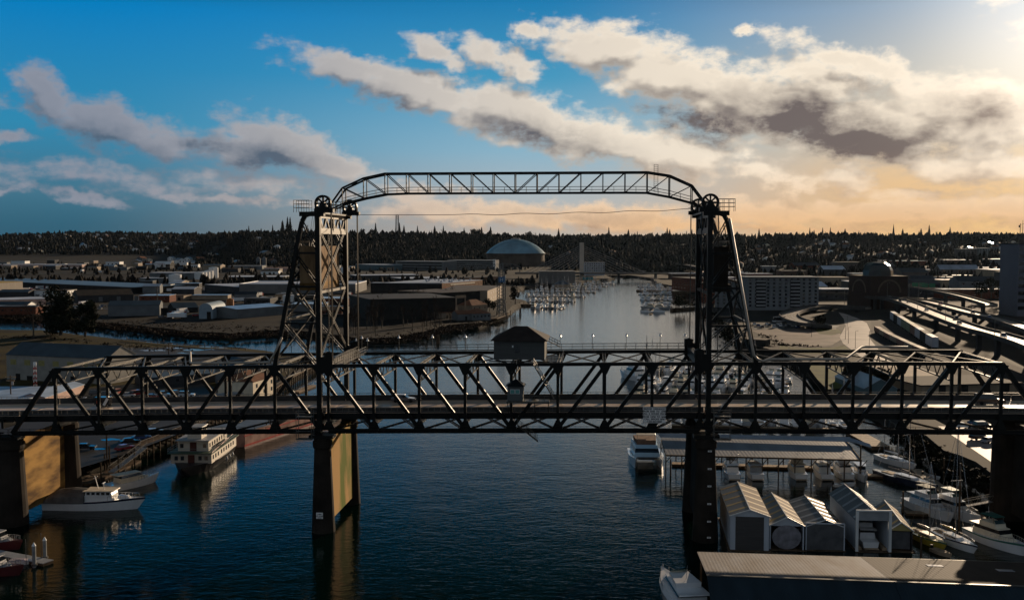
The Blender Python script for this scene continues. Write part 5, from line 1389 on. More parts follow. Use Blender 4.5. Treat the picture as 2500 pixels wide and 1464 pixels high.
float_dock('short cross float right of the covered moorage', G(2090, 1163), G(2235, 1168), 2.0)
f1 = float_dock('long planked float running towards the viewer among the sailing boats', G(2236, 1150), G(2418, 1290), 2.4, piles=0)
float_dock('cross float between the yellow and white sailing boats', G(2210, 1255), G(2400, 1262), 1.8)
float_dock('barge like wooden float right of the covered moorage roof', G(2085, 1062), G(2150, 1098), 4.5, z=1.0)
for i, (x, y, t) in enumerate(((2341, 1292, 1135), (2283, 1176, 1160), (2304, 1172, 1122), (2204, 1250, 1205), (2248, 1362, 1318), (1637, 1160, 1125), (2100, 1172, 1090))):
    p = G(x, y); h = CAM_H - (t - 590) / F * p.y; th = empty('mooring_pile', p, 0); m = MB(); m.tube((0, 0, -1), (0, 0, h), .2, .17, 8); m.build('shaft', WOOD, th); reg(th, 'dark mooring pile', 'among the right hand boats', x, 'pile', 'mooring piles')

def put(o, px, py, rz, label, cat='boat', group=None, scale=None):
    p = G(px, py); o.location = (p.x, p.y, 0); o.rotation_euler = (0, 0, R(rz)); o['label'] = label; o['category'] = cat
    if group: o['group'] = group
    if scale: o.scale = (scale,) * 3
    return o
# catamaran
def catamaran():
    p = G(1578, 1128); th = empty('catamaran', (p.x, p.y + 1, 0), R(-90 - 3), label='large white power catamaran moored left of the covered moorage, facing the viewer', category='boat')
    for s in (-1, 1):
        mb, hh = hull_mesh(15, 2.2, 1.7, .6, m=GEL, full=.7); mb.v = [(x, y + s * 3.0, z) for x, y, z in mb.v]; mb.build('hull', GEL, th)
    m = MB(); m.lh((-6.8, -3.2, 1.35), (3.6, 3.2, 1.95)); m.build('bridge_deck', GREYP, th)
    m = MB(); trap(m, -6.2, 4.2, 6.8, 6.0, 1.96, 2.85, .1, rake=.6); m.build('lower_house', mat('pale_blue_coat', (.38, .55, .66), .25, 0, .1, .5, coat=.4), th)
    m = MB(); trap(m, -6.0, 3.5, 6.5, 5.7, 2.851, 3.7, .25, rake=1.0); m.build('window_band', GLASS, th)
    m = MB(); trap(m, -6.3, 3.0, 6.3, 5.3, 3.701, 4.35, .15, rake=.9); m.build('upper_house', MATS['pale_blue_coat'], th)
    m = MB(); trap(m, -5.5, 1.5, 5.2, 4.4, 4.36, 5.3, -.1, rake=.3); m.build('flybridge', mat('brown_canvas', (.20, .12, .08), .7, 0, .3, 1), th)
    m = MB(); trap(m, -5.5, .4, 5.0, 4.6, 6.4, 6.5, .1)
    for x in (-5, 0):
        for y in (-2, 2): m.bar((x, y, 5.2), (x, y, 6.4), .08)
    m.build('hardtop', CREAM, th)
    m = MB()
    for y in (-2.4, 2.4): m.bar((4.8, y, 2.0), (7.0, y * .95, 2.4), .08)
    for x in (5, 5.9, 6.9): m.bar((x, -2.4, 2.0 + (x - 4.8) * .18), (x, 2.4, 2.0 + (x - 4.8) * .18), .08)
    m.build('net_frame', CHROME, th)
    m = MB(); m.lh((3.61, -2.2, 1.85), (6.9, 2.2, 1.9)); m.build('trampoline', mat('net_dark', (.05, .05, .05), .9, 0, .2, 1), th)
catamaran()
y_ = cruiser(19, 5.4, 1.9, True, name='motor_yacht', tall=1.15); put(y_, 1662, 1478, 97, 'large white motor yacht cut by the bottom edge, its bow pointing up at the pier', 'boat')
# boats right of the boathouses
put(sailboat(13, 3.8, 1.2, name='sailing_boat', covers=GEL, ketch=True, mast=1.2), 2185, 1132, -72, 'white two masted sailing boat, farthest along the long planked float')
put(sailboat(17, 4.3, 1.3, hullm=NAVY, name='sailing_boat', covers=NAVY, mast=1.15), 2208, 1178, -68, 'long dark hulled sailing boat left of the planked float')
put(skiff(4.2, 1.7), 2273, 1166, -60, 'small grey dinghy with outboard on the right of the planked float')
put(cruiser(13.5, 4.3, 1.5, True, canvas=mat('green_grey_canvas', (.12, .14, .11), .7, 0, .2, 1), name='motor_yacht'), 2268, 1252, -78, 'white motor yacht with grey green canopy above the yellow sailing boat')
put(cruiser(13, 4.0, 1.4, True, canvas=TEAL, name='motor_yacht', hullm=GEL), 2328, 1258, -75, 'white motor yacht with teal canopy right of the grey canopied one')
put(sailboat(10.5, 3.3, 1.15, hullm=YELLOW, name='sailing_boat', deckm=CREAM, mast=1.35, covers=CREAM, stripe=mat('green_stripe', (.04, .16, .12), .4, 0, .1, 1)), 2262, 1322, -80, 'yellow hulled sailing boat moored right of the boathouse with yellow lit gable')
put(sailboat(12, 3.6, 1.2, name='sailing_boat', mast=1.7, covers=YELLOW, stripe=NAVY), 2324, 1326, -78, 'white sailing boat with the tallest mast and yellow sail cover')
put(cruiser(13, 4.2, 1.5, True, canvas=mat('dark_green_canvas', (.02, .10, .08), .7, 0, .2, 1), name='motor_yacht', housem=CREAM, stripe=MATS['green_stripe']), 2432, 1330, -74, 'cream motor yacht with dark green canopy beside the right end pier')
put(skiff(4.2, 1.7, WOODL), 2298, 1352, -70, 'varnished open dinghy tied behind the yellow sailing boat')
put(skiff(4.6, 1.9, GEL), 2060, 1186, 5, 'white inflatable dinghy at the right end berths of the covered moorage')
put(cruiser(9, 3.1, 1.2, False, name='motor_boat'), 2102, 1166, -100, 'small white motor boat poking out at the right end of the covered moorage')
for i, (x, kind) in enumerate(((1782, 0), (1838, 1), (1942, 2), (2004, 3), (2054, 4))):
    o = cruiser(10, 3.6, 1.4, kind in (0, 2, 4), housem=(GEL, GREYP, CREAM, WHITE, GEL)[i], name='motor_boat', tall=1.1)
    put(o, x, 1160, 90, '', scale=.95); del o['label']; reg(o, 'motor boat seen stern first', 'under the covered moorage roof', x, 'boat', 'boats under the covered moorage')

# gull on the roof
th = empty('gull', G(1801, 1112, 4.75), R(200), label='white gull standing on the covered moorage roof edge', category='bird')
m = MB(); m.path([(-.32, 0, .28), (-.1, 0, .26), (.12, 0, .32), (.2, 0, .45), (.27, 0, .5)], [.02, .10, .11, .07, .03], 8); m.path([(.25, 0, .5), (.36, 0, .48)], [.025, .008], 5); m.bar((.0, .04, 0), (.0, .04, .2), .015); m.bar((.0, -.04, 0), (.0, -.04, .2), .015); m.build('body', GEL, th, smooth=True)

# boats of the mid marina behind the bridge, and of the two far marinas
random.seed(21)
PROTO = {
 'white_cruiser': Proto(cruiser(11, 3.8, 1.3, True, name='motor_cruiser')),
 'blue_canopy_cruiser': Proto(cruiser(10.5, 3.6, 1.3, True, canvas=BLUEC, name='motor_cruiser')),
 'low_boat': Proto(cruiser(8.5, 3.0, 1.1, False, name='motor_boat')),
 'sailing': Proto(sailboat(10.5, 3.3, 1.1, name='sailing_boat')),
 'dark_sailing': Proto(sailboat(11, 3.3, 1.1, hullm=NAVY, name='sailing_boat', covers=NAVY)),
 'grey_cruiser': Proto(cruiser(12, 4, 1.4, True, housem=CREAM, hullm=GREYP, name='motor_cruiser')),
}
PH = {'white_cruiser': 'white flybridge cruiser', 'blue_canopy_cruiser': 'cruiser with blue canopy', 'low_boat': 'low white motor boat', 'sailing': 'white bare masted sailing boat',
      'dark_sailing': 'dark hulled sailing boat', 'grey_cruiser': 'grey hulled cruiser with cream cabin'}
def moor(kind, p, rz, zone, px, sc, group):
    o = PROTO[kind].place((p.x, p.y, 0), rz, sc); reg(o, PH[kind], zone, px, 'boat', group)
def dock_row(a, b, n, zone, kinds, off=6.5, both=True, group='moored boats', dock=True, jit=.6):
    A = G(*a); B_ = G(*b); d = (B_ - A).normalized(); s = Vector((-d.y, d.x, 0))
    if dock:
        q = float_dock('', A, B_, 2.0, key=1, group='marina finger floats'); REG.append((q, 'narrow marina float between boats', zone, a[0]))
    rz = math.atan2(s.y, s.x)
    for side in ((1, -1) if both else (1,)):
        for i in range(n):
            p = A.lerp(B_, (i + .5) / n) + s * side * off + Vector((random.uniform(-jit, jit), random.uniform(-jit, jit), 0))
            k = random.choice(kinds); px = 1250 + F * p.x / p.y
            moor(k, p, rz + (math.pi if (side < 0) != (random.random() < .3) else 0) + random.uniform(-.04, .04), zone, px, random.uniform(.85, 1.12), group)
K1 = ['white_cruiser', 'white_cruiser', 'low_boat', 'sailing', 'blue_canopy_cruiser', 'grey_cruiser']
K2 = ['white_cruiser', 'low_boat', 'sailing', 'dark_sailing', 'white_cruiser', 'grey_cruiser', 'low_boat']
zm = 'in the marina behind the bridge'
dock_row((1545, 978), (1760, 988), 8, zm, K1); dock_row((1560, 938), (1830, 948), 11, zm, K1)
dock_row((1575, 905), (1850, 915), 11, zm, K2)
zn = 'just beyond the covered moorage'
dock_row((1640, 1040), (2085, 1052), 15, zn, K1, both=False)
zq = 'right of the right tower'
dock_row((1790, 975), (1920, 985), 5, zq, K1); dock_row((1835, 932), (1925, 938), 4, zq, K1)
moor('white_cruiser', G(1545, 925), R(115), 'at the channel end', 1545, 1.5, 'moored boats')
def bulk_marina(rows, zone, group):
    for (a, b, n, kinds, off) in rows: dock_row(a, b, n, zone, kinds, off, True, group)
zl = 'in the far left marina'
bulk_marina([((1300, 752), (1378, 753), 6, K2, 6), ((1285, 736), (1405, 737), 9, K2, 6), ((1282, 724), (1430, 725), 12, K2, 6), ((1292, 714), (1455, 714), 13, K2, 6), ((1315, 706), (1470, 706), 12, K2, 6.5), ((1345, 700), (1485, 700), 11, K2, 6.5), ((1400, 694), (1500, 694), 9, K2, 6.5)], zl, 'boats of the far left marina')
zr = 'in the far right marina'
bulk_marina([((1572, 748), (1640, 748), 5, K2, 6), ((1562, 733), (1640, 733), 6, K2, 6), ((1558, 720), (1640, 720), 7, K2, 6), ((1556, 709), (1640, 709), 7, K2, 6), ((1556, 701), (1620, 701), 6, K2, 6)], zr, 'boats of the far right marina')
dock_row((1588, 768), (1606, 742), 3, 'on the jutting far right float', K1, 4.5, True, 'boats of the far right marina')

# ------------------------------------------------------------------ buildings, left side near
WINY = mat('yellowish_pane', (.30, .27, .10), .3, 0, .2, 1)
bpx('long_house', 'long pale two storey building with slate roof and yellowish windows, left beyond the truss', 'building', 17, 925, 262, 938, 62, 15, wall=mat('pale_siding', (.30, .29, .26), .7, 0, .15, .4), roof=ROOFB, kind='gable_x', rh=3.6, win=(1, 7, 2.6, 1.9, 4.0), winm=WINY, doors=((4, 2, 2.2), (9, 2.4, 1.6), (20, 2.4, 1.6), (28, 2.4, 2.2)))
bpx('flat_warehouse', 'wide flat building with pale blue roof and pink side wall behind the left end post', 'building', -150, 1003, 50, 1003, 22, 30, wall=PINK, roof=mat('pale_blue_roof', (.36, .45, .58), .45, 0, .25, .2), win=(1, 9, 1.2, .7, .9))
bpx('flat_warehouse', 'pinkish shed with lit gable front behind the left truss diagonal', 'building', 42, 990, 110, 990, 20, 28, wall=PINK, roof=mat('pale_blue_roof', (.36, .45, .58)), kind='gable_y', rh=1.2, win=(1, 3, 1.6, 1.0, .6), winm=WHITE)
bpx('waterfront_house', 'grey roofed house left of the left tower raking leg', 'house', 560, 945, 640, 938, 42, 13, wall=PALEW, roof=ROOFB, kind='gable_y', rh=3.2, win=(2, 3, 1.1, 1.2, .8))
bpx('waterfront_house', 'cream waterfront house with porch columns beside the timber wharf', 'house', 618, 975, 672, 958, 42, 12, wall=CREAM, roof=ROOFR, kind='hip', rh=2.6, win=(2, 3, 1.0, 1.2, .6), doors=((3, 1.2, 2.2),))
bpx('flat_shed', 'long dark low shed behind the left approach span posts', 'shed', 350, 945, 548, 930, 20, 12, wall=GREYW, roof=ROOFB, win=(1, 6, 1.2, .8, .8))
bpx('service_hut', 'small white hut on the wharf beside the cream house', 'hut', 560, 985, 592, 978, 18, 5, wall=CREAM, roof=GREYP, doors=((1, .9, 1.9),))

def lattice_mast(label, base, h, w=1.0, cols=(RED, WHITE), name='lattice_mast', seg=12, top=None):
    th = empty(name, base, R(20), label=label, category='mast'); k = max(1, len(cols))
    for c in range(k):
        m = MB()
        for i in range(seg):
            if i % k != c: continue
            z0, z1 = h * i / seg, h * (i + 1) / seg; w0 = w * (1 - .3 * i / seg) / 2; w1 = w * (1 - .3 * (i + 1) / seg) / 2; cs = [(-1, -1), (1, -1), (1, 1), (-1, 1)]
            for j in range(4):
                a, b = cs[j], cs[(j + 1) % 4]; t = w * .10
                m.bar((a[0] * w0, a[1] * w0, z0), (a[0] * w1, a[1] * w1, z1), t); m.bar((a[0] * w0, a[1] * w0, z0), (b[0] * w1, b[1] * w1, z1), t * .6); m.bar((a[0] * w1, a[1] * w1, z1), (b[0] * w1, b[1] * w1, z1), t * .6)
        m.build('lattice_section', cols[c], th)
    if top: q = MB(); q.box((0, 0, h + .4), (.9, .9, .9)); q.build('beacon', top, th)
    return th
lattice_mast('red and white banded lattice mast beside the pale blue roofed building', G(87, 962, 3), 9.5, 1.0, top=WHITE)
UP = None
for i, (x, y, t) in enumerate(((122, 868, 834), (318, 876, 838), (412, 868, 836), (383, 740, 700), (27, 985, 915), (1000, 724, 712))):
    p = G(x, y, 3); h = (y - t) / F * p.y
    o = pole('utility_pole', 'brown utility pole', None, p, h, .22, ((h - .5, 3.2, .2), (h - 1.6, 2.4, .2)) if i < 4 else ((h - .5, 2, 0),), WOOD, group='utility poles', px=x, zone='on the left side of the channel') if False else None
    th = empty('utility_pole', p, 0, category='pole'); m = MB(); m.tube((0, 0, -.3), (0, 0, h), .24, .15, 7); m.build('shaft', WOOD, th); m = MB(); m.bar((-1.6, 0, h - .5), (1.6, 0, h - .5), .22); m.bar((-1.2, 0, h - 1.6), (1.2, 0, h - 1.6), .22); m.build('cross_arm', WOODL, th); m = MB(); m.tube((.6, 0, h - 2.9), (.6, 0, h - 1.9), .35, n=8); m.build('transformer', GREYP, th)
    reg(th, 'brown utility pole with cross arms', 'on the left shore', x, 'pole', 'utility poles')
pole('highway_lamp', 'tall pole with lamp on the far tideflats left of the tower', 'lamp', G(385, 742, 3), 15, .25, m=STEELL, lamp=1.2)

# puddled gravel yard and puddles on the near peninsula
sheet('gravel_yard', [(150, 868), (250, 850), (420, 848), (560, 852), (640, 862), (690, 885), (560, 915), (360, 930), (300, 900)], 3.006, mat('wet_gravel', (.075, .065, .055), .55, 0, .5, .12, col2=(.03, .026, .022), detail=9))
sheet('parking_yard', [(-100, 1010), (230, 945), (480, 925), (560, 960), (590, 990), (470, 1045), (380, 1080), (300, 1110), (200, 1140), (-100, 1160)], 3.01, ASPH)
PUD = mat('puddle_water', (.01, .012, .015), .07, 0, .1, 1, spec=1.0)
random.seed(5)
def puddle(px, py, wpx, hpx, z, i):
    c = G(px, py, z); pts = []; W_ = wpx / F * c.y / 2; Hh = abs(G(px, py - hpx, z).y - c.y)
    for k in range(26):
        a = 2 * math.pi * k / 26; r = 1 + .55 * noise.noise(Vector((math.cos(a) * 1.6 + px * .3, math.sin(a) * 1.6, i)))
        pts.append((c.x + math.cos(a) * W_ * r, c.y + math.sin(a) * Hh * r, z))
    m = MB(); m.add(pts, [tuple(range(26))]); o = m.build('puddle', PUD, kind='structure')
for i, (x, y, w, h) in enumerate(((195, 850, 95, 2.2), (262, 846, 60, 1.5), (372, 855, 60, 1.6), (430, 849, 45, 1.5), (485, 853, 70, 2.4), (508, 846, 40, 1.2), (300, 862, 60, 1.2), (540, 848, 30, 1), (455, 861, 40, 1.2), (90, 845, 40, 1.0))): puddle(x, y, w, h, 3.012, i)
for i, (x, y, w, h) in enumerate(((270, 1072, 40, 2.5), (240, 1095, 36, 2), (420, 1015, 50, 3))): puddle(x, y, w, h, 3.016, i + 20)
# log boom / fence along the inner channel
th = empty('boom_fence', (0, 0, 0), 0, label='low dark rail fence running along the side channel shore', category='fence'); m = MB(); P = [G(x, y, 3.0) for x, y in ((310, 832), (400, 840), (500, 848), (600, 855))]
for a, b in zip(P, P[1:]):
    m.bar(a + Vector((0, 0, .9)), b + Vector((0, 0, .9)), .35)
    for k in range(7): q = a.lerp(b, k / 6); m.bar(q, q + Vector((0, 0, 2.2 if k == 0 else 1.0)), .25)
m.build('rail', WOOD, th)
random.seed(11)
for i, (x, y, a) in enumerate(((238, 965, 5), (262, 968, 8), (288, 962, 80), (312, 968, 10), (336, 965, 60), (372, 972, 12), (398, 968, 20), (430, 962, 70), (456, 968, 5), (205, 985, 10), (250, 985, 0), (286, 988, 5), (330, 990, 10))):
    car(random.choice([0, 0, 1, 5, 3]), random.choice(['sedan', 'van', 'van']), G(x, y, 3.02), R(a), 'in the yard behind the left approach span', x)
for i, (x, y, a, c) in enumerate(((318, 1082, 30, 2), (345, 1072, 30, 4), (362, 1064, 30, 5), (378, 1058, 30, 0), (210, 1096, 5, 2), (305, 1098, 60, 3))): car(c, 'sedan', G(x, y, 3.02), R(a), 'in the lot under the left approach span', x)

# ------------------------------------------------------------------ tideflats beyond the side channel
bpx('metal_warehouse', 'tall tan metal warehouse with yellow eaves at the left edge', 'building', -130, 724, 56, 712, 26, 40, wall=mat('tan_ribs', (.42, .36, .28), .6, 0, .15, .3, stretch=(5, 5, .2)), roof=mat('yellow_eave', (.45, .30, .06), .6, 0, .2, .5), kind='flat', doors=((52, 4, 7),))
bpx('flat_warehouse', 'low pinkish warehouse with white roof above the side channel, far left', 'building', -120, 758, 112, 751, 22, 30, wall=PINK, roof=ROOFW, win=(1, 8, 2, 1.5, 2))
bpx('rail_shed', 'very long dark shed roof running right from the tan warehouse', 'shed', -100, 694, 322, 716, 13, 60, wall=DARKW, roof=mat('striped_blue_roof', (.12, .16, .20), .4, 0, .5, .05, stretch=(.3, 4, 1)), over=.1)
bpx('long_warehouse', 'long low far warehouse with pale roof and pink right end', 'building', -60, 655, 200, 655, 9, 40, wall=PINK, roof=ROOFW, over=.1)
bpx('gabled_hall', 'brown gabled hall with rounded end left of the grey shed', 'building', 190, 738, 326, 734, 16, 26, wall=GREYW, roof=mat('brown_roof', (.09, .065, .045), .7, 0, .3, .3), kind='gable_x', rh=4, doors=((16, 3, 4, PALEW), (30, 3, 4, PALEW), (44, 3, 4, PALEW)))
bpx('metal_shed', 'pale grey shed with shallow blue grey gable beside the side channel', 'shed', 264, 772, 390, 770, 26, 22, wall=PALEW, roof=ROOFB, kind='gable_x', rh=2.4, doors=((33, 5, 5),))
bpx('quonset_hut', 'pale arched quonset hut with round top left of the tower', 'building', 486, 778, 519, 778, 22, 30, wall=mat('quonset_blue', (.26, .33, .38), .6, 0, .12, .5), roof=mat('quonset_blue', (.26, .33, .38)), kind='barrel_y', rh=4.2, doors=((5, 2.6, 4.5),))
bpx('dark_shed', 'dark roofed shed attached right of the arched quonset hut', 'shed', 521, 770, 560, 768, 12, 22, wall=GREYW, roof=mat('brown_roof', (.09, .065, .045)), kind='gable_x', rh=4)
bpx('low_shed', 'rambling low dark shed left of the quonset hut', 'shed', 425, 764, 484, 762, 12, 20, wall=DARKW, roof=ROOFB, kind='gable_x', rh=3)
bpx('metal_shed', 'long ribbed grey shed with glinting ridge left of the raking leg', 'shed', 580, 778, 694, 768, 22, 28, wall=PALEW, roof=ROOFS, kind='gable_x', rh=1.4)
th = empty('storage_tank', G(562, 762, 3), 0, label='rust orange upright tank beside the dark shed', category='tank'); m = MB(); m.lathe((0, 0, 0), [(2.6, 0), (2.6, 9), (.1, 10)], 20); m.build('shell', mat('rusty_tank', (.35, .14, .05), .6, 0, .3, .4), th)
bpx('big_warehouse', 'broad grey warehouse with bright white roof left of the left tower', 'building', 584, 716, 868, 716, 22, 75, wall=mat('warehouse_grey', (.15, .145, .14), .75, 0, .2, .1), roof=ROOFW, over=.05, parapet=True, doors=tuple((46 + i * 3.2, 1.8, 2.6, PALEW) for i in range(9)))
bpx('big_warehouse', 'lower grey warehouse with blue white roof beside the broad warehouse', 'building', 500, 708, 582, 715, 14, 70, wall=GREYW, roof=ROOFW, over=.05)
bpx('white_warehouse', 'long white roofed hall behind the broad grey warehouse', 'building', 545, 685, 690, 685, 9, 50, wall=DARKW, roof=ROOFW, over=.05)
bpx('white_warehouse', 'pale long hall with white tanks at its right end', 'building', 365, 682, 478, 682, 16, 30, wall=PALEW, roof=ROOFW, over=.05)
bpx('white_warehouse', 'pale shed with orange roof patch left of the white tanks', 'building', 342, 694, 412, 694, 15, 22, wall=PALEW, roof=ROOFW, over=.05)
th = None
for i, (x, y, r, h) in enumerate(((428, 696, 7, 12), (486, 682, 6, 9), (494, 681, 6, 9), (502, 680, 6, 9), (510, 679, 6, 10), (519, 678, 5, 14), (524, 678, 5, 14))):
    th = empty('storage_tank', G(x, y, 3), 0); m = MB(); m.lathe((0, 0, 0), [(r, 0), (r, h), (.1, h + 1.2)], 20); m.build('shell', WHITE, th); reg(th, 'white upright storage tank', 'on the tideflats left of the tower', x, 'tank', 'white storage tanks')
bpx('far_hall', 'far hall with cream lit right end left of the tower', 'building', 494, 660, 538, 660, 12, 30, wall=TAN, roof=ROOFB, kind='gable_x', rh=2)
bpx('far_hall', 'far long grey hall with small lit right end', 'building', 556, 659, 640, 659, 10, 30, wall=PALEW, roof=GREYP)
bpx('far_hall', 'far low hall with pinkish roof edge beside the raking leg', 'building', 645, 662, 710, 662, 8, 30, wall=PINK, roof=PINK)
bpx('far_hall', 'small far hall with white arched roof', 'building', 375, 655, 415, 655, 10, 25, wall=DARKW, roof=WHITE, kind='gable_x', rh=5)
for i, (x, y) in enumerate(((631, 652), (645, 652))):
    th = empty('silo', G(x, y, 3), 0); m = MB(); m.lathe((0, 0, 0), [(4.5, 0), (4.5, 16), (1, 20)], 14); m.build('shell', PALEW, th); reg(th, 'pale round silo', 'far behind the white roofed warehouses', x, 'silo', 'silos')
# right of the left tower
bpx('far_hall', 'far flat blue grey building right of the left tower', 'building', 868, 658, 940, 660, 13, 40, wall=mat('teal_wall', (.07, .12, .14), .7, 0, .2, .2), roof=ROOFW, over=.05)
bpx('long_hall', 'long low hall with lit tan right end right of the left tower', 'building', 868, 686, 1024, 684, 13, 40, wall=GREYW, roof=ROOFW, over=.05, win=None)
bpx('parking_garage', 'left one of the two far multi storey parking decks', 'garage', 966, 658, 1083, 660, 21, 40, wall=PALEW, roof=GREYP, win=(3, 1, 95, 1.9, .5), winm=DARKW, group='far parking decks')
bpx('parking_garage', 'right one of the two far parking decks with white stair tower', 'garage', 1092, 657, 1200, 658, 22, 40, wall=PALEW, roof=GREYP, win=(4, 1, 90, 1.6, .5), winm=DARKW, group='far parking decks')
bpx('stair_tower', 'white stair tower at the end of the right parking deck', 'tower', 1203, 658, 1210, 658, 24, 10, wall=WHITE, roof=WHITE, win=(3, 1, 2.2, 2, 2))
def factory():
    a, b = G(905, 714, 3), G(1079, 716, 3); e = G(1178, 706, 3); h = 24 / F * b.y
    th = building('brick_factory', 'large flat roofed factory with sunlit brown brick side facing the channel', 'building', a, b, 10, h, wall=DARKW, roof=ROOFW, over=.02)  # shaded front in a dark wall; sunlight on the wing put into orange brick
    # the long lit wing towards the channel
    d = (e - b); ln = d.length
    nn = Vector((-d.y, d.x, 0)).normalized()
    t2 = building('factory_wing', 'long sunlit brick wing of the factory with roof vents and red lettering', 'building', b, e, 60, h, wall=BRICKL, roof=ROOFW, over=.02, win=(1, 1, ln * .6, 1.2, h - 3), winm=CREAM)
    o = text_mesh('arhaus', 3.2, (9, -.06, h - 5.2), t2, 'lettering', mat('red_letters', (.55, .04, .03), .5, 0, .1, 1)); 
    random.seed(3)
    for i in range(22):
        m = MB(); x = random.uniform(2, ln - 4); y = random.uniform(2, 50); r = random.choice((0, 1)); 
        (m.lathe((x, y, h + .35), [(1.1, 0), (1.1, .8), (.1, 1.7)], 8) if r else m.lh((x, y, h + .36), (x + 2.2, y + 1.6, h + 1.8))); m.build('roof_vent', ROOFS, t2)
factory()
bpx('back_hall', 'low hall with pale roof strip behind the brick factory', 'building', 985, 690, 1110, 688, 9, 60, wall=DARKW, roof=ROOFW, over=.05)
bpx('back_hall', 'tan ended hall right behind the brick factory', 'building', 1160, 694, 1218, 690, 15, 30, wall=BRICKL, roof=GREYW, over=.1)
bpx('black_shed', 'huge black open sided shed left of the waterfront houses', 'shed', 905, 782, 1112, 776, 50, 60, wall=mat('black_cladding', (.022, .022, .02), .7, 0, .3, .2), roof=mat('black_roof', (.04, .035, .03), .6, 0, .3, .1), over=.8)
th = empty('shed_portal', G(1114, 778, 3), R(5), label='tall sunlit concrete portal frame at the end of the black shed', category='frame'); m = MB(); hh = 14.5; m.bar((0, 0, 0), (0, 0, hh), .8, .8, up=(0, 1, 0)); m.bar((6, 6, 0), (6, 6, hh), .8, .8, up=(0, 1, 0)); m.bar((0, 0, hh - .6), (6, 6, hh - .6), 1.4, 1.6); m.build('frame', TAN, th)
bpx('black_shed', 'second black shed behind the portal frame with brown roof', 'shed', 1080, 748, 1172, 742, 32, 50, wall=MATS['black_cladding'], roof=mat('brown_roof2', (.10, .075, .055), .6, 0, .3, .2), over=.5)
bpx('office_block', 'sunlit tan two storey office block beside the lattice tower', 'building', 1190, 742, 1224, 726, 30, 40, wall=TAN, roof=mat('brown_roof2', (.1, .075, .055)), win=(2, 6, 1.6, 1.6, 1), winm=WHITE)
bpx('waterfront_house', 'white waterfront house with brown roof, left of the pair on the deck', 'house', 1117, 782, 1152, 781, 15, 12, wall=PALEW, roof=ROOFR, kind='gable_x', rh=2, doors=((5, 1.4, 2.4),))
bpx('waterfront_house', 'white waterfront house with brown hipped roof, right of the pair on the deck', 'house', 1153, 782, 1198, 780, 16, 13, wall=PALEW, roof=ROOFR, kind='hip', rh=3, win=(1, 5, 1.2, 1.3, 1))
bpx('brown_house', 'brown hip roofed house behind the white waterfront pair', 'house', 1152, 766, 1190, 762, 20, 12, wall=TAN, roof=ROOFR, kind='hip', rh=3.6, win=(1, 3, 1, 1.2, 2))
bpx('small_hut', 'small lit hut with sloping roof left of the white waterfront pair', 'hut', 1088, 778, 1106, 776, 14, 6, wall=TAN, roof=ROOFR, doors=((1, 1.2, 2),))
P = [G(x, y, 0) for x, y in ((1105, 795), (1205, 792), (1247, 776))]
wharf('dark timber pier deck under the white waterfront houses', [(1105, 792), (1203, 789), (1236, 776)], z=3.1, w=6)
def lattice_tower():
    p = G(1224, 770, 3); h = (770 - 642) / F * p.y
    th = lattice_mast('pale lattice tower with a blue sign standing on the waterfront right of the houses', p, h * .30, 5, (STEELL,), 'lattice_tower', 3)
    m = MB()
    for k, (z0, z1, w0) in enumerate(((h * .3, h * .62, 4.4), (h * .62, h * .86, 3.2), (h * .86, h, 2.2))):
        n = 5
        for i in range(n):
            a0, a1 = z0 + (z1 - z0) * i / n, z0 + (z1 - z0) * (i + 1) / n; cs = [(-1, -1), (1, -1), (1, 1), (-1, 1)]
            for j in range(4):
                a, b = cs[j], cs[(j + 1) % 4]; q = w0 / 2; m.bar((a[0] * q, a[1] * q, a0), (a[0] * q, a[1] * q, a1), .35); m.bar((a[0] * q, a[1] * q, a0), (b[0] * q, b[1] * q, a1), .22)
    m.build('upper_lattice', STEELL, th)
    m = MB(); m.lh((-2.8, -2.6, h * .64), (1.4, -2.3, h * .74)); m.build('sign_panel', mat('blue_sign', (.01, .10, .25), .4, 0, .1, 1), th)
    m = MB()
    for x0 in (-1.7, .1): m.bar((x0, -2.65, h * .66), (x0, -2.65, h * .72), .3, .1, up=(0, 1, 0))
    m.bar((-1.7, -2.65, h * .69), (.1, -2.65, h * .69), .1, .25); m.build('sign_letter', WHITE, th)
    m = MB(); m.lh((1.9, -2.0, h * .62), (2.2, 2, h * .76)); m.build('side_panel', WHITE, th)
lattice_tower()
def long_truss():
    a, b = G(1117, 664, 3), G(1272, 664, 3); ln = (b - a).length; th = empty('conveyor_bridge', (a.x, a.y, 0), math.atan2((b - a).y, (b - a).x), label='far white steel truss bridge crossing in front of the parking deck', category='bridge')
    m = MB(); n = 16; z = 8
    for i in range(n):
        x0, x1 = ln * i / n, ln * (i + 1) / n; hm = lambda x: z + 2 + 7 * abs(math.sin(math.pi * x / ln * 2)) ** .5
        m.bar((x0, 0, hm(x0)), (x1, 0, hm(x1)), .5); m.bar((x0, 0, z), (x1, 0, z), .6); m.bar((x0, 0, z), ((x0 + x1) / 2, 0, hm((x0 + x1) / 2)), .35); m.bar(((x0 + x1) / 2, 0, hm((x0 + x1) / 2)), (x1, 0, z), .35)
    m.build('truss', PALEW, th); m = MB(); 
    for x in (2, ln * .5, ln - 2): m.bar((x, 0, 2), (x, 0, z), 1.2, 1.2)
    m.build('piers', GREYW, th)
long_truss()
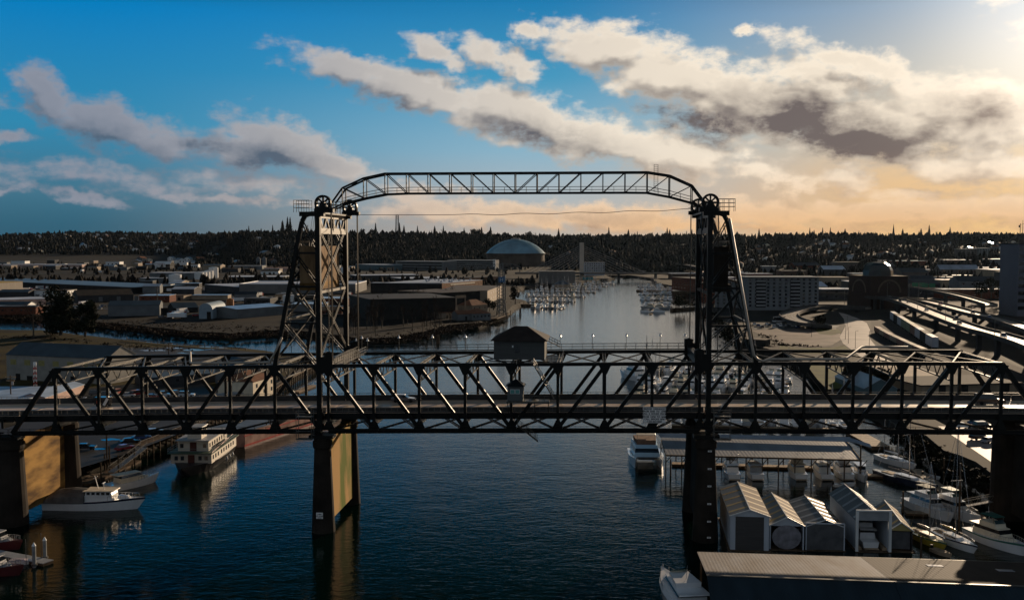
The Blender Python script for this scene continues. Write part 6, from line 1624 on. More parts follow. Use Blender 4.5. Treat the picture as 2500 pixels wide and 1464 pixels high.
def dome():
    c = D(1259, 640, 2000); c.z = 3; c.y += 58; R0 = 60; zb = CAM_H - (619 - 590) / F * 2058; zt = CAM_H - (584 - 590) / F * 2058
    th = empty('domed_arena', (c.x, c.y, 3), 0, label='huge blue green shallow dome of a round arena on the skyline', category='arena')
    hd = zt - zb; Rs = (R0 * R0 + hd * hd) / (2 * hd); pr = []
    for i in range(13):
        r = R0 * (1 - i / 12); z = math.sqrt(Rs * Rs - r * r) - (Rs - hd); pr.append((max(r, .01), zb - 3 + z))
    m = MB(); m.lathe((0, 0, 0), pr, 48); m.build('dome_roof', DOMEM, th, smooth=True)
    m = MB(); m.lathe((0, 0, 0), [(R0 - 2, -2), (R0 - 2, zb - 3.2), (R0 + 1.5, zb - 3.2), (R0 + 1.5, zb - 2.2), (R0 - .5, zb - 2.2)], 48); m.build('ring_wall', mat('brown_ring', (.09, .065, .05), .8, 0, .3, .1), th)
    m = MB(); m.lathe((0, 0, 0), [(9, zt - 3.8), (9.5, zt - 1.4), (9, zt - 1.0), (.1, zt - .6)], 24); m.build('crown_vent', GREYP, th)
dome()
bpx('brick_hall', 'broad brick hall standing in front of the dome on its left', 'building', 1171, 640, 1229, 640, 22, 40, wall=mat('arena_brick', (.20, .12, .09), .8, 0, .2, .1), roof=GREYW, over=.05)
def cable_stayed():
    p = G(1420, 684, 0); h = (684 - 592) / F * p.y
    th = empty('cable_stayed_bridge', (p.x, p.y, 0), 0, label='far cable stayed bridge with one slender pale pylon and fanned cables', category='bridge')
    m = MB(); m.lh((-2.8, -2.8, -1), (2.8, 2.8, h)); m.build('pylon', mat('pylon_concrete', (.55, .45, .36), .7, 0, .15, .2), th)
    zd = 9.5; m = MB(); m.bar((-90, -4, zd), (190, 8, zd - .5), 16, 1.6); m.build('deck', GREYW, th)
    m = MB(); m.bar((-90, -12, zd + 1.4), (190, 0, zd + .9), .4, .8); m.build('parapet', PALEW, th)
    m = MB()
    for i in range(9):
        zc = h - 4 - i * 2.6; m.tube((-1, 0, zc), (-76 + i * 7.5, -2 + .1 * i, zd + 1), .17, n=4, m=None); m.tube((1, 0, zc), (86 - i * 8.5, 3 - .2 * i, zd + 1), .2, n=4)
        m.tube((-1, 3, zc), (-76 + i * 7.5, 8, zd + 1), .13, n=4); m.tube((1, 3, zc), (86 - i * 8.5, 12, zd + 1), .13, n=4)
    m.build('stay_cables', mat('cable_grey', (.28, .28, .28)), th)
    for x in (-60, 50, 100, 150): m = MB(); m.lh((x - 1.5, -3, -1), (x + 1.5, 3, zd - .8)); m.build('bridge_leg', GREYW, th)
cable_stayed()
bpx('grey_box_building', 'big grey box building with pale roof edge left of the pylon', 'building', 1318, 692, 1404, 692, 29, 35, wall=mat('box_grey', (.13, .125, .12), .7, 0, .2, .2, stretch=(2, 2, .3)), roof=PALEW, over=.4)
bpx('white_hotel', 'white gridded apartment building behind the pylon', 'building', 1427, 672, 1476, 672, 32, 20, wall=mat('hotel_white', (.42, .44, .46), .7, 0, .1, .2), roof=GREYW, over=.1, win=(5, 9, 1.8, 1.9, 2.0))
bpx('teal_shop', 'low building with teal front right of the pylon foot', 'building', 1424, 683, 1448, 683, 7, 12, wall=mat('teal_front', (.03, .20, .22), .6, 0, .1, .5), roof=GREYW)
bpx('marina_office', 'low marina office with hipped dark roof behind the far left marina', 'building', 1355, 701, 1392, 701, 7, 14, wall=TAN, roof=ROOFB, kind='hip', rh=4)
bpx('low_block', 'dark brick block right of the channel head', 'building', 1640, 706, 1698, 712, 30, 40, wall=BRICK, roof=GREYW, win=(3, 8, 1.4, 1.6, 1))
bpx('low_block', 'wide low tan building just beyond the channel head', 'building', 1490, 668, 1600, 668, 6, 20, wall=GREYW, roof=PALEW, over=.1)
bpx('arched_hall', 'far dark arched hall with curved roof right of the pylon', 'building', 1494, 650, 1526, 650, 10, 30, wall=GREYW, roof=ROOFD, kind='barrel', rh=14)
bpx('white_block', 'small white block building beside the curving far highway', 'building', 1659, 645, 1698, 647, 12, 20, wall=mat('hotel_white', (.42, .44, .46)), roof=PALEW, win=(3, 8, 2, 1.6, 1), winm=GREYP)
# dolphins and post in the channel
for i, (x, y, t, r) in enumerate(((1069, 838, 818, .9), (1270, 768, 752, .8), (1192, 806, 790, .25), (1197, 808, 795, .25), (1238, 786, 762, .25), (1246, 780, 758, .25), (1168, 800, 792, .2))):
    p = G(x, y); h = CAM_H - (t - 590) / F * p.y; th = empty('channel_pile', p, 0); m = MB()
    if r > .5:
        for a in range(6): m.tube((math.cos(a) * r, math.sin(a) * r, -1), (math.cos(a) * r * .4, math.sin(a) * r * .4, h), .22, n=6)
    else: m.tube((0, 0, -1), (0, 0, h), r, n=6)
    m.build('timber', WOOD, th); reg(th, 'dark timber pile cluster' if r > .5 else 'single dark timber pile', 'standing in the channel beyond the bridge', x, 'pile', 'channel piles')
for (nm, a, b) in (('jetty on piles right of the lattice tower', (1232, 748), (1305, 748)), ('jetty on piles joining the far right marina to the shore', (1640, 760), (1700, 755)), ('far long jetty beyond the right marina', (1555, 712), (1690, 716))):
    float_dock('dark ' + nm, G(*a), G(*b), 3, z=2.0, m1=WOOD, piles=7)

# ------------------------------------------------------------------ right side: roads, ramps, trains, downtown
def ribbon(name, label, path, width, m, cat='road', thick=1.0, parapet=True, legs=0, line=True, kind=None):
    P = [Vector(p) for p in path]; Q = []
    for i in range(len(P) - 1):
        p0 = P[max(i - 1, 0)]; p1 = P[i]; p2 = P[i + 1]; p3 = P[min(i + 2, len(P) - 1)]
        for k in range(6):
            t = k / 6; Q.append(.5 * ((2 * p1) + (p2 - p0) * t + (2 * p0 - 5 * p1 + 4 * p2 - p3) * t * t + (3 * p1 - p0 - 3 * p2 + p3) * t ** 3))
    Q.append(P[-1]); n = len(Q)
    L_, R_ = [], []
    for i in range(n):
        d = Q[min(i + 1, n - 1)] - Q[max(i - 1, 0)]; d.z = 0; d.normalize(); s = Vector((-d.y, d.x, 0)) * width / 2; L_.append(Q[i] + s); R_.append(Q[i] - s)
    th = None
    if not kind: th = empty(name, (0, 0, 0), 0, label=label, category=cat)
    def strip(o0, o1, z0, z1):
        mb = MB()
        for i in range(n - 1):
            vs = []
            for (l, r) in ((L_[i], R_[i]), (L_[i + 1], R_[i + 1])):
                a = l.lerp(r, o0); b = l.lerp(r, o1); vs += [a + Vector((0, 0, z0)), b + Vector((0, 0, z0)), b + Vector((0, 0, z1)), a + Vector((0, 0, z1))]
            mb.add(vs, [(0, 4, 5, 1)[::-1], (3, 2, 6, 7)[::-1], (0, 3, 7, 4)[::-1], (1, 5, 6, 2)[::-1]] + ([(0, 1, 2, 3)] if i == 0 else []) + ([(4, 7, 6, 5)] if i == n - 2 else []))
        return mb
    if kind: return strip(0, 1, -thick, 0).build(name, m, kind=kind)
    strip(0, 1, -thick, 0).build('deck', m, th)
    if parapet:
        e = .35 / width
        strip(-e, 0, -thick, .95).build('parapet', BARR, th); strip(1, 1 + e, -thick, .95).build('parapet', BARR, th)
    if line:
        for f in (.34, .66): strip(f - .08 / width, f + .08 / width, .002, .01).build('lane_line', WHITE, th)
    for k in range(legs):
        i = int((k + .5) * n / legs); q = Q[i]; mb = MB(); gz = 2.5
        mb.lh((q.x - 1, q.y - 1, gz), (q.x + 1, q.y + 1, q.z - thick - .8)); mb.lh((q.x - width * .4, q.y - 1.1, q.z - thick - .8), (q.x + width * .4, q.y + 1.1, q.z - thick - .02)); mb.build('support_leg', GREYW, th)
    return th
gp = lambda z, *pts: [G(x, y, z) for x, y in pts]
ribbon('elevated_highway', 'nearest elevated highway, bright curving deck running out at the right edge', gp(12, (1960, 716), (2060, 718), (2120, 720), (2160, 726), (2210, 738), (2257, 757), (2318, 781), (2381, 803), (2436, 817), (2530, 848), (2700, 930)), 9, ROADW, legs=12)
ribbon('elevated_highway', 'second elevated highway joining from behind the nearest one', gp(12, (2120, 724), (2180, 727), (2225, 731), (2262, 736), (2310, 748), (2370, 764), (2430, 778), (2510, 802), (2700, 870)), 9, ROADW, legs=10)
ribbon('elevated_highway', 'short upper highway ramp with green sign gantry', gp(14, (2040, 682), (2120, 688), (2180, 694), (2240, 702), (2300, 713), (2352, 725), (2420, 745)), 6.5, ROADW, legs=8)
ribbon('loop_ramp', 'bright curved loop ramp in front of the apartment block', gp(6, (2120, 752), (2075, 750), (2028, 747), (1975, 751), (1938, 760), (1926, 770), (1942, 781), (1975, 790)) + gp(4, (2010, 797)), 11, ROADW, legs=6)
ribbon('far_highway', 'far highway curving down the hill beside the right tower', gp(16, (1575, 628), (1610, 632), (1650, 641), (1700, 650), (1760, 662)), 16, ROADW, legs=4)
sheet('gravel_lot', [(1834, 806), (1916, 803), (2041, 801), (2052, 815), (2056, 827), (2028, 844), (1956, 846), (1897, 838), (1870, 822), (1846, 812)], 3.02, mat('pale_gravel', (.22, .155, .12), .8, 0, .4, .08, col2=(.07, .052, .042), detail=9))
sheet('shore_road', [(2047, 762), (2060, 765), (2090, 775), (2116, 788), (2124, 805), (2124, 827), (2146, 854), (2200, 892), (2150, 892), (2100, 870), (2080, 854), (2058, 838), (2050, 822), (2064, 796), (2060, 778)], 3.024, mat('pale_road', (.30, .23, .19), .6, 0, .35, .1, detail=9, spec=.3))
sheet('rail_yard', [(2126, 780), (2200, 780), (2500, 900), (2500, 960), (2260, 960), (2215, 895), (2150, 850), (2128, 826)], 3.012, mat('ballast', (.035, .03, .027), .95, 0, .4, .2))
sheet('verge', [(1990, 805), (2046, 803), (2056, 812), (2030, 818), (2000, 815)], 3.028, GRASSG)
sheet('verge', [(1905, 843), (1960, 849), (2030, 848), (2060, 842), (2085, 862), (2060, 866), (1960, 862), (1900, 858)], 3.016, GRASSG)
sheet('verge', [(1965, 885), (2040, 884), (2060, 905), (2070, 945), (2020, 950), (1985, 915)], 3.016, GRASSG)
sheet('yard_lane', [(2060, 884), (2190, 887), (2200, 897), (2110, 902), (2060, 897)], 3.02, MATS['pale_gravel'])
sheet('quay_lane', [(2290, 1040), (2420, 1042), (2520, 1100), (2560, 1220), (2480, 1210), (2425, 1130), (2340, 1072)], 3.03, MATS['pale_road'])
sheet('car_park', [(1840, 789), (1990, 786), (2050, 796), (2040, 800), (1836, 804)], 3.026, ASPH)
# trains
def train(label, path, n, ln=15, h=4.2, cols=(WHITE,), gap=1.0):
    P = [Vector(p) for p in path]; seg = [(P[i + 1] - P[i]).length for i in range(len(P) - 1)]; tot = sum(seg)
    def at(s):
        for i, q in enumerate(seg):
            if s <= q or i == len(seg) - 1: return P[i].lerp(P[i + 1], s / q)
            s -= q
    th = empty('freight_train', P[0], 0, label=label, category='train')
    for k in range(n):
        a = at(k * (ln + gap)) - P[0]; b = at(k * (ln + gap) + ln) - P[0]; m = MB(); up = Vector((0, 0, 1.1))
        m.bar(a + up + Vector((0, 0, h / 2)), b + up + Vector((0, 0, h / 2)), 2.7, h); c = m.build('wagon', cols[k % len(cols)], th)
        m = MB(); m.bar(a + Vector((0, 0, .95)), b + Vector((0, 0, .95)), 2.2, .35)
        for t in (.15, .85): q = a.lerp(b, t); m.box((q.x, q.y, .45), (1.8, 2.4, .8), math.atan2((b - a).y, (b - a).x))
        m.build('bogies', BLACK, c)
    return th
GC = mat('green_container', (.10, .16, .08), .5, 0, .3, .5); GWH = mat('grey_container', (.33, .36, .40), .5, 0, .2, .5)
train('long line of grey and green container wagons below the elevated highway', gp(3.05, (2178, 782), (2230, 818), (2270, 846), (2330, 880), (2400, 925)), 9, 19, 4.6, (GWH, DARKW, GWH, GC, GC, mat('rust_wagon', (.16, .07, .04), .6)))
train('shorter line of flat brown wagons left of the container train', gp(3.05, (2140, 812), (2170, 830), (2225, 857), (2300, 890)), 7, 16, 2.4, (mat('rust_wagon', (.16, .07, .04)), TAN))
apb = bpx('apartment_block', 'grey ten storey apartment block with a dark overhanging roof right of the right tower', 'building', 1824, 757, 1998, 757, 80, 26, wall=mat('apartment_grey', (.17, .18, .185), .7, 0, .12, .1), roof=mat('apt_roof', (.10, .10, .10), .4, 0, .2, .2), over=1.6, win=(8, 12, 1.7, 1.5, 2))
wd = (G(1998, 757, 3) - G(1824, 757, 3)).length
for a_, b_ in ((.12, .26), (.60, .74)):
    q = MB(); q.lh((wd * a_, -.12, 2), (wd * b_, -.07, 22)); q = q.build('balcony_bay', DARKW, apb)  # flat dark panel: shade of the recessed bay is put into its colour
    for k_ in range(8): m = MB(); m.lh((wd * a_ + .3, -.9, 3 + k_ * 2.5), (wd * b_ - .3, -.13, 3.9 + k_ * 2.5)); m.build('balcony', GREYP, q)
th = bpx('apartment_wing', 'shadowed wing of the apartment block at its left, behind the right tower', 'building', 1745, 750, 1822, 752, 66, 20, wall=mat('apartment_grey', (.15, .16, .165)), roof=MATS['apt_roof'], over=.8, win=(7, 5, 1.8, 1.5, 2))
bpx('brick_apartment', 'red panelled apartment block seen through the right tower', 'building', 1700, 738, 1748, 740, 48, 20, wall=BRICK, roof=GREYW, win=(5, 4, 1.8, 1.5, 2))
def edge_tower():
    p0, p1 = G(2482, 772, 3), G(2600, 772, 3); h = 175 / F * p0.y
    th = building('office_tower', 'white and dark striped office tower at the right frame edge', 'building', p0, p1, 25, h, wall=mat('tower_white', (.12, .125, .15), .6, 0, .1, .1), roof=GREYW, win=(9, 1, (p1 - p0).length - 1.2, 2.4, 3), parapet=True)
    q = empty('roof_antenna', (p0.x + 1.5, p0.y + 1.5, 3 + h), 0, label='dark antenna poles on the roof of the striped office tower', category='antenna'); m = MB(); m.tube((0, 0, 0), (0, 0, 14), .25, .15, 6); m.tube((1.6, 0, 0), (1.6, 0, 16), .2, .1, 6); m.build('poles', STEEL, q); m = MB(); m.box((-.5, 0, 12), (.8, .8, 1.4)); m.bar((-.5, 0, 13), (2.6, 0, 13.6), .2); m.build('dish_mount', STEEL, q)
edge_tower()
bpx('flat_depot', 'dark depot with broad tan sunlit flat roof behind the right approach span', 'building', 2205, 938, 2320, 938, 14, 42, wall=DARKW, roof=mat('tan_roof', (.22, .15, .095), .8, 0, .35, .1, detail=8))
bpx('long_depot', 'long pale depot with dark door openings behind the right end posts', 'building', 2250, 962, 2490, 955, 20, 20, wall=TAN, roof=mat('matt_dark_roof', (.02, .02, .022), .9), over=.6, doors=((6, 2.5, 3), (14, 2.5, 3), (22, 2.5, 3), (29, 2.5, 3)))
bpx('gabled_shed', 'dark gabled shed with rippled metal roof beside the flat depot', 'shed', 2110, 962, 2190, 962, 14, 30, wall=mat('teal_wall', (.07, .12, .14)), roof=ROOFS, kind='gable_y', rh=3)
bpx('white_box', 'white windowless box building behind the elevated highways', 'building', 2276, 705, 2322, 708, 30, 22, wall=mat('box_white', (.30, .30, .31), .7, 0, .1, .2), roof=PALEW, over=.1)
bpx('round_pavilion', 'low round pavilion with shallow hipped roof left of the domed hall', 'building', 2045, 668, 2085, 668, 28, 25, wall=mat('warm_grey', (.10, .085, .075), .8, 0, .2, .1), roof=PALEW, kind='hip', rh=7)
def hall_dome():
    p = D(2143, 705, 760); th = empty('domed_hall', (p.x, p.y, 3), R(12), label='old brick station hall with a dark ribbed dome and big round arches', category='building')
    h = CAM_H - (672 - 590) / F * 760 - 3; w = 30
    m = MB(); m.lh((-w / 2, -w / 2, 0), (w / 2, w / 2, h)); m.build('wall', mat('hall_brick', (.035, .021, .017), .8, 0, .2, .2), th)
    m = MB(); m.lathe((0, 0, h), [(11, 0), (10.6, 4), (8.5, 7.5), (5.2, 9.6), (.1, 9.9)], 8, a0=R(22.5), a1=R(382.5)); m.build('dome', mat('dome_copper', (.03, .035, .035), .3, .4, .3, .2), th)
    for x, y, a in ((0, -w / 2 - .1, 0), (-w / 2 - .1, 0, 1)):
        m = MB(); n = 14; r1, r0 = 9.5, 8.3; pts = []
        for i in range(n):
            a0, a1 = math.pi * i / n, math.pi * (i + 1) / n
            q = [(r0, a0), (r1, a0), (r1, a1), (r0, a1)]; vs = []
            for dd in (0, -.4):
                for r, t in q: vs.append((r * math.cos(t), y + dd, h - 12 + r * math.sin(t)) if a == 0 else (x + dd, r * math.cos(t), h - 12 + r * math.sin(t)))
            m.add(vs, [(0, 1, 2, 3), (7, 6, 5, 4), (0, 4, 5, 1), (1, 5, 6, 2), (2, 6, 7, 3), (3, 7, 4, 0)])
        m.build('arch', mat('arch_stone', (.10, .07, .05)), th)
hall_dome()
def sign_gantry(px, py, label):
    p = G(px, py, 12); th = empty('sign_gantry', p, R(-10), label=label, category='sign', group='green highway signs'); m = MB(); m.tube((-4, 0, -9), (-4, 0, 7), .3, n=8); m.bar((-4, 0, 6.6), (7, 0, 6.6), .35); m.build('gantry', STEELL, th)
    for x in (-1.8, 3.4): m = MB(); m.lh((x, -.25, 4.8), (x + 4.6, -.15, 7.8)); m.build('sign_panel', mat('sign_green', (.01, .16, .08), .4, 0, .1, 1), th)
sign_gantry(2232, 714, 'green highway sign panels on a gantry, left one'); sign_gantry(2256, 716, 'green highway sign panels on a gantry, right one')
for i, (x, y) in enumerate(((2062, 742), (2240, 764), (2308, 790), (2428, 824), (2166, 728), (2372, 770), (2309, 750))):
    pole('street_lamp', 'tall thin highway lamp', None, G(x, y, 12), 11, .14, m=STEELL, lamp=1.5, group='highway lamps', px=x, zone='along the elevated highways')
for i, (x, y) in enumerate(((2064, 828), (2071, 838), (2088, 850), (2122, 850), (2068, 806), (1981, 822))):
    pole('street_lamp', 'slim dark street lamp', None, G(x, y, 3), 8, .12, m=STEEL, lamp=.9, group='street lamps', px=x, zone='beside the bright shore road')
# cars on the highways and in the car park
for (x, y, c, k, dz) in ((2172, 725, 2, 'sedan', 0), (2197, 736, 2, 'sedan', 0), (2209, 732, 1, 'sedan', 0), (2218, 737, 5, 'sedan', 0), (2335, 778, 2, 'van', 0), (2296, 742, 3, 'van', 0), (2375, 764, 5, 'van', 0), (2342, 789, 5, 'sedan', 0), (2262, 757, 0, 'sedan', 0), (2415, 774, 4, 'sedan', 0), (2450, 822, 1, 'van', 0)):
    a = G(x - 6, y - 3, 12); b = G(x + 6, y + 3, 12); car(c, k, G(x, y + 1, 12.0), math.atan2((b - a).y, (b - a).x), 'driving on the elevated highways', x, group='cars on the highways')
random.seed(9)
for i, (x, y) in enumerate([(1842 + i * 9.5 + random.uniform(-2, 2), 793 + (i % 3) * 3.5) for i in range(17)]):
    car(random.choice([0, 0, 1, 2, 4, 5]), random.choice(['sedan', 'van']), G(x, y, 3.04), R(80 + random.uniform(-10, 10)), 'in the car park before the apartments', x)
t = car_body('van', 11, 2.5, 3.3, CARC[0], 'motorhome'); t.location = G(1908, 786, 3.04); t.rotation_euler = (0, 0, R(5)); t['label'] = 'long white motorhome parked among the cars below the apartment block'; t['category'] = 'vehicle'
for i, (x, y, c, k, a) in enumerate(((2392, 1072, 2, 'van', 10), (2418, 1080, 1, 'sedan', 20), (2350, 1044, 0, 'sedan', 5), (2385, 1036, 4, 'sedan', 5), (2400, 1045, 2, 'van', 8), (2452, 1092, 5, 'sedan', 15))):
    car(c, k, G(x, y, 3.05), R(a), 'parked by the right end pier', x)
for i in range(7):
    x = 2068 + i * 16; car([2, 5, 3, 1, 0, 4, 2][i], 'van' if i % 2 else 'sedan', G(x, 890 + (i % 2) * 5, 3.05), R(4), 'in the yard behind the right span', x)
wharf('dark timber quay and steps right of the right tower', [(1800, 838), (1838, 853), (1885, 862)], z=3.0, w=4)
bpx('quay_shed', 'low dark pier shed at the shore right of the right tower', 'shed', 1812, 842, 1868, 845, 14, 8, wall=DARKW, roof=mat('brown_roof', (.09, .065, .045)), over=.5)

# downtown blocks stepping up the slope
random.seed(33)
WALLS = [BRICK, BRICK, mat('warm_grey', (.10, .085, .075)), GREYW, mat('brown_block', (.09, .055, .04), .8, 0, .25, .1), PALEW, TAN]
WN = ['red brick', 'red brick', 'warm grey', 'grey', 'brown', 'pale grey', 'tan']
RF = [GREYW, ROOFD, ROOFS, ROOFW, ROOFD]
def block(px, Y, w, h, d, wi, ri, kind='flat', rh=None, zone=None, rot=0, win=None, off=0):
    x = (px - 1250) / F * Y; z = min(hill_h(x, Y), hill_h(x + w, Y)) - .5
    p0 = Vector((x, Y, 0)); p1 = p0 + Vector((math.cos(rot) * w, math.sin(rot) * w, 0))
    th = building('city_block', '', 'building', p0, p1, d, h + off, z0=z, wall=WALLS[wi], roof=RF[ri], kind=kind, rh=rh, win=win, group='downtown buildings')
    del th['label']; reg(th, f'{WN[wi]} {"flat roofed" if kind == "flat" else "pitched roof"} building', zone, px, 'building', 'downtown buildings')
rows = [(905, 700), (985, 1710), (1060, 1700), (1150, 1700), (1260, 1700), (1380, 1650), (1500, 1560)]
for r, (Y, x0) in enumerate(((800, 2130), (860, 1990), (930, 1760), (1010, 1740), (1100, 1720), (1210, 1700), (1340, 1640))):
    px = x0 + random.uniform(0, 30)
    while px < 2560:
        w = random.uniform(22, 60); h = random.uniform(6, 15) if r < 4 else random.uniform(6, 13)
        if not (r == 0 and (2260 < px < 2340)) and not (r < 2 and 2085 < px < 2185):
            wi = random.randrange(7); block(px, Y + random.uniform(-15, 15), w, h, random.uniform(18, 34), wi, random.randrange(5), random.choice(['flat', 'flat', 'flat', 'gable_x']), 4, ('in the nearest downtown row', 'in the second downtown row', 'in the third downtown row', 'in the fourth downtown row', 'in the fifth downtown row', 'in the sixth downtown row', 'in the farthest downtown row')[r], R(random.uniform(-6, 10)),
                  (max(2, int(h / 4)), max(3, int(w / 7)), 2.2, 1.6, 1.2) if w < 50 and r < 3 else None)
        px += w / Y * F + random.uniform(14, 70)
for i, (px, Y, w, h, wi, kind) in enumerate(((2383, 1500, 20, 13, 5, 'flat'), (2340, 1480, 26, 13, 2, 'flat'), (2295, 1180, 45, 9, 2, 'gable_x'))):
    block(px, Y, w, h, 16, wi, 2, kind, 5, 'high on the slope near the right edge', 0, (4, 5, 1.8, 1.6, 1))
# church spire and radio mast on the skyline
p = D(2181, 585, 2150); z = hill_h(p.x, p.y); th = empty('church_spire', (p.x, p.y, z), 0, label='thin dark church spire on the skyline at the right', category='church')
m = MB(); m.lh((-4, -4, 0), (4, 4, 12)); m.build('tower_base', DARKW, th); m = MB(); m.lathe((0, 0, 12), [(4.2, 0), (2.2, 6), (.15, 24)], 8); m.build('spire', DARKW, th)
p = D(970, 575, 2880); th = lattice_mast('thin pale radio mast above the trees left of the dome', (p.x, p.y, hill_h(p.x, p.y)), 58, 9, (STEELL,), 'radio_mast', 10)

# houses scattered over the hillsides
def house_proto(w, d, h, wall, roof):
    th = empty('house', (0, 0, 0)); m = MB(); m.lh((-w / 2, 0, -2), (w / 2, d, h)); m.add([(-w / 2, 0, h), (w / 2, 0, h), (0, 0, h + 2.6), (-w / 2, d, h), (w / 2, d, h), (0, d, h + 2.6)], [(0, 1, 2), (3, 5, 4)]); m.build('wall', wall, th)
    r = MB()
    for s in (-1, 1): slab(r, [(0, -.4, h + 2.75), (s * (w / 2 + .5), -.4, h - .15), (s * (w / 2 + .5), d + .4, h - .15), (0, d + .4, h + 2.75)], .15)
    r.build('roof', roof, th)
    for x in (-w / 4, w / 4): q = MB(); q.lh((x - .8, -.08, h * .4), (x + .8, -.003, h * .75)); q.build('window', GLASS, th)
    return th
HP = [Proto(house_proto(11, 12, 6, WHITE, ROOFS)), Proto(house_proto(13, 10, 5, CREAM, ROOFD)), Proto(house_proto(10, 12, 6.5, PALEW, ROOFR)), Proto(house_proto(14, 11, 5, TAN, ROOFS))]
HN = ['white house with pale roof', 'cream house with dark roof', 'grey house with brown roof', 'tan house with shiny roof']
random.seed(77)
def houses(n, pxr, tr, zone, sc=1.0):
    for _ in range(n):
        px = random.uniform(*pxr); t = random.uniform(*tr)
        ysr = None
        Y = 1500 + t * 3000; x = (px - 1250) / F * Y
        k = random.randrange(4); o = HP[k].place((x, Y, hill_h(x, Y)), R(random.uniform(-50, 50)), sc * random.uniform(.8, 1.2)); reg(o, HN[k], zone, px, 'house', 'hillside houses')
houses(90, (0, 480), (.50, .93), 'on the far left hillside', 1.25)
houses(18, (330, 700), (.1, .4), 'below the hill left of the tower', 1.3)
houses(16, (620, 1100), (.40, .47), 'on the ridge left of the dome')
houses(70, (1740, 2480), (.0, .24), 'on the slope right of the tower', .9)
houses(14, (1300, 1700), (.2, .38), 'on the slope right of the dome')

# ------------------------------------------------------------------ trees
def conifer(seed, h=20, w=6, dens=1.0):
    rnd = random.Random(seed); th = empty('conifer', (0, 0, 0))
    m = MB(); m.tube((0, 0, -1), (0, 0, h * .97), h * .018, .04, 5); m.build('trunk', BARK, th)
    m = MB(); n = int(30 * dens)
    for i in range(n):
        t = (i + rnd.random() * .6) / n; z = h * (.10 + .88 * t); r = w / 2 * (1 - t) ** .85 * rnd.uniform(.65, 1.12) + .25
        for j in range(5):
            a = 2 * math.pi * (j / 5 + rnd.random() * .3) + i; rr = r * rnd.uniform(.6, 1.1); x, y = math.cos(a), math.sin(a); wd = rr * .62 + .25
            tip = (x * rr, y * rr, z - rr * .38); p1 = (-y * wd, x * wd, z + .1 * r); p2 = (y * wd, -x * wd, z + .1 * r)
            m.add([(0, 0, z + h * .035), p1, tip, p2], [(0, 1, 2), (0, 2, 3)])
    m.build('crown', CONIF, th); return th
def branching(rnd, m, p, d, ln, r, lvl, tw):
    q = p + d * ln; m.tube(p, q, r, r * .6, 5 if lvl > 2 else 3, cap=False)
    if lvl == 0:
        for _ in range(tw):
            e = (d + Vector((rnd.uniform(-1, 1), rnd.uniform(-1, 1), rnd.uniform(-.3, 1)))).normalized() * ln * rnd.uniform(.5, 1.1); s = e.cross(Vector((rnd.random(), rnd.random(), .3))).normalized() * r * .8
            m.add([q - s, q + s, q + e], [(0, 1, 2)])
        return
    for _ in range(3 if lvl > 1 else 4):
        e = (d + Vector((rnd.uniform(-.8, .8), rnd.uniform(-.8, .8), rnd.uniform(-.1, .7)))).normalized(); branching(rnd, m, p.lerp(q, rnd.uniform(.55, 1)), e, ln * rnd.uniform(.55, .8), r * .55, lvl - 1, tw)
def bare_tree(seed, h=12, lv=4, mt=BARE, tw=5, name='bare_tree'):
    rnd = random.Random(seed); th = empty(name, (0, 0, 0)); m = MB(); m.tube((0, 0, -.5), (0, 0, h * .3), h * .02, h * .014, 6); m.build('trunk', BARK, th)
    m = MB(); branching(rnd, m, Vector((0, 0, h * .28)), Vector((0, 0, 1)), h * .26, h * .013, lv, tw); m.build('crown', mt, th); return th
def leafy(seed, h=10, w=8, mt=LEAF, n=420, name='broad_tree', leaf=.75, low=.38, nl=9):
    rnd = random.Random(seed); th = empty(name, (0, 0, 0)); m = MB(); m.tube((0, 0, -.5), (0, 0, h * .6), h * .03, h * .012, 7)
    lobes = []
    for k in range(nl):
        c = Vector((rnd.uniform(-.33, .33) * w, rnd.uniform(-.33, .33) * w, h * rnd.uniform(low, .86))); lobes.append((c, w * rnd.uniform(.16, .30))); m.tube((0, 0, h * .35), c, h * .012, .04, 4)
    m.build('trunk', BARK, th); m = MB()
    for _ in range(n):
        c, r = rnd.choice(lobes); d = Vector((rnd.gauss(0, 1), rnd.gauss(0, 1), rnd.gauss(0, 1))).normalized(); p = c + d * r * rnd.uniform(.55, 1.15); a = Vector((rnd.gauss(0, 1), rnd.gauss(0, 1), rnd.gauss(0, 1))).normalized(); b = a.cross(d).normalized() * leaf; a = a * leaf * .7
        m.add([p - a, p + b * .6, p + a, p - b * .6], [(0, 1, 2, 3)])
    m.build('crown', mt, th); return th
CP = [Proto(conifer(1, 22, 12)), Proto(conifer(2, 26, 12)), Proto(conifer(3, 17, 11)), Proto(conifer(4, 20, 14, 1.1)), Proto(bare_tree(5, 16, 3, BARED, 7)), Proto(leafy(6, 15, 12, CONIF, 300, leaf=1.0))]
CN = ['slim dark conifer', 'tall pointed conifer', 'short dark conifer', 'broad dark conifer', 'bare tree', 'rounded dark tree']
random.seed(101)
def ridge_y(px):
    return 2880 if px < 1200 else 2700 - (px - 1200) * .4 if px < 1800 else 2280
def ridge(n, pxr, zone, hs=1.0, ys=None, mix_=(0, 1, 2, 3, 4, 5)):
    for _ in range(n):
        px = random.uniform(*pxr); Y = (ys or ridge_y(px)) + random.uniform(-110, 20); x = (px - 1250) / F * Y; k = random.choice(mix_)
        o = CP[k].place((x, Y, hill_h(x, Y) - 2), random.uniform(0, 6), hs * 1.3 * random.choice([.5, .6, .7, .8, 1.0, 1.25])); reg(o, CN[k], zone, px, 'tree', 'skyline trees')
ridge(34, (560, 760), 'on the skyline left of the tower', .8)
ridge(6, (684, 712), 'on the hump left of the tower', 1.25, mix_=(0, 1, 3))
ridge(34, (870, 1160), 'on the skyline left of the dome', 1.0)
ridge(30, (1160, 1420), 'on the skyline above the dome', 1.05)
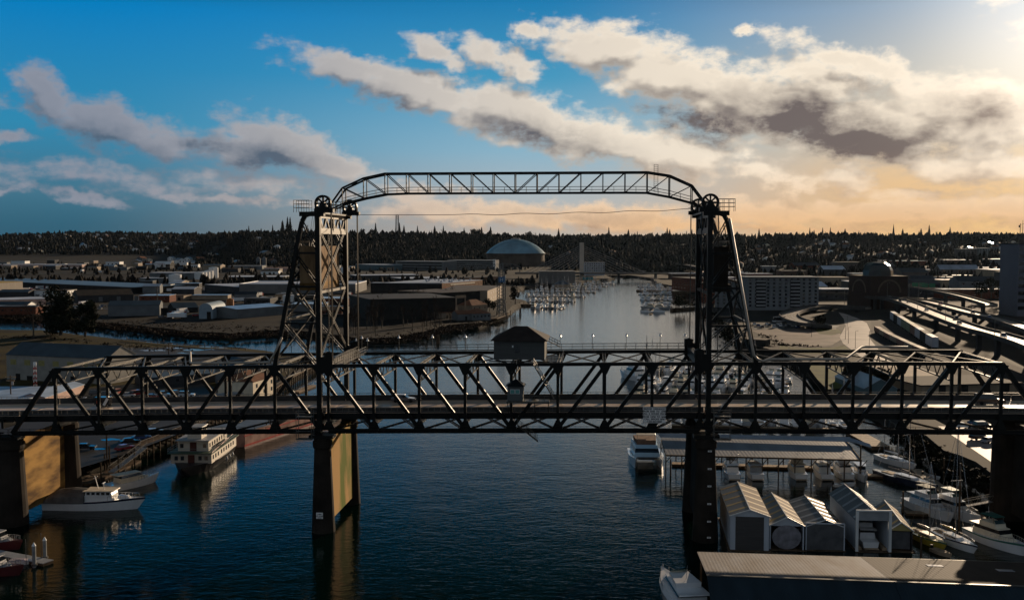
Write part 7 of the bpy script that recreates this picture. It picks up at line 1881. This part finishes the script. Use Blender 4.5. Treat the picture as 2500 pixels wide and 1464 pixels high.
ridge(30, (1420, 1700), 'on the skyline above the channel', .9)
ridge(46, (1800, 2180), 'on the skyline right of the tower', .85)
ridge(42, (2180, 2510), 'on the skyline near the right edge', .85)
for x, y, t, k, lab in ((556, 575, 561, 1, 'lone slim tree on the skyline left of the raking leg'),):
    Y = 2860; X = (x - 1250) / F * Y; o = CP[1].place((X, Y, hill_h(X, Y)), 0, .8, label=lab, category='tree')
# far wooded skyline on the left and the wooded slopes: nobody could count these
def forest(name, label, n, fn, hs, seed, m=CONIF):
    rnd = random.Random(seed); mb = MB()
    for _ in range(n):
        px, Y = fn(rnd); x = (px - 1250) / F * Y; z = hill_h(x, Y) - 1; h = hs * (rnd.uniform(.55, 1.2) if rnd.random() < .8 else rnd.uniform(1.2, 1.8)); r = h * rnd.uniform(.22, .42); k = 5; a0 = rnd.random() * 6; vs = []
        lob = rnd.random() < .5
        for zz, rr in (((0, .3), (.3, 1.0), (.62, .75), (.9, .25)) if lob else ((.05, 1.0), (.45, .62), (.5, .75), (.98, .02))):
            for j in range(k): a = a0 + 2 * math.pi * j / k; q = r * rr * rnd.uniform(.6, 1.25); vs.append((x + q * math.cos(a), Y + q * math.sin(a), z + h * zz + rnd.uniform(-.06, .06) * h))
        mb.add(vs, [(i * k + j, i * k + (j + 1) % k, (i + 1) * k + (j + 1) % k, (i + 1) * k + j) for i in range(3) for j in range(k)] + [tuple(range(3 * k, 4 * k))])
    mb.build(name, m, kind='stuff', label=label)
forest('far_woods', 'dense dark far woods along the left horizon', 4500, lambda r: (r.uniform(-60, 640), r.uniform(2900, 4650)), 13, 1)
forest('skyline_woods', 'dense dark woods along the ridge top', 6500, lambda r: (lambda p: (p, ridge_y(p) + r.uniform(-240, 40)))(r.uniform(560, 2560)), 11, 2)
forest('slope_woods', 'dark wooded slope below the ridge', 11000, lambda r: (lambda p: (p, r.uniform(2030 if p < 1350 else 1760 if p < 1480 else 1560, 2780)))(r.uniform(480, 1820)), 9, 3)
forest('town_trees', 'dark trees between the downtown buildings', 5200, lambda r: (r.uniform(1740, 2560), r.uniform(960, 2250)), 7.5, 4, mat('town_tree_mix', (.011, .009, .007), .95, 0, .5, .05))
forest('flats_trees', 'dark trees scattered between the far industrial sheds', 900, lambda r: (r.uniform(-60, 1300), r.choice([r.uniform(1500, 2050), r.uniform(1150, 1230)])), 8, 5, MATS['town_tree_mix'])
# thicket of bare trees on the point right of the left tower
BP = [Proto(bare_tree(s, h, 3, BARED, 6)) for s, h in ((11, 11), (12, 13), (13, 9))]
random.seed(55)
for i in range(95):
    px = random.uniform(845, 1105); y = random.uniform(742, 822) - max(0, (px - 1000)) * .12
    o = BP[i % 3].place(G(px, y, 3), random.uniform(0, 6), random.uniform(.85, 1.35)); reg(o, 'slender bare tree', 'in the thicket beyond the left tower', px, 'tree', 'bare trees of the thicket')
for i, (px, y, s, lab) in enumerate(((650, 872, .9, 'bare tree in front of the side channel, left of the raking leg'), (712, 880, .95, 'bare tree seen through the left tower bracing'), (738, 876, .8, 'second bare tree seen through the left tower bracing'))):
    BP[0].place(G(px, y, 3), i, s, label=lab, category='tree')
t = bare_tree(31, 22, 4, BARE, 5); t.location = G(82, 822, 3); t['label'] = 'tall brown bare tree left of the two dark evergreens'; t['category'] = 'tree'
t = leafy(41, 28, 17, mat('ivy_dark', (.012, .016, .008), .95, 0, .5, .3), 5200, 'evergreen_tree', 1.0, .12, 22); t.location = G(148, 818, 3); t['label'] = 'big dark evergreen standing on the side channel shore, larger of two'; t['category'] = 'tree'
t = leafy(42, 21, 12, MATS['ivy_dark'], 3200, 'evergreen_tree', .9, .12, 18); t.location = G(208, 822, 3); t['label'] = 'smaller dark evergreen right of the biggest one by the channel'; t['category'] = 'tree'
for i, (px, y, h, w, z, lab) in enumerate(((1258, 742, 15, 9, 3, 'dark evergreen at the left end of the far left marina'), (2150, 948, 7, 8, 3, 'round dark tree beside the gabled shed behind the right span'), (2090, 940, 6, 8, 3, 'low round bush tree left of the gabled shed'), (1195, 760, 8, 10, 3, 'dark bush between the houses and the lattice tower'), (1670, 752, 9, 16, 3, 'dark round tree on the far right shore'),
                                           (2420, 735, 22, 12, 3, 'tall dark tree left of the striped tower'), (2395, 738, 18, 11, 3, 'second tall dark tree left of the striped tower'), (2445, 745, 20, 12, 3, 'third tall dark tree left of the striped tower'), (2000, 800, 7, 8, 3, 'bushy tree inside the loop ramp'))):
    t = leafy(60 + i, h, w, LEAF, 500, 'broad_tree', .6 + w * .03); t.location = G(px, y, z); t['label'] = lab; t['category'] = 'tree'
# scrub along the shores
def scrub(name, label, lines, n, hs, seed, m, spread=5):
    rnd = random.Random(seed); mb = MB()
    for ln in lines:
        P = [G(x, y, 2.2) for x, y in ln]
        for _ in range(n):
            i = rnd.randrange(len(P) - 1); p = P[i].lerp(P[i + 1], rnd.random()) + Vector((rnd.gauss(0, spread), rnd.gauss(0, spread), 0)); r = rnd.uniform(.5, 1.0) * hs
            for _k in range(9):
                d = Vector((rnd.gauss(0, 1), rnd.gauss(0, 1), abs(rnd.gauss(0, .8)))).normalized(); q = p + d * r * rnd.uniform(.2, 1); a = Vector((rnd.gauss(0, 1), rnd.gauss(0, 1), rnd.gauss(0, 1))).normalized() * r * .45; b = a.cross(d).normalized() * r * .35
                mb.add([q - a, q + b, q + a, q - b], [(0, 1, 2, 3)])
    mb.build(name, m, kind='stuff', label=label)
scrub('channel_scrub', 'dark scrub along the side channel banks', [[(0, 772), (110, 776), (230, 792), (340, 804), (430, 814), (560, 822), (720, 814)], [(0, 826), (110, 828), (230, 840), (330, 851), (450, 859)]], 550, 1.5, 1, BARED, 4)
scrub('flats_scrub', 'dark weeds and brambles on the bank above the side channel', [[(0, 768), (220, 786), (430, 800), (600, 806), (860, 806)]], 1500, 1.5, 9, BARED, 13)
scrub('point_scrub', 'dark scrub along the point beyond the left tower', [[(800, 826), (960, 828), (1040, 812), (1100, 798), (1170, 790)]], 1200, 1.3, 2, BARED, 7)
scrub('shore_scrub', 'dark bushes on the right shore bank', [[(1738, 765), (1800, 838)], [(1860, 820), (1905, 845), (1990, 850)], [(2190, 1058), (2270, 1105), (2350, 1150), (2430, 1205)], [(1650, 740), (1700, 745)]], 260, 1.6, 3, LEAF, 2.2)

# ------------------------------------------------------------------ clutter of the industrial flats
random.seed(404)
OCC = [(-130, 56, 690, 724), (-120, 112, 725, 760), (-100, 322, 660, 718), (185, 330, 715, 745), (260, 395, 742, 775), (420, 565, 735, 780), (575, 700, 745, 780), (495, 870, 670, 730), (860, 1115, 660, 800), (1115, 1250, 650, 800), (120, 240, 740, 830), (365, 530, 660, 698), (490, 715, 640, 662)]
def free(px, y, w):
    return not any(a - 6 < px + w and px < b + 6 and c < y < d for a, b, c, d in OCC)
SW = [PALEW, GREYW, TAN, WHITE, BRICK, DARKW, PALEW]; SN = ['pale', 'grey', 'tan', 'white', 'brick', 'dark', 'pale']; SR = [ROOFS, ROOFD, ROOFW, ROOFB, MATS['brown_roof']]
def zoneof(px, y):
    r = 'on the near flats' if y > 735 else 'on the mid flats' if y > 690 else 'on the far flats'
    return r + (' left' if px < 420 else ' by the tower' if px < 880 else ' behind the factory')
k = 0
while k < 95:
    y = random.choice([random.uniform(642, 668), random.uniform(642, 680), random.uniform(680, 772)]); px = random.uniform(-20, 860) if y > 665 else random.uniform(-20, 1180)
    Y = 2500 * 49 / (y - 590); w = random.uniform(10, 34); wp = w / Y * 2500
    if not free(px, y, wp): continue
    k += 1; OCC.append((px, px + wp, y - 6, y + 4)); i = random.randrange(7); p0 = G(px, y, 3); kd = random.choice(['flat', 'flat', 'gable_x'])
    th = building('industrial_shed', '', 'shed', p0, p0 + Vector((w, random.uniform(-2, 2), 0)), random.uniform(10, 24), random.uniform(3.2, 7), wall=SW[i], roof=random.choice(SR), kind=kd, rh=1.8, group='industrial sheds', doors=tuple((w * f, 2.6, 2.8) for f in (.15, .45, .7)) if random.random() < .6 else None, win=(1, 4, 1.2, 1.0, 1) if random.random() < .3 else None); del th['label']
    reg(th, f'small {SN[i]} {"flat" if kd == "flat" else "gabled"} shed', zoneof(px, y), px, 'shed', 'industrial sheds')
def lorry():
    th = empty('lorry', (0, 0, 0)); m = MB(); m.lh((-6, -1.25, 1.1), (5, 1.25, 3.9)); m.build('box_trailer', GEL, th); m = MB(); m.lh((5.3, -1.2, .8), (7.4, 1.2, 3.2)); m.build('cab', CARC[3], th)
    for x in (-4.5, -3.2, 4.2, 6.4):
        m = MB(); m.tube((x, -1.25, .5), (x, 1.25, .5), .5, n=10); m.build('wheel', BLACK, th)
    return th
LO = Proto(lorry())
for (x0, x1, y0, y1, n) in ((60, 165, 698, 720, 26), (60, 120, 716, 726, 8), (170, 260, 742, 760, 12), (395, 480, 758, 778, 14), (560, 700, 722, 742, 12), (700, 860, 722, 745, 10), (200, 480, 655, 668, 14), (300, 480, 700, 718, 8)):
    for _ in range(n):
        px, y = random.uniform(x0, x1), random.uniform(y0, y1)
        if random.random() < .3: reg(LO.place(G(px, y, 3.01), random.uniform(0, 3.1), .9), 'white box lorry', zoneof(px, y), px, 'lorry', 'lorries on the flats')
        else: car(random.choice([0, 0, 1, 1, 5, 4, 3]), random.choice(['sedan', 'van']), G(px, y, 3.01), random.uniform(0, 3.1), zoneof(px, y), px)
# streets and tracks across the flats
ribs = ((((-60, 762), (200, 755), (420, 748), (640, 742), (870, 744)), 9), (((-60, 735), (180, 728), (400, 722), (520, 726), (700, 728), (900, 722)), 12), (((-60, 700), (330, 690), (480, 700), (520, 712)), 10), (((330, 735), (420, 702), (500, 690), (640, 688)), 8), (((-60, 668), (400, 666), (860, 664), (1200, 668)), 14))
for P, w in ribs: ribbon('street', None, [G(x, y, 3.02) for x, y in P], w, mat('street_grey', (.05, .045, .042), .6, 0, .4, .1), thick=.02, kind='structure')

# ------------------------------------------------------------------ the air
def haze():
    m = bpy.data.materials.new('pale_haze'); m.use_nodes = True; nt = m.node_tree; nt.nodes.clear()
    o = nt.nodes.new('ShaderNodeOutputMaterial'); v = nt.nodes.new('ShaderNodeVolumePrincipled')
    v.inputs['Color'].default_value = (.55, .75, 1.0, 1); v.inputs['Density'].default_value = .0000038; v.inputs['Anisotropy'].default_value = .55
    nt.links.new(v.outputs[0], o.inputs['Volume'])
    mb = MB(); mb.lh((-9000, -650, -2.5), (10000, 13000, 140)); b = mb.build('haze', m, kind='stuff', label='thin evening haze over the whole harbour')
haze()
finish_labels()
